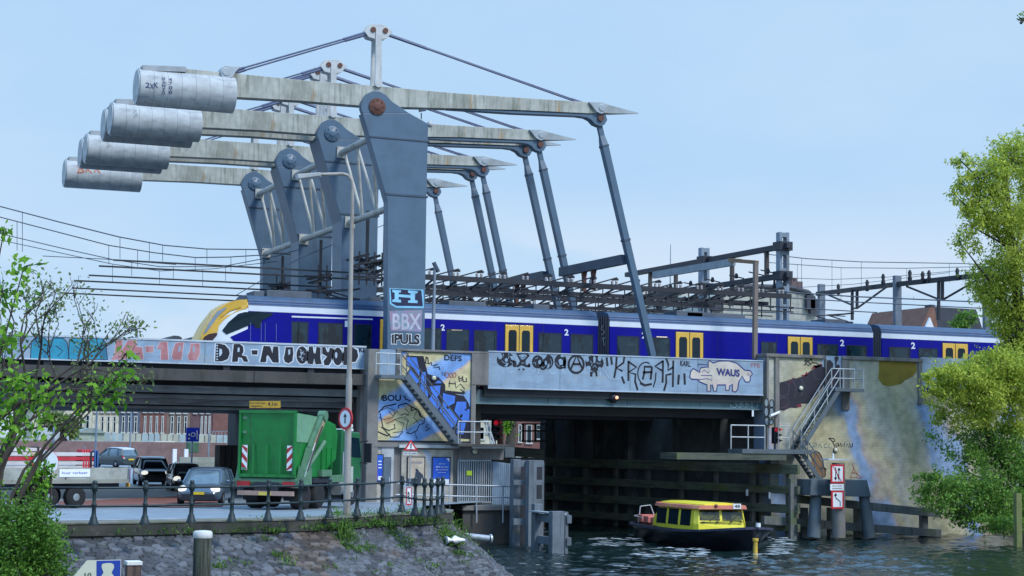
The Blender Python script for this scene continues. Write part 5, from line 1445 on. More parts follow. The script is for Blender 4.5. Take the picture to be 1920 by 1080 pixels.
for dz in (0, -.52): mb.tube(A + Vector((0, 0, dz)), B + Vector((0, 0, dz)), .035, n=8)
mb.build('rail', GALV, tr_)
for v in (843, 893.5, 943):
    p = at(v, 910, YM - 2.0); q = at(v, 980 if v > 860 else 955, YM - 2.0)
    MB().tube(p, q, .04, n=8).build('post', GALV, tr_)
# posters, door notices, small signs on the lower wall
def poster(name, lab, x0, x1, y0, y1, mat, parts, Y=YM - .03):
    t = thing(name, lab, 'poster', at((x0 + x1) / 2, y1, Y))
    a, b = at(x0, y1, Y), at(x1, y0, Y)
    MB().box(a.x - .05, b.x + .05, Y - .05, Y, a.z - .05, b.z + .05).build('frame', DARK, t)
    MB().box(a.x, b.x, Y - .058, Y - .05, a.z, b.z).build('sheet', mat, t)
    for nm, m_, fn in parts:
        mb = MB(); fn(mb, Y - .06); mb.build(nm, m_, t)
    return t
PAPER = M('paper_tan', (.55, .47, .36), .7, layers=[((.38, .3, .24), (1.2, 1.2, .8), .5, .7, .8)])
PBLUE = M('poster_blue', (.012, .07, .48), .5, layers=[((.02, .16, .66), (.8, .8, .8), .45, .65, .8)], mottle=0)
def f1(mb, Y):
    fill(mb, [(779, 885), (783, 880), (786, 884), (793, 890), (795, 899), (790, 896), (789, 907), (779, 907), (778, 894)], Y, 0); fill(mb, [(764, 897), (776, 897), (776, 907), (764, 907)], Y, 0); fill(mb, [(779, 879), (783, 879), (783, 883), (779, 883)], Y, 0)
def f2(mb, Y): text_px(mb, 'LINGER', ((768, 869), (793, 870), (768, 864.5)), Y, .03, 0)
poster('poster', 'tan poster of a dark seated figure, left of the bright blue poster', 764, 795, 858, 907, PAPER, [('picture', M('poster_dark', (.03, .05, .08), .6), f1), ('lettering', M('poster_grey', (.2, .2, .24), .6), f2)])
def f3(mb, Y):
    for y, x0, x1, h in ((870, 823, 835, 1.6), (876, 817, 841, 2.6), (881, 817, 840, 2.2), (886, 822, 836, 1.2)): text_px(mb, {870: 'korting', 876: '30% korting', 881: 'op rondvaart', 886: 'kom langs'}[y], ((x0, y + h / 2), (x1, y + h / 2 + .3), (x0, y - h / 2 - .6)), Y, .02, 0)
def f4(mb, Y): fill(mb, [(810.5, 898), (842, 898.6), (842, 907), (810.5, 906.5)], Y, 0); fill(mb, [(837, 859.5), (842.5, 859.5), (842.5, 866)], Y, 0)
poster('poster', 'bright blue poster with white lines of print, right of the tan poster', 810.5, 842.5, 858.5, 907, PBLUE, [('strip', WHITE, f4), ('lettering', WHITE, f3)])
def f5(mb, Y): fill(mb, [(699.5, 853.5), (707.5, 853.5), (707.5, 900), (699.5, 900)], Y, 0)
def f6(mb, Y):
    for y in (864, 870, 876): fill(mb, [(709.5, y), (715.5, y), (715.5, y + 2), (709.5, y + 2)], Y, 0)
    fill(mb, [(709, 893), (716.5, 893), (716.5, 900), (709, 900)], Y, 0)
poster('poster', 'half pink half blue poster left of the grey door', 699.5, 717, 853.5, 901, PBLUE, [('pink_half', M('poster_pink', (.6, .12, .25), .5), f5), ('lettering', WHITE, f6)])
ws = thing('warning_sign', 'red rimmed triangular warning sign with exclamation mark on a post before the posters', 'sign', at(770, 940, 72))
TY_ = 72.0
p = at(770, 848, TY_); q = at(770, 945, TY_)
MB().tube((p.x, TY_ + .04, p.z), (p.x, TY_ + .04, 1.9), .03, n=8).build('post', GALV, ws)
a, b, c = at(770, 824, TY_), at(756.5, 844.5, TY_), at(783.5, 845, TY_)
MB().prism([(v.x, v.z) for v in (a, b, c)], 'y', TY_ - .02, TY_).build('rim', RED, ws)
ct = (a + b + c) / 3
mb = MB(); mb.face([ct + (v - ct) * .62 + Vector((0, -.026, 0)) for v in (a, b, c)]); mb.build('face', WHITE, ws)
mb = MB(); mb.box(p.x - .025, p.x + .025, TY_ - .035, TY_ - .03, ct.z - .06, ct.z + .15).box(p.x - .025, p.x + .025, TY_ - .035, TY_ - .03, ct.z - .14, ct.z - .09); mb.build('exclamation_mark', BLACK, ws)
mb = MB(); text_px(mb, 'niet op staan', ((757, 851.5), (781, 852), (757, 848.5)), TY_ + .0, .01, 0.01)
us = MB().box(at(756, 850, TY_).x, at(783, 850, TY_).x, TY_ - .008, TY_ + .004, Zp(770, 853, TY_), Zp(770, 847, TY_)).build('text_plate', M('plate_white', (.55, .57, .58), .5), ws)
mb.build('lettering', BLACK, ws)
ps = thing('red_framed_sign', 'narrow white sign with red frame and black letter R behind the iron railing', 'sign', at(767, 950, 56.5))
PY = 56.5
a, b = at(761.5, 947, PY), at(772, 914, PY)
MB().box(a.x, b.x, PY, PY + .02, a.z, b.z).build('frame', RED, ps)
MB().box(a.x + .03, b.x - .03, PY - .006, PY, a.z + .05, b.z - .03).build('face', WHITE, ps)
mb = MB(); text_px(mb, 'R', ((764.6, 942), (769, 942), (764.6, 922)), PY, .03, .012); mb.build('lettering', BLACK, ps)
MB().tube((a.x + .1, PY + .05, 2.0), (a.x + .1, PY + .05, b.z), .025, n=8).build('post', GALV, ps)
# ------------------------------------------------------------------ cast iron railing along the quay
IRON = M('green_black_iron', (.012, .028, .033), .5, layers=[((.05, .07, .07), (5, 5, 5), .55, .7, .5)])
qr = thing('quay_railing', 'dark green cast iron railing with baluster posts along the quay edge', 'railing', (12, 50, 2.2))
pp = [atz(x, y, 2.33) for x, y in ((-30, 991), (68, 984), (175, 985), (271, 983.5), (358, 981), (434, 979), (502, 977), (563, 975), (617, 971.5), (669, 968), (716, 965), (753, 960))]
pp += [atz(x, y, 2.33) for x, y in ((778, 966), (795, 968), (808, 968), (820, 965), (829, 962))]
PROF = [(.15, 0), (.15, .05), (.11, .12), (.1, .2), (.065, .27), (.055, .5), (.075, .53), (.075, .58), (.05, .62), (.048, .9), (.07, .93), (.095, 1.0), (.095, 1.06), (.06, 1.12), (.075, 1.16), (.06, 1.21), (.02, 1.23)]
for i, p in enumerate(pp):
    MB().lathe(p, PROF, 12).build('post', IRON, qr)
mb = MB()
for a, b in zip(pp[:-1], pp[1:]):
    for h in (.52, 1.02): mb.tube(a + Vector((0, 0, h)), b + Vector((0, 0, h)), .032, n=8)
mb.build('rail', IRON, qr)
# ------------------------------------------------------------------ timber fenders and dolphins in the canal
fd = thing('timber_fender', 'long mossy timber fender of horizontal planks along the dark right side of the passage', 'fender', (46.8, 76, 0))
fa, fb = Vector((47.35, 74.3, 0)), Vector((41.75, 92.5, 0))
dv = (fb - fa).normalized(); nv = Vector((-dv.y, dv.x, 0))
if nv.x > 0: nv = -nv                                  # towards the water
for z0, z1 in ((3.22, 3.72), (2.2, 2.62), (1.22, 1.66), (.3, .68)):
    mb = MB()
    c0_, c1_ = fa + nv * .12, fb + nv * .12
    mb.bar(c0_ + Vector((0, 0, (z0 + z1) / 2)) - dv * .5, c1_ + Vector((0, 0, (z0 + z1) / 2)), .2, z1 - z0)
    mb.build('plank', WOODG, fd, bevel=.02)
for k in range(8):
    p = fa + dv * (k * 2.6 + .3) - nv * .16
    MB().bar((p.x, p.y, -.8), (p.x, p.y, 3.55), .2 if k else .42, .3, (0, 1, 0)).build('pile', WOOD, fd)
p = fa - nv * .2 + Vector((-.2, -.1, 0))
MB().box(p.x - .35, p.x - .0, p.y - .3, p.y - .1, -.6, 3.0).build('pile', WOOD, fd)
for k, (px, py) in enumerate(((1402, 852), (1402, 922), (1444, 928), (1193, 902), (1193, 846))):
    pass
mb = MB()
wl = MB()
q0, q1 = fa - nv * .9 + Vector((.1, 2.0, 0)), fb - nv * .9
wl.bar(q0 + Vector((0, 0, 2.6)), q1 + dv * 1.6 + Vector((0, 0, 2.6)), .3, 7.2)
for k in range(6):
    p = q0 + (q1 - q0) * (k / 5 + .04) + nv * .3
    wl.bar((p.x, p.y, -.5), (p.x, p.y, 6.2), .5)
for px in (1136, 1268, 1080):
    d = ray(px, 800); base = q0 + nv * .55; t_ = (base - Vector((0, 0, CAMZ))).dot(nv) / d.dot(nv); c_ = d * t_
    MB().bar((c_.x, c_.y, 3.9), (c_.x, c_.y, 6.05), .5, .3, (dv.x, dv.y, 0)).build('pier_strip', M('pier_strip_%d' % px, (.5, .56, .52), .8, layers=[((.3, .33, .3), (2, 2, .5), .5, .7, .8)])) if False else wl.bar((c_.x, c_.y, 3.8), (c_.x, c_.y, 6.05), .5, .3, (dv.x, dv.y, 0))
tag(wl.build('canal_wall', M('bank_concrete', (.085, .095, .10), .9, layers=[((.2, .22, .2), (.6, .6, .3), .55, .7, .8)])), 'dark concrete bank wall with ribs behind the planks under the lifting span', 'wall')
for k, (px, y0, y1) in enumerate(((1402, 918, 929), (1444.5, 923, 935), (1402, 848, 858))):
    # small white reflectors fixed on the planks
    d = ray(px, (y0 + y1) / 2)
    base = fa + nv * .24
    t = ((base - Vector((0, 0, CAMZ))).dot(nv)) / d.dot(nv)
    c = Vector((0, 0, CAMZ)) + d * t
    o = MB().tube(c + Vector((0, 0, -.17)) + nv * .05, c + Vector((0, 0, .17)) + nv * .05, .07, n=10).build('fender_marker', WHITE)
    tag(o, ['white marker tube on the planks above the boat roof', 'white marker tube nearest the end of the planks', 'small pale marker tube high on the planks under the walkway'][k], 'marker')
# long low fender along the right abutment
lf = thing('timber_fender', 'low timber fender rail at the waterline along the painted right abutment', 'fender', (52, 75, 0))
for y0, y1 in (((1490, 935), (1762, 963)), ((1430, 975), (1762, 1000))):
    a, b = at(*y0, 74.6), at(*y1, 74.6)
    MB().bar(a, b, .3, .42).build('plank', WOOD, lf, bevel=.02)
for v in (1508, 1560, 1610, 1733):
    a = at(v, 960, 74.85); MB().box(a.x - .17, a.x + .17, 74.75, 75.1, -.8, at(v, 952, 74.85).z).build('pile', WOOD, lf)
# concrete dolphin with shipping signs
dl = thing('mooring_dolphin', 'bluish concrete mooring dolphin on raked legs in front of the right abutment', 'mooring dolphin', (52.5, 74, 0))
BC = M('blue_concrete', (.10, .135, .16), .8, layers=[((.05, .065, .08), (1.4, 1.4, .3), .5, .7, .8)], bump=(10, .3))
YD = 73.2
DP = lambda x, y, Y=YD: at(x, y, Y)
a, b = DP(1521, 930), DP(1630, 905)
MB().prism([(DP(1521, 899).x, DP(1521, 899).z), (DP(1626, 900).x, DP(1626, 900).z), (DP(1634, 932).x, DP(1634, 932).z), (DP(1519, 929).x, DP(1519, 929).z)], 'y', YD, YD + 1.3).build('cap', BC, dl, bevel=.03)
for (x0, y0, x1, y1, w) in ((1530, 928, 1525, 1008, .34), (1620, 930, 1630, 1008, .32)):
    MB().tube(DP(x0, y0, YD + .4), DP(x1, y1, YD + .3), w * .85, w * 1.05, 16).build('leg', BC, dl)
MB().tube(DP(1572, 868, YD - .3), DP(1573, 1008, YD - .3), .33, .33, 18).build('leg', CONC, dl)
a = DP(1566, 862, YD - .3); MB().box(a.x - .6, a.x + .65, YD - .6, YD + .1, a.z - .02, a.z + .05).build('ledge', M('ledge_pale', (.55, .6, .66), .6), dl)
a = DP(1562, 853, YD - .4); MB().tube(a + Vector((0, 0, -.2)), a + Vector((0, 0, .08)), .05).build('vent', WHITE, dl)
SF = YD - .72
def ship_sign(name, lab, x0, x1, y0, y1, fn, frame=RED):
    t = thing(name, lab, 'sign', at((x0 + x1) / 2, y1, SF))
    a, b = at(x0, y1, SF), at(x1, y0, SF)
    MB().box(a.x, b.x, SF, SF + .04, a.z, b.z).build('board', frame, t)
    if frame is RED: MB().box(a.x + .09, b.x - .09, SF - .006, SF, a.z + .09, b.z - .09).build('face', WHITE, t)
    for nm, m_, f_ in fn:
        mb = MB(); f_(mb); mb.build(nm, m_, t)
k8 = 1 / 5.4
def arrow_two(mb):
    for p in ([(632, 300), (632, 410)], [(664, 330), (664, 440)], [(630, 320), (662, 420)]): stroke(mb, PX(p, 1450, 820, k8), 2.0, SF, .012)
    fill(mb, PX([(614, 405), (648, 405), (631, 440)], 1450, 820, k8), SF, .012); fill(mb, PX([(648, 335), (682, 335), (665, 302)], 1450, 820, k8), SF, .012)
def red_slash(mb): stroke(mb, PX([(606, 292), (690, 448)], 1450, 820, k8), 1.6, SF, .016)
def arrow_bend(mb):
    stroke(mb, PX([(677, 698), (677, 650), (634, 615), (631, 590)], 1450, 820, k8), 2.2, SF, .012); fill(mb, PX([(612, 598), (648, 588), (630, 562)], 1450, 820, k8), SF, .012)
ship_sign('shipping_sign', 'upper red framed shipping sign with two crossed out vertical arrows on the dolphin', 1558, 1583, 871, 906, [('arrow', BLACK, arrow_two), ('slash', RED, red_slash)])
def tinytext(mb):
    text_px(mb, 'ligplaats verboden', ((1561, 912.5), (1579, 912.8), (1561, 909.5)), SF, 0, .01); text_px(mb, 'passanten', ((1561, 917.5), (1579, 917.8), (1561, 914.5)), SF, 0, .01)
ship_sign('shipping_sign', 'small white text plate between the two red framed shipping signs', 1557, 1582, 907.5, 919.5, [('lettering', BLACK, tinytext)], WHITE)
ship_sign('shipping_sign', 'lower red framed shipping sign with one bent arrow on the dolphin', 1559, 1582, 920, 954, [('arrow', BLACK, arrow_bend)])
# timber dolphins on the left side of the passage
GW_ = M('grey_blue_timber', (.15, .18, .21), .8, layers=[((.07, .085, .1), (7, 7, .5), .48, .7, .8), ((.09, .12, .06), (.7, .7, .7), .6, .75, .7)], bump=(14, .4))
d1 = thing('timber_dolphin', 'tall grey timber pile frame left of the passage beside the mesh panel', 'dolphin', (32, 71.5, 0))
Y1 = 71.5
for (x0, x1, yt, yb, dy) in ((991, 1006, 863, 1002, 0), (962, 976, 861, 1006, 1.2), (1012, 1020, 866, 985, 1.8)):
    a, b = at(x0, 930, Y1 + dy), at(x1, 930, Y1 + dy); a.z = at(x0, yt, Y1 + dy).z
    MB().box(a.x, b.x, Y1 + dy, Y1 + dy + .4, -.8, a.z).build('pile', GW_, d1, bevel=.02)
for y0, y1 in ((863, 875), (900, 909), (936, 947), (972, 984)):
    a, b = at(962, y1, Y1 + .5), at(1018, y0, Y1 + .5)
    MB().box(a.x, b.x, Y1 + .42, Y1 + .7, a.z, b.z).build('crosspiece', GW_, d1)
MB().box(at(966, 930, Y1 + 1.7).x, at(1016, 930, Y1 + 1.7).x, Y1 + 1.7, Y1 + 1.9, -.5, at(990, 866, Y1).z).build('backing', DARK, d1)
d2 = thing('timber_dolphin', 'low pale grey timber pile frame standing out in the canal', 'dolphin', (31.5, 68.5, 0))
for (x0, x1, yt, Y) in ((1003, 1018, 945, 69.4), (1036, 1059, 959, 67.0), (1060, 1066, 960, 67.6)):
    a, b = at(x0, yt, Y), at(x1, yt, Y)
    MB().box(a.x, b.x, Y, Y + .4, -.8, a.z).build('pile', GW_, d2, bevel=.02)
for z in (1.35, .38):
    a, b = at(1010, 945, 69.5), at(1050, 958, 67.2)
    MB().bar((a.x, a.y, z), (b.x, b.y, z), .2, .34).build('crosspiece', GW_, d2)
    MB().bar((a.x + 1.0, a.y - .4, z), (b.x + .6, b.y + .3, z), .2, .34).build('crosspiece', GW_, d2)
a, b = at(1003, 944, 69.4), at(1068, 958, 67.)
MB().bar((a.x, a.y + .2, 1.62), (b.x - .2, b.y + .2, 1.6), .35, .06).build('top_plank', M('pale_plank', (.36, .4, .42), .8), d2)
# left fender inside the passage and far bits
lfm = thing('timber_fender', 'mossy beam on the left bank of the passage below the far houses', 'fender', (35, 84, 3))
a, b = at(960, 838, 84), at(1017, 842, 84)
MB().bar(a + Vector((0, 0, -.25)), b + Vector((0, 0, -.25)), .4, .5).build('beam', WOODH, lfm)
for k in range(3):
    p = a.lerp(b, k / 2.); MB().box(p.x - .15, p.x + .15, 84.2, 84.5, -.5, p.z - .5).build('pile', WOOD, lfm)
gt = thing('walkway_railing', 'black railing of a walkway in front of the far houses under the lifting span', 'railing', at(985, 828, 88))
mb = MB()
za_ = Zp(985, 827, 88)
for v in (981, 1004, 1024): mb.bar(at(v, 795, 88), at(v, 829, 88), .11)
for y in (795, 808, 827): mb.bar(at(978, y, 88), at(1028, y, 88), .07, .09)
mb.build('rail', BLACK, gt)
ub = thing('utility_box', 'two pale blue and white utility boxes on the left bank under the bridge', 'utility box', at(945, 858, 82))
for (x0, x1, y0, y1, m_) in ((929, 946, 838, 857, M('box_blue', (.34, .45, .55), .5)), (947, 965, 838, 858, WHITE)):
    a, b = at(x0, y1, 82), at(x1, y0, 82)
    MB().box(a.x, b.x, 82, 82.6, a.z, b.z).build('box', m_, ub, bevel=.02)
MB().box(at(925, 860, 82).x, at(1020, 860, 82).x, 81.8, 84, -.5, Zp(945, 858.5, 82)).build('base', CONCD, ub)
def signal(px, y0, y1, Y, lab):
    t = thing('traffic_signal', lab, 'traffic light', at(px, y1, Y))
    h = at(px, y0, Y).z - at(px, y1, Y).z
    c = at(px, (y0 + y1) / 2, Y)
    w = h * .15
    MB().box(c.x - w, c.x + w * .6, Y, Y + .3, c.z - h / 2, c.z + h / 2).build('housing', BLACK, t, bevel=.02)
    for k, z in enumerate((.33, 0, -.33)):
        m_ = M('signal_red_%d' % px, (.5, .01, .03), .35, emit=.5, mottle=0) if k == 0 else DARK
        MB().lathe((c.x - w * .15, Y, c.z + h * z), [(.02, -.02), (w * .75, -.01), (w * .75, 0)], 14, 'y').build('lens', m_, t)
        MB().prism([(c.x - w * .9, c.z + h * z + w * .9), (c.x + w * 1.9, c.z + h * z + w * .3), (c.x + w * .6, c.z + h * z - w * .4), (c.x + w * .6, c.z + h * z + w * .5), (c.x - w * .8, c.z + h * z + w * 1.05)], 'y', Y - .22, Y - .02).build('visor', RED if k == 0 else BLACK, t)
    MB().tube((c.x, Y + .15, c.z - h / 2 - .5), (c.x, Y + .15, c.z - h / 2), .05).build('post', STEELD, t)
signal(930.5, 786, 826, 79, 'shipping signal showing red, left of the passage in front of the far houses')
signal(1456, 801, 832, YA - 1.0, 'shipping signal showing red, beside the walkway of the right abutment')
wl_ = MB().tube(at(1444, 780, YA - .8), at(1461, 773, YA - .2), .07).build('white_tube_light', WHITE)
tag(wl_, 'short white tube lamp sticking out at the lower left corner of the right abutment', 'lamp')
mb = MB()
for cx, cy, rx, ry in ((1437, 755, 5, 8), (1447, 757, 5, 8), (1437, 772, 5, 9), (1447, 773, 5, 10), (1438, 790, 5, 8), (1446, 791, 5, 6)): fill(mb, blob(cx, cy, rx * .75, ry, 14), 76.02 - .2, .012)
o = mb.build('graffiti', M('bubble_grey', (.22, .27, .3), .7), ab)
mb = MB()
for cx, cy, rx, ry in ((1437, 755, 5, 8), (1447, 757, 5, 8), (1437, 772, 5, 9), (1447, 773, 5, 10), (1438, 790, 5, 8), (1446, 791, 5, 6)): stroke(mb, blob(cx, cy, rx * .8, ry, 14), 2, 76.02 - .2, .02)
mb.build('graffiti_outline', BLACK, o)
# foreground: piles and mooring sign
fp = thing('mooring_pile', 'tall weathered wooden pile with a white cap in front of the stone bank', 'pile', (6.5, 30, 0))
PO = M('old_pile', (.085, .09, .07), .9, layers=[((.02, .025, .02), (16, 16, .6), .48, .58, .95), ((.07, .09, .05), (2, 2, .8), .5, .7, .7)], bump=(16, .7))
a = at(380.5, 1000, 30); MB().tube((a.x, 30, -.8), (a.x, 30, a.z - .06), .165, .16, 18).build('shaft', PO, fp)
CAP = M('white_cap', (.68, .68, .66), .7, layers=[((.45, .45, .42), (5, 5, 5), .55, .7, .6)])
MB().lathe((a.x, 30, a.z - .1), [(.168, .02), (.178, .05), (.172, .12), (.14, .145), (.02, .155)], 9).build('cap', CAP, fp)
fq = thing('mooring_pile', 'short square wooden pile with a flat white cap beside the mooring sign', 'pile', (5.2, 30, 0))
a = at(250.5, 1055, 30); MB().box(a.x - .12, a.x + .12, 29.9, 30.14, -.8, a.z - .04).build('shaft', M('brown_pile', (.13, .085, .07), .85, layers=[((.05, .035, .03), (9, 9, .5), .45, .65, .9)], bump=(16, .6)), fq)
MB().box(a.x - .135, a.x + .135, 29.88, 30.16, a.z - .04, a.z + .03).build('cap', CAP, fq, bevel=.01)
ms = thing('mooring_sign', 'cream arrow shaped mooring sign with number 10 and a blue panel with a bollard symbol', 'sign', (4.6, 29, 0))
YS_ = 29.0
CRM = M('cream_sign', (.58, .6, .47), .5, mottle=.06)
b0_ = at(137, 1080, YS_)
pl_ = [at(x, y, YS_) for x, y in ((139, 1080), (163, 1051), (227, 1049.5), (226, 1112), (165, 1112))]
MB().prism([(v.x, v.z) for v in pl_], 'y', YS_, YS_ + .03).build('board', CRM, ms)
pl_ = [at(x, y, YS_) for x, y in ((181, 1051.5), (226, 1050.5), (225, 1110), (181, 1110))]
MB().prism([(v.x, v.z) for v in pl_], 'y', YS_ - .006, YS_).build('blue_panel', M('sign_blue', (.012, .05, .33), .4, mottle=.05), ms)
mb = MB(); fill(mb, [(190.5, 1064), (191, 1058), (197, 1056), (207, 1055.5), (213, 1058), (214, 1064), (211, 1070), (209, 1074), (213, 1079), (213.5, 1087), (209, 1092), (209, 1110), (194, 1110), (194, 1092), (190, 1087), (190.5, 1079), (194, 1074), (193, 1070)], YS_, .012); mb.build('bollard_symbol', CRM, ms)
mb = MB(); text_px(mb, '10', ((159, 1082), (171.5, 1082), (159, 1074)), YS_, .0, .012); mb.build('lettering', BLACK, ms)
MB().box(at(190, 1100, YS_).x, at(205, 1100, YS_).x, YS_ + .03, YS_ + .1, -.8, at(195, 1105, YS_).z).build('post', GALV, ms)
def on_slope(px, py):                                 # where a ray meets the stone bank
    d = ray(px, py)
    for k in range(120):
        t = 38 + k * .2
        p = Vector((d.x * t, d.y * t, CAMZ + d.z * t))
        ins = not (p.y < edge_y(p.x) or p.x > 21.6)
        dd = 0 if ins else math.sqrt(min((p.x - a) ** 2 + (p.y - b) ** 2 for a, b in LINE[::2])) / bank_w(p.x)
        zs = float(np.interp(dd, [0, .35, 1.3, 2.6, 3.9, 5.2], [2.0, 1.75, 1.28, .66, .1, -.5]))
        if p.z <= zs: return Vector((p.x, p.y, zs))
    return None
a = at(905, 1008, 66); b = at(918, 1010, 66)
o = MB().tube(at(850, 1003, 66.5), b, .14, .14, 14).tube(b, b + Vector((.08, 0, 0)), .19, .19, 14).build('drain_pipe', GALV); tag(o, 'grey drain pipe end sticking out of the stone bank at the water', 'pipe')
lt_ = MB(); c = on_slope(853, 1028) + Vector((-.1, -.25, .08))
lt_.loft([[(c.x + u * .2, c.y + .2 * math.cos(t), c.z + .1 + (.1 + .07 * math.sin(u * 3 + 1)) * math.sin(t)) for t in [k * math.pi / 4 for k in range(8)]] for u in (-1.6, -.7, 0, .8, 1.5)])
o = lt_.build('litter_bag', WHITE); tag(o, 'crumpled white litter lying on the stone bank near the water', 'litter')
# ------------------------------------------------------------------ vehicles (x forward, y left, origin on the ground at the middle)
def put(t, loc, az):                                  # az: compass heading
    t.location = loc
    t.rotation_euler = (0, 0, math.radians(90 - az))
def interp(tab, x):
    for a, b in zip(tab[:-1], tab[1:]):
        if a[0] <= x <= b[0]:
            f = (x - a[0]) / max(b[0] - a[0], 1e-6)
            return [p + (q - p) * f for p, q in zip(a[1:], b[1:])]
    return list(tab[-1][1:]) if x > tab[-1][0] else list(tab[0][1:])
def wheel(t, x, y, r, w=.2, n=20):
    s = 1 if y > 0 else -1
    o = MB().lathe((x, y, r), [(r * .62, -w / 2), (r * .93, -w / 2), (r, -w * .35), (r, w * .35), (r * .93, w / 2), (r * .62, w / 2)], n, 'y').build('wheel', TYRE, t)
    mb = MB().lathe((x, y + s * w * .42, r), [(.05, s * .04), (r * .3, s * .03), (r * .62, s * .0), (r * .64, -s * .05)], n, 'y')
    mb.build('rim', M('wheel_rim', (.35, .37, .39), .35, metal=.7), o)
RIMC = None
CGL = M('car_glass', (.11, .17, .21), .05, spec=.9, mottle=.2, mscale=2)  # base colour lightened to stand for reflected sky and the interior behind
def car(name, lab, L, W, H, paint, loc, az, zb=.2, lights=True, plate='front', roofm=None, wheelr=.31, glass=None):
    t = thing(name, lab, 'car')
    h, w = L / 2, W / 2
    belt = H * .60
    hd = H * .55
    body = [(-h, .32, belt * .72, w * .80), (-h + .08, .26, belt * .96, w * .92), (-h + .5, zb, belt * 1.04, w * .99), (-h * .3, zb, belt * 1.01, w), (h * .25, zb, belt * .99, w), (h * .42, zb, belt * .98, w), (h * .62, zb, hd * 1.02, w * .99), (h - .45, zb, hd * .93, w * .95), (h - .15, .24, hd * .84, w * .86), (h - .02, .3, hd * .66, w * .72)]
    rings = []
    for x, b, s, ww in body:
        r = [(-ww * .9, b), (-ww, b + .14), (-ww * 1.0, (b + s) / 2), (-ww * .985, s - .1), (-ww * .9, s - .015), (-ww * .5, s + .03)]
        r += [(-y, z) for y, z in r[::-1]]
        rings.append([(x, y, z) for y, z in r])
    bo = MB().loft(rings).build('body', paint, t)
    gh = [(-h + .12, belt * 1.0, w * .84, belt * 1.02, w * .8), (-h + .45, belt, w * .88, H * .93, w * .70), (-h * .45, belt, w * .9, H * .985, w * .71), (0, belt, w * .9, H * .985, w * .71), (h * .2, belt, w * .89, H * .93, w * .69), (h * .62, belt * .95, w * .84, belt * .965, w * .8)]
    rings = []
    for x, z0, w0, z1, w1 in gh: rings.append([(x, -w0, z0 - .05), (x, -w0, z0), (x, -w1, z1 - .02), (x, -w1 * .6, z1), (x, w1 * .6, z1), (x, w1, z1 - .02), (x, w0, z0), (x, w0, z0 - .05)])
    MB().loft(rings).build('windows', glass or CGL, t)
    rings = []
    for x, z1, w1 in ((-h + .40, H * .90, w * .72), (-h + .5, H * .955, w * .73), (-h * .45, H * .99, w * .74), (0, H * .99, w * .74), (h * .16, H * .96, w * .72), (h * .22, H * .925, w * .7)):
        rings.append([(x, -w1, z1 - .04), (x, -w1 * .95, z1), (x, -w1 * .5, z1 + .025), (x, w1 * .5, z1 + .025), (x, w1 * .95, z1), (x, w1, z1 - .04)])
    MB().loft(rings).build('roof', roofm or paint, t)
    for s in (-1, 1):
        mb = MB()
        mb.bar((h * .2, s * w * .70, H * .93), (h * .58, s * w * .84, belt * .98), .07, .07)
        MB().bar((-h + .42, s * w * .71, H * .93), (-h + .16, s * w * .86, belt * 1.0), .16, .07).build('tailgate_pillar', paint, t)
        mb.build('windscreen_pillar', paint, t)
        MB().bar((-.05, s * w * .72, H * .96), (-.1, s * w * .91, belt), .08, .05).build('door_pillar', paint, t)
        MB().bar((-h * .62, s * w * .72, H * .95), (-h * .66, s * w * .91, belt), .07, .05).build('rear_pillar', paint, t)
    for sx in (-1, 1):
        for sy in (-1, 1): wheel(t, sx * L * .30 + (.05 if sx > 0 else -.02), sy * (w - .1), wheelr)
    for s in (-1, 1):
        MB().ball((h * .42, s * (w + .07), belt + .07), .1, 8, .6, 1, .75).build('mirror', paint, t)
        m = M('headlamp', (.9, .88, .8), .15, emit=.9 if lights else .0, mottle=0)
        MB().ball((h - .24, s * w * .70, hd * .80), .19, 10, 1.2, 1.15, .8).build('headlight', m, t)
        MB().ball((-h + .1, s * w * .78, belt * .86), .13, 8, .6, .9, 1.1).build('tail_light', M('tail_lamp', (.35, .01, .02), .25, mottle=0), t)
    MB().box(h - .06, h + .0, -w * .72, w * .72, .26, .5).build('grille', DARK, t)
    if plate:
        x = h + .02 if plate == 'front' else -h - .02
        MB().box(min(x, x - .03), max(x, x - .03), -.26, .26, .48 if plate == 'front' else .62, .59 if plate == 'front' else .73).build('number_plate', M('plate_yellow', (.75, .55, .03), .4, mottle=.1), t)
    put(t, loc, az)
    return t
SLATE = M('slate_blue_paint', (.10, .15, .20), .3, metal=.4, mottle=.05, coat=.5)
BLK = M('black_car_paint', (.008, .01, .013), .25, mottle=.05, coat=.6)
DGRN = M('dark_grey_paint', (.03, .045, .05), .3, mottle=.05, coat=.5)
def ground(px, py):
    z = 2.0
    for i in range(4):
        p = atz(px, py, z); z = rz(p.y)
    return atz(px, py, z)
p = ground(377, 949); a = math.radians(200)
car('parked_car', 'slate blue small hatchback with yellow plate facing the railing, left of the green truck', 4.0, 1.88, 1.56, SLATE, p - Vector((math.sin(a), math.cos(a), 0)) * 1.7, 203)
p = ground(292, 911); a = math.radians(184)
car('suv', 'black SUV with headlights on, under the viaduct left of the slate hatchback', 4.4, 1.9, 1.68, BLK, p - Vector((math.sin(a), math.cos(a), 0)) * 1.8, 184, wheelr=.36, plate=None, glass=GLASS)
p = ground(352, 920); a = math.radians(186)
car('black_car', 'black car half hidden between the black SUV and the slate hatchback', 4.3, 1.75, 1.45, BLK, p - Vector((math.sin(a), math.cos(a), 0)) * 1.6, 186, plate=None, glass=GLASS)
p = ground(233, 877); a = math.radians(-24)
car('grey_car', 'dark grey hatchback with pale roof driving away, above and left of the black SUV', 4.2, 1.8, 1.62, DGRN, p + Vector((math.sin(a), math.cos(a), 0)) * 1.2, -24, lights=False, plate='rear', roofm=M('pale_roof', (.5, .55, .6), .3, mottle=.05))
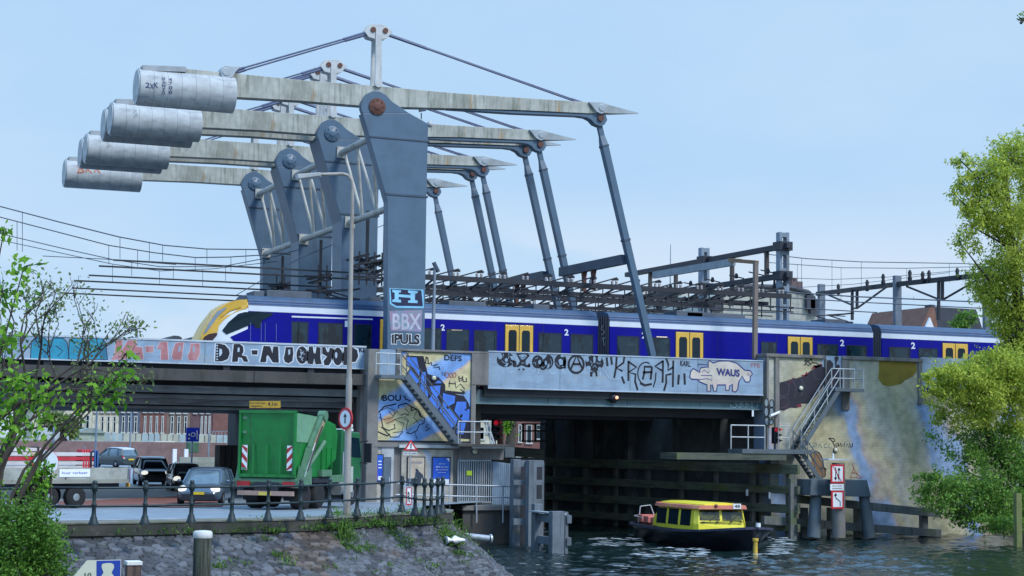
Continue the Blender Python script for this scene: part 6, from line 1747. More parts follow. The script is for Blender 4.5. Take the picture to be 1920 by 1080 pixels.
# small pickup far behind
PK = M('cream_paint', (.55, .52, .46), .4, mottle=.08)
pk_ = thing('pickup_truck', 'small cream pickup with crew cab far behind the black SUV', 'truck', (0, 0, 0))
MB().prism([(-1.0, .9), (1.0, .9), (1.0, 1.45), (.75, 1.95), (-.9, 1.95), (-1.0, 1.5)], 'y', -.85, .85).build('cab', PK, pk_, bevel=.05)
MB().prism([(-.85, 1.4), (-.05, 1.4), (-.05, 1.85), (-.8, 1.85)], 'y', -.87, .87).prism([(.08, 1.4), (.85, 1.4), (.66, 1.85), (.08, 1.85)], 'y', -.87, .87).box(-1.02, -.98, -.7, .7, 1.4, 1.85).build('windows', GLASS, pk_)
MB().box(-4.2, -1.05, -.95, .95, .75, .9).box(-4.2, -4.15, -.95, .95, .9, 1.2).box(-4.2, -1.05, -.95, -.9, .9, 1.2).box(-4.2, -1.05, .9, .95, .9, 1.2).build('cargo_bed', M('bed_grey', (.3, .3, .27), .6), pk_)
MB().prism([(1.0, .5), (2.1, .5), (2.1, 1.15), (1.0, 1.35)], 'y', -.85, .85).box(-4.0, 1, -.5, .5, .45, .75).build('bonnet', PK, pk_, bevel=.05)
for x in (-3.2, 1.4):
    for y in (-.8, .8): wheel(pk_, x, y, .33)
p = ground(306, 868); put(pk_, p, 285)
# ---- green skip truck
GRN = M('container_green', (.007, .20, .035), .45, layers=[((.004, .11, .022), (.4, .4, .4), .5, .65, .6), ((.01, .20, .045), (.8, .8, .3), .55, .7, .5), ((.02, .07, .03), (2.2, 2.2, .35), .6, .72, .7), ((.12, .10, .06), (5, 5, 1.5), .68, .74, .5)], coat=.1)
GRND = M('arm_green', (.10, .22, .13), .55, layers=[((.05, .1, .07), (3, 3, 3), .5, .7, .7)])
CABG = M('cab_green', (.02, .14, .055), .4, mottle=.1, coat=.2)
tk = thing('skip_truck', 'big green skip loader truck carrying a green container, seen from behind at the railing', 'truck', (0, 0, 0))
# container leans slightly; local frame: rear of the truck at x=0
ct = [(.05, 1.28), (2.3, 1.2), (4.0, 1.9), (4.15, 2.9), (3.9, 3.25), (2.35, 3.55), (1.6, 3.62), (-.12, 3.72)]
co = MB().prism(ct, 'y', -1.12, 1.12).build('container', GRN, tk, bevel=.03)
mb = MB()
for y in (-1.18, 1.1): mb.box(-.17, -.02, y, y + .08, 1.35, 3.74)
mb.box(-.18, -.02, -1.18, 1.18, 3.68, 3.78).box(-.1, .04, -1.18, 1.18, 1.24, 1.36)
mb.prism([(2.3, 3.5), (2.4, 3.6), (4.0, 3.3), (4.0, 3.2)], 'y', -1.06, 1.06).prism([(1.5, 2.55), (4.05, 2.35), (4.05, 2.28), (1.5, 2.48)], 'y', -1.06, 1.06)
mb.build('container_frame', GRN, co)
mb = MB()
for x, y in ((.5, -.4), (.6, .5)): mb.box(x, x + .3, y, y + .3, 3.68, 3.8)
mb.build('lifting_lug', GRND, co)
mb = MB(); mb.prism([(.0, 2.6), (1.55, 2.55), (2.4, 3.45), (2.35, 3.56), (0, 3.68)], 'y', -1.145, -1.12); mb.build('side_panel', M('pale_green_panel', (.16, .34, .21), .5, mottle=.15), co)
def stripe(mb, w_, y0, y1, z0, z1, x, sgn, odd):
    n = 5
    h = (z1 - z0) / n
    for k in range(n):
        if k % 2 != odd: continue
        za, zc = z0 + k * h, z0 + (k + 1) * h
        d = .12 * sgn
        mb.add([(x, y0, min(max(za - d, z0), z1)), (x, y1, min(max(za + d, z0), z1)), (x, y1, min(max(zc + d, z0), z1)), (x, y0, min(max(zc - d, z0), z1))], [(0, 1, 2, 3)])
for y0, y1, s in ((.82, 1.04, 1), (-1.06, -.84, -1)):
    b = MB().box(-.125, -.10, y0, y1, 1.5, 2.45).build('marker_board', WHITE, tk)
    mb = MB(); stripe(mb, 0, y0, y1, 1.5, 2.45, -.128, s, 0); mb.build('stripes', M('stripe_red', (.42, .02, .02), .5, mottle=.1), b)
for s, nm in ((-1, 1), (1, 1)):
    y = s * 1.28
    mb = MB().bar((.15, y, .95), (1.0, y, 2.3), .2, .34).bar((1.0, y, 2.3), (2.2, y, 3.6), .16, .3).tube((2.2, y - .15, 3.62), (2.2, y + .15, 3.62), .2, n=12)
    mb.tube((.5, y - s * .02, 1.35), (2.4, y, 2.6), .09).prism([(-.1, .9), (1.1, .9), (1.1, 1.6), (.2, 1.7)], 'y', y - .08, y + .08)
    mb.build('lift_arm', GRND, tk)
    MB().bar((1.25, y - .02 * s, 2.45), (2.25, y - .02 * s, 3.5), .22, .2).build('arm_cover', M('rusty_cover', (.34, .28, .17), .6), tk)
mb = MB().tube((.1, -1.35, 1.08), (.1, 1.35, 1.08), .16, n=14)
for y in (-1.2, 1.2): mb.bar((-.15, y, 1.0), (.5, y, 1.1), .3, .3)
mb.build('rear_beam', GRND, tk)
MB().box(-.1, 6.4, -.5, .5, .6, 1.05).box(1.6, 5.2, -1.2, 1.2, 1.0, 1.2).build('chassis', DARK, tk)
MB().box(3.1, 4.6, -1.25, -1.15, 1.0, 1.28).box(2.2, 3.2, -1.3, -1.1, 1.25, 1.5).build('side_locker', GRND, tk)
bp = MB().box(-.22, -.05, -1.15, 1.15, .55, .72).build('bumper', M('pale_bumper', (.40, .26, .21), .6), tk)
for s in (-1, 1):
    MB().box(-.18, -.06, s * .95 - .25, s * .95 + .25, .88, 1.08).build('tail_light', M('tail_red', (.35, .015, .02), .3, emit=.05, mottle=.2), tk)
    MB().box(.3, .34, s * .85 - .3, s * .85 + .3, .35, .95).build('mudflap', TYRE, tk)
    for x in (1.0, 2.35): wheel(tk, x, s * .92, .5, .5, 22)
    wheel(tk, 5.7, s * 1.0, .5, .32, 22)
cabb = MB().prism([(4.7, 1.0), (6.5, .9), (6.6, 1.9), (6.35, 3.0), (4.7, 3.05)], 'y', -1.2, 1.2).build('cab', CABG, tk, bevel=.06)
MB().prism([(5.3, 2.0), (6.42, 1.95), (6.2, 2.75), (5.3, 2.8)], 'y', -1.215, 1.215).build('cab_window', GLASS, cabb)
MB().box(4.4, 4.65, -1.15, 1.15, 1.2, 3.1).build('headboard', CABG, tk)
for s in (-1, 1):
    MB().box(6.4, 6.55, s * 1.5 - .14, s * 1.5 + .14, 1.75, 2.55).bar((6.35, s * 1.2, 2.6), (6.45, s * 1.5, 2.65), .05).bar((6.35, s * 1.2, 1.75), (6.45, s * 1.5, 1.7), .05).build('mirror', BLACK, tk)
MB().ball((6.2, -.75, 3.25), .16, 10).box(5.9, 6.3, -.9, .5, 3.05, 3.15).build('roof_lamp', WHITE, tk)
MB().box(4.7, 5.6, -1.22, -1.2, .55, 1.6).build('cab_skirt', M('pale_skirt', (.45, .5, .46), .5), tk)
MB().tube((4.0, -1.1, .75), (4.9, -1.1, .75), .28, n=14).build('fuel_tank', M('tank_grey', (.3, .31, .3), .4, metal=.4), tk)
for y in (-.56, 0, .56): MB().box(-.155, -.12, y - .03, y + .03, 1.36, 2.5).build('rear_rib', GRN, co)
for z in (1.5, 2.9, 3.45): MB().box(-.14, -.1, .86, 1.02, z, z + .1).build('hinge', GRND, co)
MB().box(-.235, -.22, -.26, .26, .56, .68).build('number_plate', M('plate_pale_yellow', (.7, .55, .1), .4, mottle=.1), tk)
HOSE = M('hose_black', (.012, .014, .015), .5, mottle=0)
for s in (-1, 1):
    MB().path([(.2, s * 1.12, 1.2), (.6, s * 1.42, 1.55), (1.1, s * 1.44, 2.3), (1.9, s * 1.4, 3.2)], .03, 6).build('hydraulic_hose', HOSE, tk)
    MB().tube((.35, s * 1.34, 1.25), (1.35, s * 1.34, 2.55), .055).build('hydraulic_ram', GALV, tk)
for x in (2.45, 2.95, 3.45): MB().box(x, x + .06, -1.17, -1.12, 1.3, 2.35).build('side_rib', GRN, co)
MB().path([(4.5, -1.22, 1.0), (4.5, -1.22, 2.2)], .03, 6).path([(4.65, -1.22, 1.0), (4.65, -1.22, 2.2)], .03, 6).build('ladder', GALV, tk)
put(tk, ground(500, 956), 40)
# ---- flatbed trailer with road works gear
TBED = M('trailer_grey', (.36, .37, .33), .6, layers=[((.2, .2, .18), (2, 2, 2), .5, .7, .6)])
fb_ = thing('flatbed_truck', 'grey flatbed trailer at the left edge loaded with road work barriers', 'trailer', (0, 0, 0))
# local x: rear of trailer at 0, bed extends forward to 7
MB().box(.0, 8.2, -1.2, 1.2, 1.0, 1.12).box(0, 8.2, -.5, .5, .7, 1.0).build('deck', DARK, fb_)
sp = MB()
for x in (0.05, 2.75, 5.45): sp.box(x, x + 2.65, 1.17, 1.22, 1.1, 1.55).box(x, x + 2.65, -1.22, -1.17, 1.1, 1.55)
sp.build('side_board', TBED, fb_)
MB().box(0, 8.2, 1.15, 1.24, .95, 1.1).box(0, 8.2, -1.24, -1.15, .95, 1.1).build('side_rail', M('rail_pale', (.26, .26, .22), .6), fb_)
MB().box(-.06, .02, -1.2, 1.2, .95, 1.5).build('tailgate', M('tailgate_blue', (.12, .17, .22), .5), fb_)
for s in (-1, 1):
    MB().box(-.1, -.05, s * 1.08 - .1, s * 1.08 + .1, 1.0, 1.5).build('tail_light', M('trailer_red', (.3, .02, .02), .4), fb_)
    MB().box(-.08, -.03, s * 1.08 - .12, s * 1.08 + .12, .72, .95).build('reflector', M('amber', (.7, .4, .05), .4, mottle=.1), fb_)
    for x in (2.2, 3.35): wheel(fb_, x, s * .98, .42, .34, 22)
q = MB().box(1.7, 3.0, 1.225, 1.235, 1.2, 1.5).build('name_plate', WHITE, fb_)
mb = MB()
text_on(mb, 'huur verkeer', (2.9, 1.238, 1.31), (-1.1, 0, 0), (0, 0, .1), .01)
mb.build('lettering', M('blue_ink', (.05, .1, .4), .5), q)
p = ground(112, 953)
ft_az = 250
put(fb_, (0, 0, 0), ft_az)
FBR = Matrix.Rotation(math.radians(90 - ft_az), 4, 'Z')
fb_.location = p - FBR @ Vector((2.8, .98, 0))
def on_bed(o): o.location = fb_.location; o.rotation_euler = fb_.rotation_euler; return o
RW = M('barrier_red', (.55, .03, .05), .5, mottle=.15)
def barrier(x, n_, lab, flip=1):
    t = thing('road_barrier', lab, 'barrier', (0, 0, 0), 'barriers on the flatbed')
    mb = MB(); m2 = MB()
    for k in range(n_):
        z = 1.15 + k * .17
        (mb if k % 3 == 1 else m2).box(x, x + 2.3, .3, .85, z, z + .13)
    mb.build('red_boards', RW, t); m2.build('white_boards', M('barrier_white', (.62, .6, .6), .5, mottle=.15), t)
    MB().box(x + .1, x + .16, .25, .9, 1.12, 1.15 + n_ * .17).box(x + 2.1, x + 2.16, .25, .9, 1.12, 1.15 + n_ * .17).build('frame', DARK, t)
    return on_bed(t)
barrier(3.6, 7, 'stack of white and red barrier boards at the far left of the flatbed')
barrier(1.35, 6, 'red and white barrier boards right behind the round sign on the flatbed')
t = thing('traffic_cone_stack', 'leaning stack of red plastic barriers at the right end of the flatbed load', 'barrier', (0, 0, 0))
for k in range(4):
    x = 1.45 + .11 * k
    MB().prism([(.2, 1.13), (.9, 1.13), (.85, 1.9), (.75, 2.25), (.35, 2.25), (.25, 1.9)], 'x', x - .04, x + .04).build('panel', RW, t, bevel=.02)
t.name = 'plastic_barrier_stack'
on_bed(t)
t = thing('blue_barrier', 'blue upright plastic frame at the right end of the flatbed load', 'frame', (0, 0, 0))
for k in range(2): MB().prism([(.2, 1.13), (.9, 1.13), (.88, 2.2), (.22, 2.2)], 'x', 1.16 + k * .12, 1.22 + k * .12).build('panel', M('frame_blue', (.04, .12, .30), .5), t)
on_bed(t)
t = thing('round_sign', 'large round pale sign seen from its grey back on the flatbed', 'sign', (0, 0, 0))
MB().tube((3.6, 1.2, 1.72), (3.6, 1.24, 1.72), .54, n=32).build('rim', RED, t)
MB().tube((3.6, 1.23, 1.72), (3.6, 1.26, 1.72), .515, n=32).build('back', M('sign_back', (.55, .62, .66), .5, mottle=.08), t)
MB().box(3.55, 3.65, 1.26, 1.3, 1.22, 2.24).build('channel', M('sign_channel', (.42, .48, .52), .5), t)
on_bed(t)
o = MB().path([(4.3, 1.1, 2.3), (3.6, 1.15, 1.55), (2.8, 1.2, 1.12)], .02, 6).build('lashing_strap', M('orange_strap', (.7, .35, .08), .6, mottle=.1)); tag(o, 'orange lashing strap over the flatbed load', 'strap'); on_bed(o)
t = thing('metal_ladder_frame', 'pale metal frame lying at the right end of the flatbed', 'frame', (0, 0, 0))
mb = MB()
for y in (.2, .55, .9): mb.bar((.1, y, 1.3), (1.1, y, 1.55), .05)
for x in (.1, 1.1): mb.bar((x, .2, 1.3 + (x - .1) * .25), (x, .9, 1.3 + (x - .1) * .25), .05)
mb.build('bars', GALV, t); on_bed(t)
# ------------------------------------------------------------------ yellow saloon boat
bt = thing('passenger_boat', 'small black hulled boat with yellow cabin and pink edged roof leaving the passage', 'boat', (0, 0, 0))
BHULL = M('hull_black', (.012, .014, .022), .3, mottle=.2)
BYEL = M('boat_yellow', (.86, .76, .06), .4, mottle=.08)
BPNK = M('boat_pink', (.72, .24, .17), .5, layers=[((.72, .36, .14), (.8, .8, .8), .5, .65, .7)])
st = [(-6.0, .95, .5, 1.02), (-5.6, 1.3, .9, 1.0), (-4.6, 1.6, 1.25, .96), (-2.5, 1.72, 1.4, .9), (0, 1.76, 1.45, .88), (2.2, 1.76, 1.4, .92), (3.6, 1.66, 1.15, 1.0), (4.7, 1.36, .75, 1.1), (5.4, .92, .35, 1.18), (5.75, .45, .08, 1.22), (5.85, .06, .02, 1.24)]
rings = []
for x, b, wlb, g in st:
    xb_ = x - (.55 if x > 4 else .12 * (x > 3))
    half = [(x, -b, g), (x, -b - .02, g - .12), (x - (x - xb_) * .4, -(b + wlb) / 2, g * .45), (xb_, -wlb, -.1), (xb_, -wlb * .6, -.5)]
    rings.append(half + [(p[0], -p[1], p[2]) for p in half[::-1]])
MB().loft(rings).build('hull', BHULL, bt)
rub = MB()
for s in (-1, 1):
    for a, b in zip(st[:-1], st[1:]): rub.bar((a[0], s * (a[1] + .02), a[3] - .06), (b[0], s * (b[1] + .02), b[3] - .06), .14, .13)
rub.build('rubbing_strake', M('strake', (.05, .055, .10), .5), bt)
dk = MB()
dk.loft([[(x, -b * .96, g - .06), (x, b * .96, g - .06), (x, b * .96, g - .1), (x, -b * .96, g - .1)] for x, b, w_, g in st], False).build('deck', M('boat_deck', (.07, .06, .12), .5), bt)
CW = 1.32
x0_, x1_ = -2.0, 2.35
cab_ = MB()
cab_.loft([[(x, -w_, .85), (x, -w_, 1.25), (x + dx, -w_ + .1, 2.2), (x + dx, w_ - .1, 2.2), (x, w_, 1.25), (x, w_, .85)] for x, w_, dx in ((x0_ - .5, CW - .1, .1), (x0_, CW, 0.), (x1_ - .25, CW, -.12), (x1_, CW - .14, -.22))], False)
cb = cab_.build('cabin', BYEL, bt, bevel=.03)
for k in range(3):
    xa_ = x0_ - .3 + k * 1.42
    for s in (-1, 1):
        z0, z1 = 1.12, 2.04
        y0, y1 = s * (CW + .012), s * (CW - .083 + .012)
        mb = MB(); mb.add([(xa_, y0, z0), (xa_ + 1.18, y0, z0), (xa_ + 1.14, y1, z1), (xa_ - .0, y1, z1), (xa_, y0 - s * .06, z0), (xa_ + 1.18, y0 - s * .06, z0), (xa_ + 1.14, y1 - s * .06, z1), (xa_, y1 - s * .06, z1)], [(0, 1, 2, 3), (7, 6, 5, 4), (0, 4, 5, 1), (1, 5, 6, 2), (2, 6, 7, 3), (3, 7, 4, 0)])
        mb.build('side_window', GLASS, cb)
WS = M('windscreen_glass', (.10, .10, .03), .08, layers=[((.02, .02, .02), (1.6, 1.6, 1.6), .45, .6, .9), ((.30, .27, .05), (2.3, 2.3, 2.3), .6, .66, .8)], mottle=0)
for y0, y1 in ((-1.1, -.07), (.07, 1.1)):
    def fx(z): return x1_ - .22 * (z - 1.25) / .95 + .012
    mb = MB(); mb.add([(fx(1.45), y0, 1.45), (fx(1.45), y1, 1.45), (fx(2.06), y1 * .97, 2.06), (fx(2.06), y0 * .97, 2.06)], [(0, 1, 2, 3)])
    mb.build('windscreen', WS, cb)
mb = MB()
for y in (-.6, .5): mb.bar((fx(1.44) + .03, y, 1.42), (fx(1.9) + .03, y + .35, 1.75), .025)
mb.bar((fx(1.3) + .02, -1.1, 1.36), (fx(1.3) + .02, 1.1, 1.36), .04)
for y in (-1.0, -.3, .4, .9): mb.box(x1_, x1_ + .05, y, y + .12, 1.32, 1.4)
mb.build('wiper', DARK, cb)
rf = MB().loft([[(x, -w_, z), (x, -w_ * .94, z + .22), (x, w_ * .94, z + .22), (x, w_, z)] for x, w_, z in ((x0_ - .75, CW - .1, 2.14), (x0_, CW + .06, 2.12), (x1_ - .5, CW + .1, 2.1), (x1_ + .12, CW - .08, 2.1))], False).build('roof_edge', BPNK, bt, bevel=.03)
MB().loft([[(x, -w_, 2.3), (x, -w_ * .92, 2.4), (x, -w_ * .4, 2.46), (x, w_ * .4, 2.46), (x, w_ * .92, 2.4), (x, w_, 2.3)] for x, w_ in ((x0_ - .7, .95), (x0_ + .1, 1.12), (x1_ - .7, 1.1), (x1_ - .15, .85))]).build('roof_top', BYEL, rf)
mb = MB()
for k in range(3): mb.box(x1_ - 1.9 + k * .55, x1_ - 1.5 + k * .55, .98, 1.04, 2.4, 2.46)
mb.build('roof_marking', BLACK, rf)
q = MB().box(x1_ + .1, x1_ + .14, .52, .92, 2.12, 2.42).build('number_board', WHITE, rf)
mb = MB(); text_on(mb, '48', (x1_ + .145, .58, 2.18), (0, .28, 0), (0, 0, .18), .02); mb.build('lettering', BLACK, q)
o = MB().ball((x1_ + .13, -.35, 2.3), .1, 8).build('horn', M('horn', (.3, .08, .05), .4), rf)
mb = MB()
for k, x in enumerate((-5.2, -4.4, -3.5)): mb.box(x, x + .62, -1.15, 1.15, 1.0, 1.5 - .06 * k)
mb.build('aft_seat', M('seat_pink', (.6, .18, .15), .7), bt, bevel=.06)
MB().prism([(-3.1, .9), (-2.5, .9), (-2.5, 1.75), (-2.9, 1.5)], 'y', -1.2, 1.2).build('aft_bulkhead', BYEL, bt, bevel=.03)
MB().path([(-5.0, -1.15, 1.0), (-5.0, -1.05, 2.0), (-5.0, -.5, 2.08), (-4.9, -.2, 1.0)], .035, 8).path([(-3.6, -1.5, 1.35), (-4.8, -1.45, 1.4), (-5.6, -1.05, 1.42), (-5.75, 0, 1.42), (-5.6, 1.05, 1.42)], .035, 8).build('stern_rail', RAILM, bt)
MB().tube((4.2, .95, 1.0), (4.2, .95, 1.38), .11, n=12).build('bollard', WHITE, bt)
bt.scale = (1, 1, .8); bt.location = (40.1, 71.0, 0); bt.rotation_euler = (0, math.radians(-.8), math.radians(-95))
ym = MB().tube(atz(1416.5, 1041, 0) + Vector((0, 0, -.6)), atz(1416.5, 1041, 0) + Vector((0, 0, .68)), .105, .09, 14).tube(atz(1416.5, 1041, 0) + Vector((0, 0, .6)), atz(1416.5, 1041, 0) + Vector((0, 0, .72)), .13, n=14).build('marker_post', M('ochre_post', (.62, .40, .05), .6, mottle=.2))
tag(ym, 'short ochre yellow post sticking out of the water at the boat bow', 'post')
# foam of the wake
mb = MB()
rf_ = random.Random(4)
def foam(n, px0, px1, py0, py1, s):
    for i in range(n):
        c = atz(px0 + (px1 - px0) * rf_.random(), py0 + (py1 - py0) * rf_.random(), .08)
        l, w_ = s * (.3 + rf_.random() * 1.1), s * (.12 + .3 * rf_.random())
        a = math.radians(-23) + rf_.uniform(-.3, .3)
        ex, ey = Vector((math.cos(a), math.sin(a), 0)), Vector((-math.sin(a), math.cos(a), 0))
        m = 9
        mb.face([c + ex * (l * math.cos(2 * math.pi * k / m) * rf_.uniform(.55, 1)) + ey * (w_ * math.sin(2 * math.pi * k / m) * rf_.uniform(.5, 1)) + Vector((0, 0, .002 * i % .02)) for k in range(m)])
foam(80, 1442, 1484, 1008, 1040, .33); foam(70, 1190, 1330, 1026, 1044, .34); foam(46, 1110, 1200, 1008, 1024, .34); foam(16, 1395, 1440, 1036, 1046, .22); foam(30, 1260, 1480, 1046, 1072, .2); foam(16, 930, 1180, 1040, 1075, .22)
kind(mb.build('water_foam', M('foam', (.66, .72, .74), .7, mottle=.15)), 'stuff')
# ------------------------------------------------------------------ buildings
def wallmat(name, c, br=True): return M(name, c, .8, brick=(.22, .075, (.6, .58, .55), .35) if br else None, layers=[(tuple(v * .6 for v in c), (.6, .6, .25), .5, .75, .5)])
BR1, BR2, BR3, CRW = wallmat('brick_red', (.20, .095, .085)), wallmat('brick_dark', (.13, .075, .085)), wallmat('brick_brown', (.2, .15, .13)), wallmat('cream_render', (.58, .56, .44), False)
WFW = M('window_frame_white', (.46, .48, .47), .5, mottle=.05)
def house(lab, Y, px0, px1, pyt, pyb, mat, wins, depth=8, base=None, cornice=True, zt=None):
    a, b = at(px0, pyb, Y), at(px1, pyb, Y)
    z0, z1 = a.z, at((px0 + px1) / 2, pyt, Y).z if zt is None else zt
    t = thing('terraced_house', lab, 'house', ((a.x + b.x) / 2, Y, z0), 'houses behind the bridge')
    MB().box(a.x, b.x - .02, Y, Y + depth, z0 - 1.2, z1).build('wall', mat, t)
    if base: MB().box(a.x, b.x - .02, Y - .06, Y, z0 - 1.2, at(px0, base, Y).z).build('plinth', CRW, t)
    if cornice: MB().box(a.x - .05, b.x + .03, Y - .35, Y - .002, z1 - .35, z1).build('cornice', WFW, t)
    for x0, x1, y0, y1 in wins:
        p, q = at(x0, y1, Y), at(x1, y0, Y)
        f = .09 + .02 * (q.x - p.x)
        o = MB().box(p.x, p.x + f, Y - .12, Y - .01, p.z, q.z).box(q.x - f, q.x, Y - .12, Y - .01, p.z, q.z).box(p.x + f, q.x - f, Y - .12, Y - .01, q.z - f, q.z).box(p.x - .1, q.x + .1, Y - .2, Y - .01, p.z - .16, p.z).box(p.x + f, q.x - f, Y - .1, Y - .012, p.z + (q.z - p.z) * .62, p.z + (q.z - p.z) * .66).build('window', WFW, t)
        MB().box(p.x + f, q.x - f, Y - .06, Y - .02, p.z, q.z - f).build('pane', GLASS, o)
    return t
def row(x0, x1, y0, y1, n, gap=.4): 
    w = (x1 - x0) / n
    return [(x0 + w * k + w * gap / 2, x0 + w * (k + 1) - w * gap / 2, y0, y1) for k in range(n)]
YH = 205
Z14 = 15.0
house('cream house front with tall windows at the far left under the viaduct', YH, 60, 130, 700, 812, CRW, row(66, 126, 745, 766, 4) + row(66, 126, 776, 806, 4))
house('cream bay fronted house with arched look, second from left under the viaduct', YH, 130, 172, 700, 812, CRW, row(133, 170, 742, 764, 3) + row(133, 170, 778, 808, 3, .3), zt=Z14)
house('pale house with cream bays, third from left under the viaduct', YH, 172, 222, 700, 812, wallmat('pale_brick', (.4, .37, .3)), row(175, 220, 768, 772, 4, .5) + row(175, 220, 780, 810, 4, .4), zt=Z14, base=779)
house('dark brick house with blue shop front, fourth from left under the viaduct', YH, 222, 262, 700, 812, wallmat('blue_front', (.11, .13, .19)), row(225, 260, 750, 772, 3, .5) + row(225, 260, 780, 810, 3, .4), zt=Z14)
house('red brick house with white tall windows right of the dark one under the viaduct', YH, 262, 312, 700, 812, BR1, row(266, 310, 750, 772, 4, .45) + row(266, 310, 780, 811, 4, .5), zt=Z14)
house('brown brick house behind the blue road sign under the viaduct', YH, 312, 356, 700, 812, BR3, row(316, 354, 750, 774, 3, .45) + row(316, 354, 780, 812, 3, .45), zt=Z14)
house('dark red house with cream window strips right of the blue road sign', YH, 356, 398, 700, 812, BR2, row(360, 396, 750, 774, 3, .5) + row(374, 396, 780, 814, 3, .35), zt=Z14)
house('plain red brick house wall beside the slim pale column', YH, 398, 470, 700, 830, BR1, [(430, 440, 745, 765)], zt=Z14)
house('brick house with wide window and cream ground floor, left of the ivy covered tree', 175, 870, 932, 690, 832, BR1, [(872, 884, 758, 782), (905, 925, 755, 783), (897, 908, 800, 823), (912, 922, 800, 812)], base=786)
house('brick house with three white windows in a row, right of the ivy covered tree', 175, 944, 1042, 690, 832, BR1, [(969, 980, 755, 784), (984, 997, 755, 784), (1000, 1012, 755, 785), (971, 978, 796, 828), (986, 997, 796, 830), (1004, 1016, 796, 822)], base=None)
mw = MB()
a, b = at(150, 850, 150), at(425, 850, 150)
mw.box(-20, b.x, 150, 150.4, 1.5, at(300, 829, 150).z)
tag(mw.build('brick_wall', wallmat('quay_brick', (.24, .15, .14))), 'low red brick quay wall behind the cars under the viaduct', 'wall')
kind(MB().box(-30, b.x + 6, 150.4, 200, 1.5, at(300, 832, 150.4).z).build('far_bank_ground', PAVE), 'structure')
hd_ = thing('site_hoarding', 'long row of pale construction hoarding panels behind the red brick wall', 'hoarding', at(300, 830, 160))
HP = [M('hoarding_pale_blue', (.33, .43, .47), .6), M('hoarding_cream', (.42, .44, .37), .6)]
x = 196
k = 0
while x < 445:
    w_ = 11 if k % 3 else 13
    a, b = at(x, 829.5 + (x - 196) * .012, 160), at(x + w_ - 1.2, 812 + (x - 196) * .018, 160)
    MB().box(a.x, b.x, 160, 160.08, a.z, b.z).build('panel', HP[(k * 7 // 3) % 2], hd_)
    x += w_; k += 1
sh = thing('site_cabin', 'pale green site cabin left of the hoarding panels', 'site cabin', at(175, 826, 158))
a, b = at(148, 826, 158), at(196, 812, 158)
MB().box(a.x, b.x, 158, 160.5, a.z, b.z).build('wall', M('cabin_green', (.35, .42, .36), .6), sh)
MB().prism([(a.x - .2, b.z), (b.x + .2, b.z), (b.x - .8, b.z + .45), (a.x + .8, b.z + .45)], 'y', 157.8, 160.7).build('roof', M('cabin_roof', (.26, .32, .3), .7), sh)
fnc = thing('site_fence', 'grey open fence above the hoarding at the right, in front of the plain red house', 'fence', at(420, 820, 162))
mb = MB()
for v in range(398, 448, 6): mb.bar(at(v, 830, 162), at(v, 808, 162), .06)
for y in (808.5, 818): mb.bar(at(396, y, 162), at(448, y + .6, 162), .06)
mb.build('bars', LP, fnc)
cbx = thing('utility_cabinet', 'tall brown timber cabinet beside the slim pale column, left of the green truck', 'cabinet', at(428, 890, 92))
a, b = at(411, 885, 92), at(446, 835, 92)
MB().box(a.x, b.x, 92, 93.2, 1.7, b.z).build('body', M('cabinet_brown', (.10, .095, .085), .8, layers=[((.05, .05, .045), (6, 6, .5), .5, .7, .7)]), cbx, bevel=.02)
for v in (423, 435): 
    q = at(v, 840, 92); MB().box(q.x - .03, q.x + .03, 91.97, 92.0, 1.8, b.z - .1).build('batten', DARK, cbx)
bs = thing('blue_road_sign', 'square blue road sign with white car symbol and arrow on a pole under the viaduct', 'sign', at(361, 870, 105))
a, b = at(349, 828, 105), at(374, 802, 105)
MB().box(a.x, b.x, 105, 105.06, a.z, b.z).build('panel', M('road_sign_blue', (.015, .05, .58), .4, mottle=.05), bs)
mb = MB()
stroke(mb, [(369.5, 807), (369.5, 824)], 2.0, 105, .02); stroke(mb, blob(362, 815, 4, 3.5, 14), 1.5, 105, .02); fill(mb, [(352, 815), (356, 812), (356, 818)], 105, .02); fill(mb, [(352, 822), (355, 820), (357, 823), (354, 825)], 105, .02)
mb.build('symbols', WHITE, bs)
q = at(361, 828, 105); MB().tube((q.x, 105.1, 1.7), (q.x, 105.1, q.z + .5), .06, n=8).build('post', GALV, bs)
for k, (px, y0, y1, Y, lab) in enumerate(((101, 800, 868, 118, 'thin grey pole behind the red barriers at left'), (182, 765, 880, 118, 'thin grey pole left of the dark grey hatchback'), (246, 770, 838, 140, 'thin dark pole above the dark grey hatchback'), (392, 812, 848, 140, 'thin grey pole right of the blue road sign'))):
    a = at(px, y0, Y); tag(MB().tube((a.x, Y, rz(Y) - .2), a, .07, n=8).build('pole', LP), lab, 'pole')
ys_ = thing('yellow_box', 'small yellow board on a post between the blue frame and the grey hatchback', 'sign', at(157, 870, 112))
a, b = at(151, 861, 112), at(162, 845, 112)
MB().box(a.x, b.x, 112, 112.1, a.z, b.z).build('board', M('dull_yellow', (.62, .5, .08), .6), ys_); MB().tube((b.x - .1, 112.12, 1.8), (b.x - .1, 112.12, b.z + .25), .06, n=8).build('post', GALV, ys_)
gp = thing('container_stand', 'green bin with white feet on the far quay right of the blue sign', 'bin', at(361, 850, 138))
a, b = at(353, 849, 138), at(373, 829, 138)
MB().box(a.x, b.x, 138, 139, a.z, b.z).build('body', M('bin_green', (.05, .13, .07), .6), gp, bevel=.05)
MB().box(at(350, 0, 138).x, at(357, 0, 138).x, 137.7, 137.95, rz(138), at(350, 842, 138).z).box(at(371, 0, 138).x, at(378, 0, 138).x, 137.7, 137.95, rz(138), at(350, 842, 138).z).build('feet', WHITE, gp)
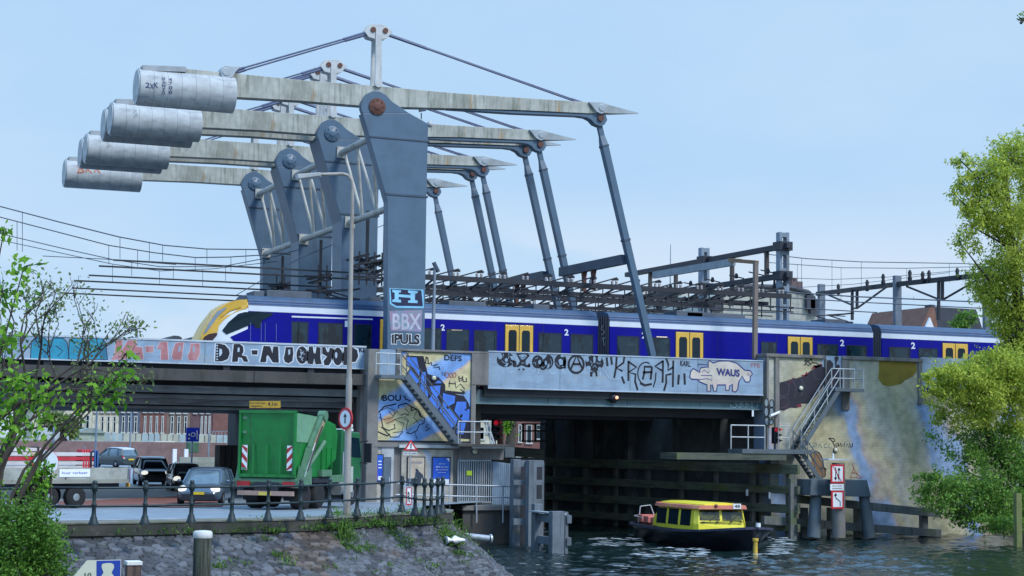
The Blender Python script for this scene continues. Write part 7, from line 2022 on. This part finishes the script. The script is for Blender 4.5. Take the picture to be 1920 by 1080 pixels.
for k, (x0, x1, y, Y) in enumerate(((338, 412, 857, 125), (330, 412, 866, 118))):
    a, b = at(x0, y, Y), at(x1, y, Y)
    tag(MB().box(a.x, b.x, Y, Y + .4, rz(Y) - .1, a.z).build('concrete_barrier', M('barrier_conc_%d' % k, (.33, .34, .28), .8)), ['pale low concrete kerb barrier behind the black car', 'second low concrete kerb barrier just behind the black car roof'][k], 'barrier')
cv = thing('parked_van', 'pale van parked far away at the left under the tree', 'van', at(95, 822, 165))
a, b = at(70, 826, 165), at(135, 803, 165)
MB().prism([(a.x, a.z), (b.x, a.z), (b.x, a.z + 1.0), (b.x - .7, b.z), (a.x + .2, b.z), (a.x, b.z - .3)], 'y', 165, 167).build('body', M('van_grey', (.45, .5, .55), .4), cv, bevel=.05)
MB().prism([(a.x + 1.9, a.z + .9), (b.x - .35, a.z + .9), (b.x - .75, b.z - .12), (a.x + 1.9, b.z - .12)], 'y', 164.96, 165).build('windows', GLASS, cv)
for v in (a.x + .6, b.x - .7): MB().tube((v, 164.9, a.z), (v, 165.1, a.z), .32, n=14).build('wheel', TYRE, cv)
# skyline
GM = M('mansard_grey', (.42, .43, .38), .8, layers=[((.2, .22, .22), (1.5, 1.5, .3), .5, .7, .7)], brick=(1.2, .8, (.5, .5, .5), .3))
SLT = M('slate_dark', (.05, .055, .07), .7)
mh = thing('mansard_building', 'large grey building with curved mansard roof behind the lattice post', 'building', at(1440, 610, 150))
ms_ = [at(x, y, 150) for x, y in ((1330, 640), (1333, 582), (1342, 562), (1360, 547), (1400, 538), (1480, 540), (1515, 549), (1526, 562), (1532, 582), (1536, 640))]
MB().prism([(p.x, p.z) for p in ms_], 'y', 150, 166).build('roof', GM, mh)
e_ = [at(x, y, 149.8) for x, y in ((1333, 582), (1342, 561), (1360, 546), (1400, 536.5), (1480, 538.5), (1516, 548), (1527, 561), (1534, 583))]
mb = MB().path([Vector((p.x, 149.9, p.z)) for p in e_], .28, 6)
for x, y in ((1519, 570), (1526, 578), (1347, 572)): p = at(x, y, 149.7); mb.box(p.x - .5, p.x + .5, 149.5, 150, p.z - .6, p.z + .9)
mb.build('roof_edge', SLT, mh)
mb = MB(); a, b = at(1485, 545, 152), at(1505, 528, 152); mb.box(a.x, b.x, 152, 154, a.z - 1, b.z)
for v in (1487, 1493, 1500): p = at(v, 527, 152); mb.tube((p.x, 153, p.z - 1), (p.x, 153, p.z + .4), .25, n=8)
mb.build('chimney', M('chimney_brick', (.13, .09, .09), .8), mh)
wbs = thing('apartment_block', 'pale apartment block with flat roof behind the overhead rails, centre right of the hanger bar', 'building', at(1270, 600, 170))
a, b = at(1212, 640, 170), at(1332, 565, 170)
MB().box(a.x, b.x, 170, 182, a.z - 2, at(1270, 581, 170).z).box(at(1225, 0, 170).x, at(1240, 0, 170).x, 172, 178, a.z, at(1230, 545, 170).z).box(at(1296, 0, 170).x, at(1312, 0, 170).x, 172, 178, a.z, at(1300, 548, 170).z).build('wall', M('pale_block', (.50, .49, .43), .8), wbs)
MB().box(a.x - .4, b.x + .4, 169.6, 182.4, at(1270, 583, 170).z, at(1270, 579, 170).z).build('roof', M('cornice_pale', (.5, .5, .47), .8), wbs)
an = MB().tube(at(1256, 590, 168), at(1257.5, 458, 168), .1, .04, n=6).build('antenna', LP); tag(an, 'very thin tall antenna above the pale apartment block', 'antenna')
bh = thing('brick_gabled_house', 'dark roofed house with a red brick gable beyond the train, left of the willow', 'house', at(1775, 612, 140))
a = [at(x, y, 140) for x, y in ((1722, 640), (1728, 612), (1744, 576), (1752, 576), (1762, 640))]
MB().prism([(p.x, p.z) for p in a], 'y', 140, 150).build('gable', M('gable_brick', (.22, .11, .08), .8, brick=(.3, .1, (.6, .55, .5), .4)), bh)
a = [at(x, y, 140.4) for x, y in ((1748, 575), (1830, 580), (1850, 640), (1757, 640))]
MB().prism([(p.x, p.z) for p in a], 'y', 140.4, 149.6).build('roof', M('roof_dark', (.045, .05, .065), .8), bh)
MB().box(at(1785, 0, 140).x, at(1793, 0, 140).x, 144, 145, at(1790, 600, 140).z, at(1790, 566, 140).z).build('chimney', M('chimney_dark', (.1, .09, .1), .8), bh)
for k, (pts, lab) in enumerate(((((320, 645), (321, 632), (326, 629), (336, 630), (341, 633), (342, 645)), 'small dark rooftop with shrubs above the left parapet'), (((345, 645), (347, 637), (360, 632), (374, 630), (377, 645)), 'small grey slate roof top at the nose of the train'), (((243, 645), (243, 637), (249, 630), (256, 637), (256, 645)), 'small dark gable top beside the distant street lamp'))):
    p = [at(x, y, 160) for x, y in pts]
    o = MB().prism([(q.x, q.z) for q in p], 'y', 160, 166).build('rooftop', SLT); tag(o, lab, 'building')
# ------------------------------------------------------------------ trees and plants
def leafmat(name, c, c2, tr=.35):
    m = bpy.data.materials.new(name); m.use_nodes = True
    t = m.node_tree; L = t.links.new
    b = t.nodes['Principled BSDF']; b.inputs['Roughness'].default_value = .6; b.inputs['Specular IOR Level'].default_value = .2
    oi = nd(t, 'ShaderNodeTexCoord'); n = nd(t, 'ShaderNodeTexNoise'); n.inputs['Scale'].default_value = .9; n.inputs['Detail'].default_value = 6
    n2 = nd(t, 'ShaderNodeTexWhiteNoise')
    ge = nd(t, 'ShaderNodeNewGeometry')
    L(ge.outputs['Random Per Island'], n2.inputs[0]) if False else None
    L(oi.outputs['Object'], n.inputs['Vector'])
    ad = nd(t, 'ShaderNodeMath', operation='MULTIPLY_ADD'); ad.inputs[1].default_value = .6
    L(ge.outputs['Random Per Island'], ad.inputs[0]); L(n.outputs['Fac'], ad.inputs[2])
    mr = nd(t, 'ShaderNodeMapRange'); mr.inputs[1].default_value, mr.inputs[2].default_value = .45, 1.1
    L(ad.outputs[0], mr.inputs[0])
    x = nd(t, 'ShaderNodeMixRGB'); x.inputs[1].default_value = (*c, 1); x.inputs[2].default_value = (*c2, 1)
    L(mr.outputs[0], x.inputs[0]); L(x.outputs[0], b.inputs['Base Color'])
    ts = nd(t, 'ShaderNodeBsdfTranslucent'); L(x.outputs[0], ts.inputs[0])
    ms = nd(t, 'ShaderNodeMixShader'); ms.inputs[0].default_value = tr
    L(b.outputs[0], ms.inputs[1]); L(ts.outputs[0], ms.inputs[2]); L(ms.outputs[0], t.nodes['Material Output'].inputs[0])
    return m
def leaves(name, pts, size, mat, parent, droop=.0, aspect=2.0, seed=1, label=None, spread=.0):
    r = np.random.RandomState(seed)
    P = np.array(pts, dtype='f')
    n = len(P)
    if spread: P = P + r.normal(0, spread, P.shape)
    d = r.normal(0, 1, (n, 3)); d[:, 2] -= droop; d /= np.linalg.norm(d, axis=1, keepdims=True)
    e = np.cross(d, r.normal(0, 1, (n, 3))); e /= np.linalg.norm(e, axis=1, keepdims=True)
    s = size * r.uniform(.6, 1.4, (n, 1))
    nrm = np.cross(d, e)
    a = P; b = P + d * s * .5 + e * s / aspect * .5 + nrm * s * .08; c = P + d * s; f = P + d * s * .5 - e * s / aspect * .5 + nrm * s * .08
    V = np.stack([a, b, c, f], 1).reshape(-1, 3)
    me = bpy.data.meshes.new(name)
    me.vertices.add(4 * n); me.vertices.foreach_set('co', V.ravel().astype('f'))
    me.loops.add(4 * n); me.loops.foreach_set('vertex_index', np.arange(4 * n, dtype='i'))
    me.polygons.add(n); me.polygons.foreach_set('loop_start', np.arange(0, 4 * n, 4, dtype='i'))
    me.update(calc_edges=True); me.validate()
    me.materials.append(mat)
    o = bpy.data.objects.new(name, me); col.objects.link(o)
    if parent: attach(o, parent)
    if label: o['label'] = label
    return o
BARK = M('bark', (.06, .05, .04), .9, layers=[((.03, .025, .02), (6, 6, .8), .45, .7, .8)], bump=(18, .6))
def grow(mb, p, d, l, r, depth, rr, tips, spread=.55, up=.12, kids=(2, 3), shrink=.72, gnarl=.18):
    n = 4
    q = Vector(p)
    for i in range(n):
        d = (d + Vector((rr.gauss(0, gnarl), rr.gauss(0, gnarl), rr.gauss(0, gnarl * .6) + up * .3))).normalized()
        q2 = q + d * (l / n)
        mb.tube(q, q2, r * (1 - .1 * i), r * (1 - .1 * (i + 1)), n=7 if r > .05 else 5, caps=False)
        q = q2
        if depth <= 2: tips.append((q.copy(), d.copy()))
    if depth == 0: return
    for k in range(rr.randint(*kids)):
        a = Vector((rr.gauss(0, 1), rr.gauss(0, 1), rr.gauss(0, .6) + up)).normalized()
        grow(mb, q, (d + a * spread).normalized(), l * shrink * rr.uniform(.8, 1.15), r * .62, depth - 1, rr, tips, spread, up, kids, shrink, gnarl)
LF_SPARSE = leafmat('leaf_sparse', (.09, .14, .06), (.24, .31, .10))
LF_WILLOW = leafmat('leaf_willow', (.24, .36, .05), (.60, .66, .10), .42)
LF_DARK = leafmat('leaf_dark', (.07, .18, .035), (.24, .42, .07))
LF_FRESH = leafmat('leaf_fresh', (.10, .28, .025), (.26, .50, .05), .4)
LF_BUSH = leafmat('leaf_bush', (.045, .13, .02), (.13, .27, .035), .3)
# left sparse tree
lt = thing('young_tree', 'leaning multi stemmed tree with sparse new leaves at the left edge before the viaduct', 'tree', (5.2, 47, 1.9))
rr = random.Random(21)
mb, tips = MB(), []
T0, T1, T2, T3 = at(-14, 960, 47), at(-2, 880, 47), at(24, 812, 47), at(56, 748, 47)
mb.tube(T0, T1, .16, .14, 10, False).tube(T1, T2, .14, .12, 10, False).tube(T2, T3, .12, .09, 10, False)
for p, dx, dz, l, r in ((T3, -.25, 1, 1.5, .05), (T3, .3, .9, 1.5, .05), (T3, .9, .5, 1.6, .045), (T2, -.5, 1, 1.6, .05), (T2, .1, 1, 1.7, .05), (T1, -.35, 1, 1.8, .05), (T3, 1.2, .2, 1.4, .04), (T2, .9, .6, 1.7, .045), (T2, -.1, 1, 1.9, .045), (T3, .6, .75, 1.6, .045), (T2, 1.2, .3, 1.5, .04), (T1, -.6, .9, 1.7, .045)):
    grow(mb, p, Vector((dx, 0, dz)).normalized(), l, r, 3, rr, tips, .75, .14, (2, 3), .68, .1)
mb.build('trunk', BARK, lt)
LP_ = []
for p, d in tips:
    for k in range(rr.choice((0, 0, 1, 2, 3, 4))): LP_.append(tuple(p + Vector((rr.gauss(0, .16), rr.gauss(0, .16), rr.gauss(0, .14)))))
leaves('crown', LP_, .12, LF_SPARSE, lt, .3, 1.8, 3)
def bush(name, lab, cat, c, r, n, size, mat, seed, stems=6, squash=(1, 1, 1), base=None, droop=.1, clump=60):
    t = thing(name, lab, cat, base or (c[0], c[1], c[2] - r * squash[2]))
    rr = np.random.RandomState(seed)
    cl = rr.normal(0, 1, (clump, 3)); cl /= np.linalg.norm(cl, axis=1, keepdims=True)
    cl *= (rr.uniform(.25, 1, (clump, 1)) ** .5) * r
    w = rr.randint(0, clump, n)
    P = cl[w] + rr.normal(0, r * .13, (n, 3))
    P = P * np.array(squash) + np.array(c)
    mb = MB()
    b = Vector(t.location)
    for k in range(min(clump, stems * 3)):
        q = Vector(cl[k] * np.array(squash)) + Vector(c)
        m = b.lerp(q, .5) + Vector((rr.normal(0, .1), rr.normal(0, .1), .1 * r))
        mb.path([b + Vector((rr.normal(0, .12), rr.normal(0, .12), 0)), m, q], .025 + .012 * r, 5)
    mb.build('stems', BARK, t)
    leaves('foliage', P, size, mat, t, droop, 2.0, seed)
    return t
bush('round_bush', 'dense round green bush in the lower left corner', 'bush', (at(15, 1040, 31).x, 31, at(15, 1035, 31).z - .3), 1.18, 21000, .075, LF_BUSH, 5, squash=(.9, .9, 1.05), clump=150)
bush('leafy_sapling', 'small fresh green sapling in front of the trailer wheel behind the railing end', 'sapling', (at(68, 905, 46).x, 46, at(68, 900, 46).z), .48, 420, .16, LF_FRESH, 6, squash=(.9, .9, 1.3), base=(at(68, 905, 46).x, 46, 1.9), clump=24)
def twig(lab, base, tip, n, size, seed, mat=LF_FRESH, spread=.25):
    t = thing('leafy_branch', lab, 'branch', base)
    r = random.Random(seed)
    a, b = Vector(base), Vector(tip)
    P = []
    mb = MB()
    m = a.lerp(b, .5) + Vector((0, 0, .12))
    mb.path([a, m, b], .02, 6)
    for k in range(n):
        f = .25 + .75 * r.random()
        p = a.lerp(b, f) + Vector((r.gauss(0, spread), r.gauss(0, spread), r.gauss(0, spread * .8) + .12 * math.sin(f * 3)))
        P.append(tuple(p))
        if k % 4 == 0: mb.tube(a.lerp(b, f), p, .008, n=4)
    mb.build('stem', BARK, t); leaves('foliage', P, size, mat, t, .5, 2.0, seed)
# fresh green tree at the left edge, nearer than the sparse one
ft = thing('fresh_leaf_tree', 'nearer tree with big bright green leaves reaching in from the left edge', 'tree', (1.0, 38, 1.5))
mb, tips = MB(), []
rr = random.Random(8)
base = Vector((at(-60, 900, 38).x, 38, 1.2))
PTS = []
for (x, y, rad, n) in ((5, 545, 24, 110), (45, 500, 16, 40), (8, 430, 10, 22), (12, 720, 30, 150), (26, 795, 36, 220), (60, 750, 22, 50), (8, 640, 22, 70), (90, 735, 20, 40), (205, 735, 18, 75), (222, 705, 15, 36), (235, 665, 9, 14), (165, 745, 22, 40)):
    c = at(x, y, 38)
    s = rad * 38 / FOC
    m = base.lerp(c, .55) + Vector((-.2, 0, .4))
    mb.tube(base, m, .07, .035, n=6, caps=False).tube(m, c, .03, .012, n=5, caps=False)
    for k in range(n): PTS.append(tuple(c + Vector((rr.gauss(0, s), rr.gauss(0, s), rr.gauss(0, s * .75)))))
    for k in range(10): mb.tube(c, c + Vector((rr.gauss(0, s), rr.gauss(0, s), rr.gauss(0, s * .7))), .008, n=4, caps=False)
tr1, tr2, tr3 = at(-20, 800, 38), at(30, 760, 38), at(78, 740, 38)
mb.tube(base, tr1, .12, .08, 10, False).tube(tr1, tr2, .07, .05, 10, False).tube(tr2, tr3, .05, .04, 10, False).tube(tr3, at(130, 728, 38), .035, .02, 8, False).tube(at(130, 728, 38), at(190, 735, 38), .02, .01, 6, False)
mb.build('trunk', BARK, ft)
leaves('crown', PTS, .19, LF_FRESH, ft, .4, 1.9, 12)
# willow on the right bank
kind(grid('right_bank', M('bank_earth', (.07, .065, .04), .95, bump=(8, .5)), 60.5, 100, 60, 75.6, 24, 12, lambda x, y: min(.9, -.5 + .9 * (x - 60.5)) + .1 * math.sin(x * 3 + y * 2)), 'structure')
def crown(name, lab, base, trunk_r, hubs, blobs, size, mat, seed, droop=.6, Yj=1.0, fill_=1.0, fuzz=1.0):
    t = thing(name, lab, 'tree', base)
    r = np.random.RandomState(seed); q = random.Random(seed)
    mb = MB(); P = []
    H = [Vector(base)] + [at(x, y, Y) for x, y, Y in hubs]
    n = len(H)
    for i in range(n - 1):
        m = H[i].lerp(H[i + 1], .5) + Vector((q.gauss(0, .12), q.gauss(0, .12), 0))
        r0, r1 = trunk_r * (1 - i / n * .75), trunk_r * (1 - (i + 1) / n * .75)
        mb.tube(H[i], m, r0, (r0 + r1) / 2, 9, False).tube(m, H[i + 1], (r0 + r1) / 2, r1, 9, False)
    for (x, y, rx, ry, cnt, Y) in blobs:
        c = at(x, y, Y); s = Y / FOC * 1.12
        low = [h for h in H if h.z < c.z - .3] or [H[0]]
        h = min(low, key=lambda v: (v - c).length)
        tr = trunk_r * .22
        j = h.lerp(c, .5) + Vector((q.gauss(0, .25), q.gauss(0, .25), -.15))
        mb.tube(h, j, tr, tr * .6, n=7, caps=False).tube(j, c, tr * .6, tr * .3, n=6, caps=False)
        m = max(7, int(cnt / 45))
        for k in range(m):
            a = r.normal(0, 1, 3); a /= np.linalg.norm(a); a *= r.uniform(.3, 1.1) ** .6
            tip = c + Vector((a[0] * rx * s, a[1] * rx * s * Yj, a[2] * ry * s))
            mid = c.lerp(tip, .55) + Vector((q.gauss(0, .08), 0, .12))
            mb.tube(c, mid, tr * .22, tr * .12, n=4, caps=False).tube(mid, tip, tr * .12, .006, n=4, caps=False)
            g = r.normal(0, 1, (int(cnt / m * fill_), 3)) * np.array([rx * s * .2, rx * s * .2, ry * s * .16]) * fuzz
            P.append(np.array(tip) + g)
            if k % 3 == 0:                               # a loose shoot beyond the outline
                d = Vector((a[0], a[1] * .5, a[2] * .7 + .2)).normalized()
                e = tip + d * (.35 + .5 * q.random())
                mb.tube(tip, e, .008, .004, n=3, caps=False)
                P.append(np.array([tip.lerp(e, q.random()) + Vector((q.gauss(0, .07), q.gauss(0, .07), q.gauss(0, .07))) for _ in range(9)]))
    mb.build('trunk', BARK, t)
    leaves('crown', np.concatenate(P), size, mat, t, droop, 2.4, seed)
    return t
WB = [(1850, 330, 45, 44, 2300, 70), (1900, 300, 46, 46, 1900, 70), (1882, 400, 60, 54, 3800, 70), (1822, 425, 34, 50, 900, 70), (1912, 480, 58, 56, 3600, 70), (1866, 520, 48, 48, 2200, 71), (1803, 345, 22, 26, 330, 70), (1912, 590, 50, 52, 2900, 71), (1880, 600, 34, 40, 1100, 72), (1930, 390, 30, 80, 1800, 71), (1800, 455, 14, 30, 200, 70), (1835, 380, 40, 40, 900, 70), (1790, 365, 14, 20, 140, 70), (1862, 550, 36, 40, 1300, 71), (1905, 640, 36, 36, 1500, 71), (1800, 300, 20, 18, 200, 70), (1925, 300, 30, 60, 1600, 71)]
crown('willow_tree', 'tall airy willow with yellow green leaves at the right edge', (63.6, 71, .5), .42, [(1925, 760, 71), (1912, 600, 71), (1900, 470, 70.5), (1888, 380, 70), (1880, 310, 70)], WB, .19, LF_WILLOW, 31, .7)
crown('yellow_green_shrub_tree', 'bright yellow green spreading shrub tree in front of the right abutment', (61.8, 70, .4), .2, [(1870, 860, 70), (1850, 770, 69.5)],
      [(1800, 706, 56, 30, 3200, 69), (1875, 684, 56, 34, 3900, 69), (1910, 720, 50, 46, 3900, 69), (1840, 742, 58, 38, 3000, 69), (1775, 735, 34, 24, 900, 69), (1895, 790, 46, 30, 1300, 70), (1752, 706, 18, 16, 280, 69), (1742, 735, 20, 22, 280, 69), (1820, 790, 50, 26, 1100, 69.5), (1770, 775, 30, 20, 420, 70)], .19, LF_WILLOW, 32, .5)
crown('dark_shrub', 'dark green shrub hanging over the water at the foot of the right abutment', (61.4, 70, .2), .16, [(1880, 960, 70), (1850, 900, 70), (1830, 850, 70.5)],
      [(1765, 928, 52, 38, 1900, 69), (1830, 930, 62, 48, 4600, 69), (1885, 860, 60, 64, 4600, 70), (1805, 860, 46, 44, 1000, 70), (1738, 900, 28, 18, 380, 69), (1850, 975, 72, 22, 2600, 68.5), (1905, 960, 42, 42, 2400, 69), (1770, 800, 44, 34, 300, 71), (1840, 810, 54, 42, 1100, 71)], .19, LF_DARK, 33, .3)
po = MB().box(at(1906, 950, 66).x, at(1916, 950, 66).x, 66, 66.25, -.6, Zp(1911, 925, 66)).build('wooden_post', M('green_post', (.17, .2, .07), .9, bump=(14, .5))); tag(po, 'mossy wooden post at the right edge of the water', 'post')
crown('street_tree', 'green ivy covered tree in front of the far houses, seen under the bridge', (at(958, 835, 150).x, 150, 1.5), .6, [(960, 800, 150), (962, 760, 150)], [(955, 775, 9, 10, 900, 150), (962, 745, 22, 18, 1600, 150), (952, 800, 6, 10, 300, 150), (948, 790, 6, 5, 120, 150), (958, 815, 4, 14, 250, 150)], .32, LF_FRESH, 34, .2)
a = at(960, 850, 150.3); b = at(962, 760, 150.3)
crown('distant_tree', 'greyish green bushy tree far away under the viaduct at left', (at(118, 830, 155).x, 155, 2), .3, [(118, 805, 155)], [(120, 790, 20, 18, 800, 155), (95, 790, 14, 16, 500, 155), (135, 805, 10, 10, 300, 155)], .4, LF_SPARSE, 35, .2)
crown('distant_tree', 'small round tree behind the brick gabled house, left of the willow', (at(1812, 620, 120).x, 120, 7), .3, [(1812, 608, 120)], [(1812, 598, 20, 16, 900, 120), (1795, 605, 10, 8, 300, 120)], .3, LF_DARK, 36, .2)
tw = at(1950, 20, 20)
twig('small dark leafy twig in the top right corner', at(1960, 10, 20), at(1914, 44, 20), 60, .06, 41, LF_DARK, .05)
# weeds on the stone bank
def weeds():
    r = random.Random(17)
    P = []
    for (x0, x1, y0, y1, n, h) in ((555, 640, 992, 1016, 26, .16), (620, 790, 972, 1008, 90, .2), (755, 880, 962, 1030, 80, .18), (470, 530, 985, 1000, 16, .16), (320, 420, 990, 1002, 18, .14), (560, 660, 985, 1000, 26, .15), (610, 650, 1055, 1075, 8, .12), (600, 860, 1000, 1045, 40, .1), (400, 900, 1005, 1078, 34, .08), (110, 560, 997, 1006, 40, .1), (865, 905, 968, 1000, 22, .14), (640, 720, 1004, 1024, 22, .14)):
        for i in range(n):
            c = on_slope(x0 + (x1 - x0) * r.random(), y0 + (y1 - y0) * r.random())
            if c is None or c.z < .1: continue
            s = .1 + .14 * r.random()
            for q in range(int(22 + 40 * r.random())): P.append(tuple(c + Vector((r.gauss(0, s * 1.2), r.gauss(0, s * .8), abs(r.gauss(0, h * .75)) - .03))))
    kind(leaves('weeds', P, .12, leafmat('leaf_weed', (.05, .125, .025), (.15, .28, .05), .3), None, -1.2, 3.0, 19), 'stuff')
weeds()
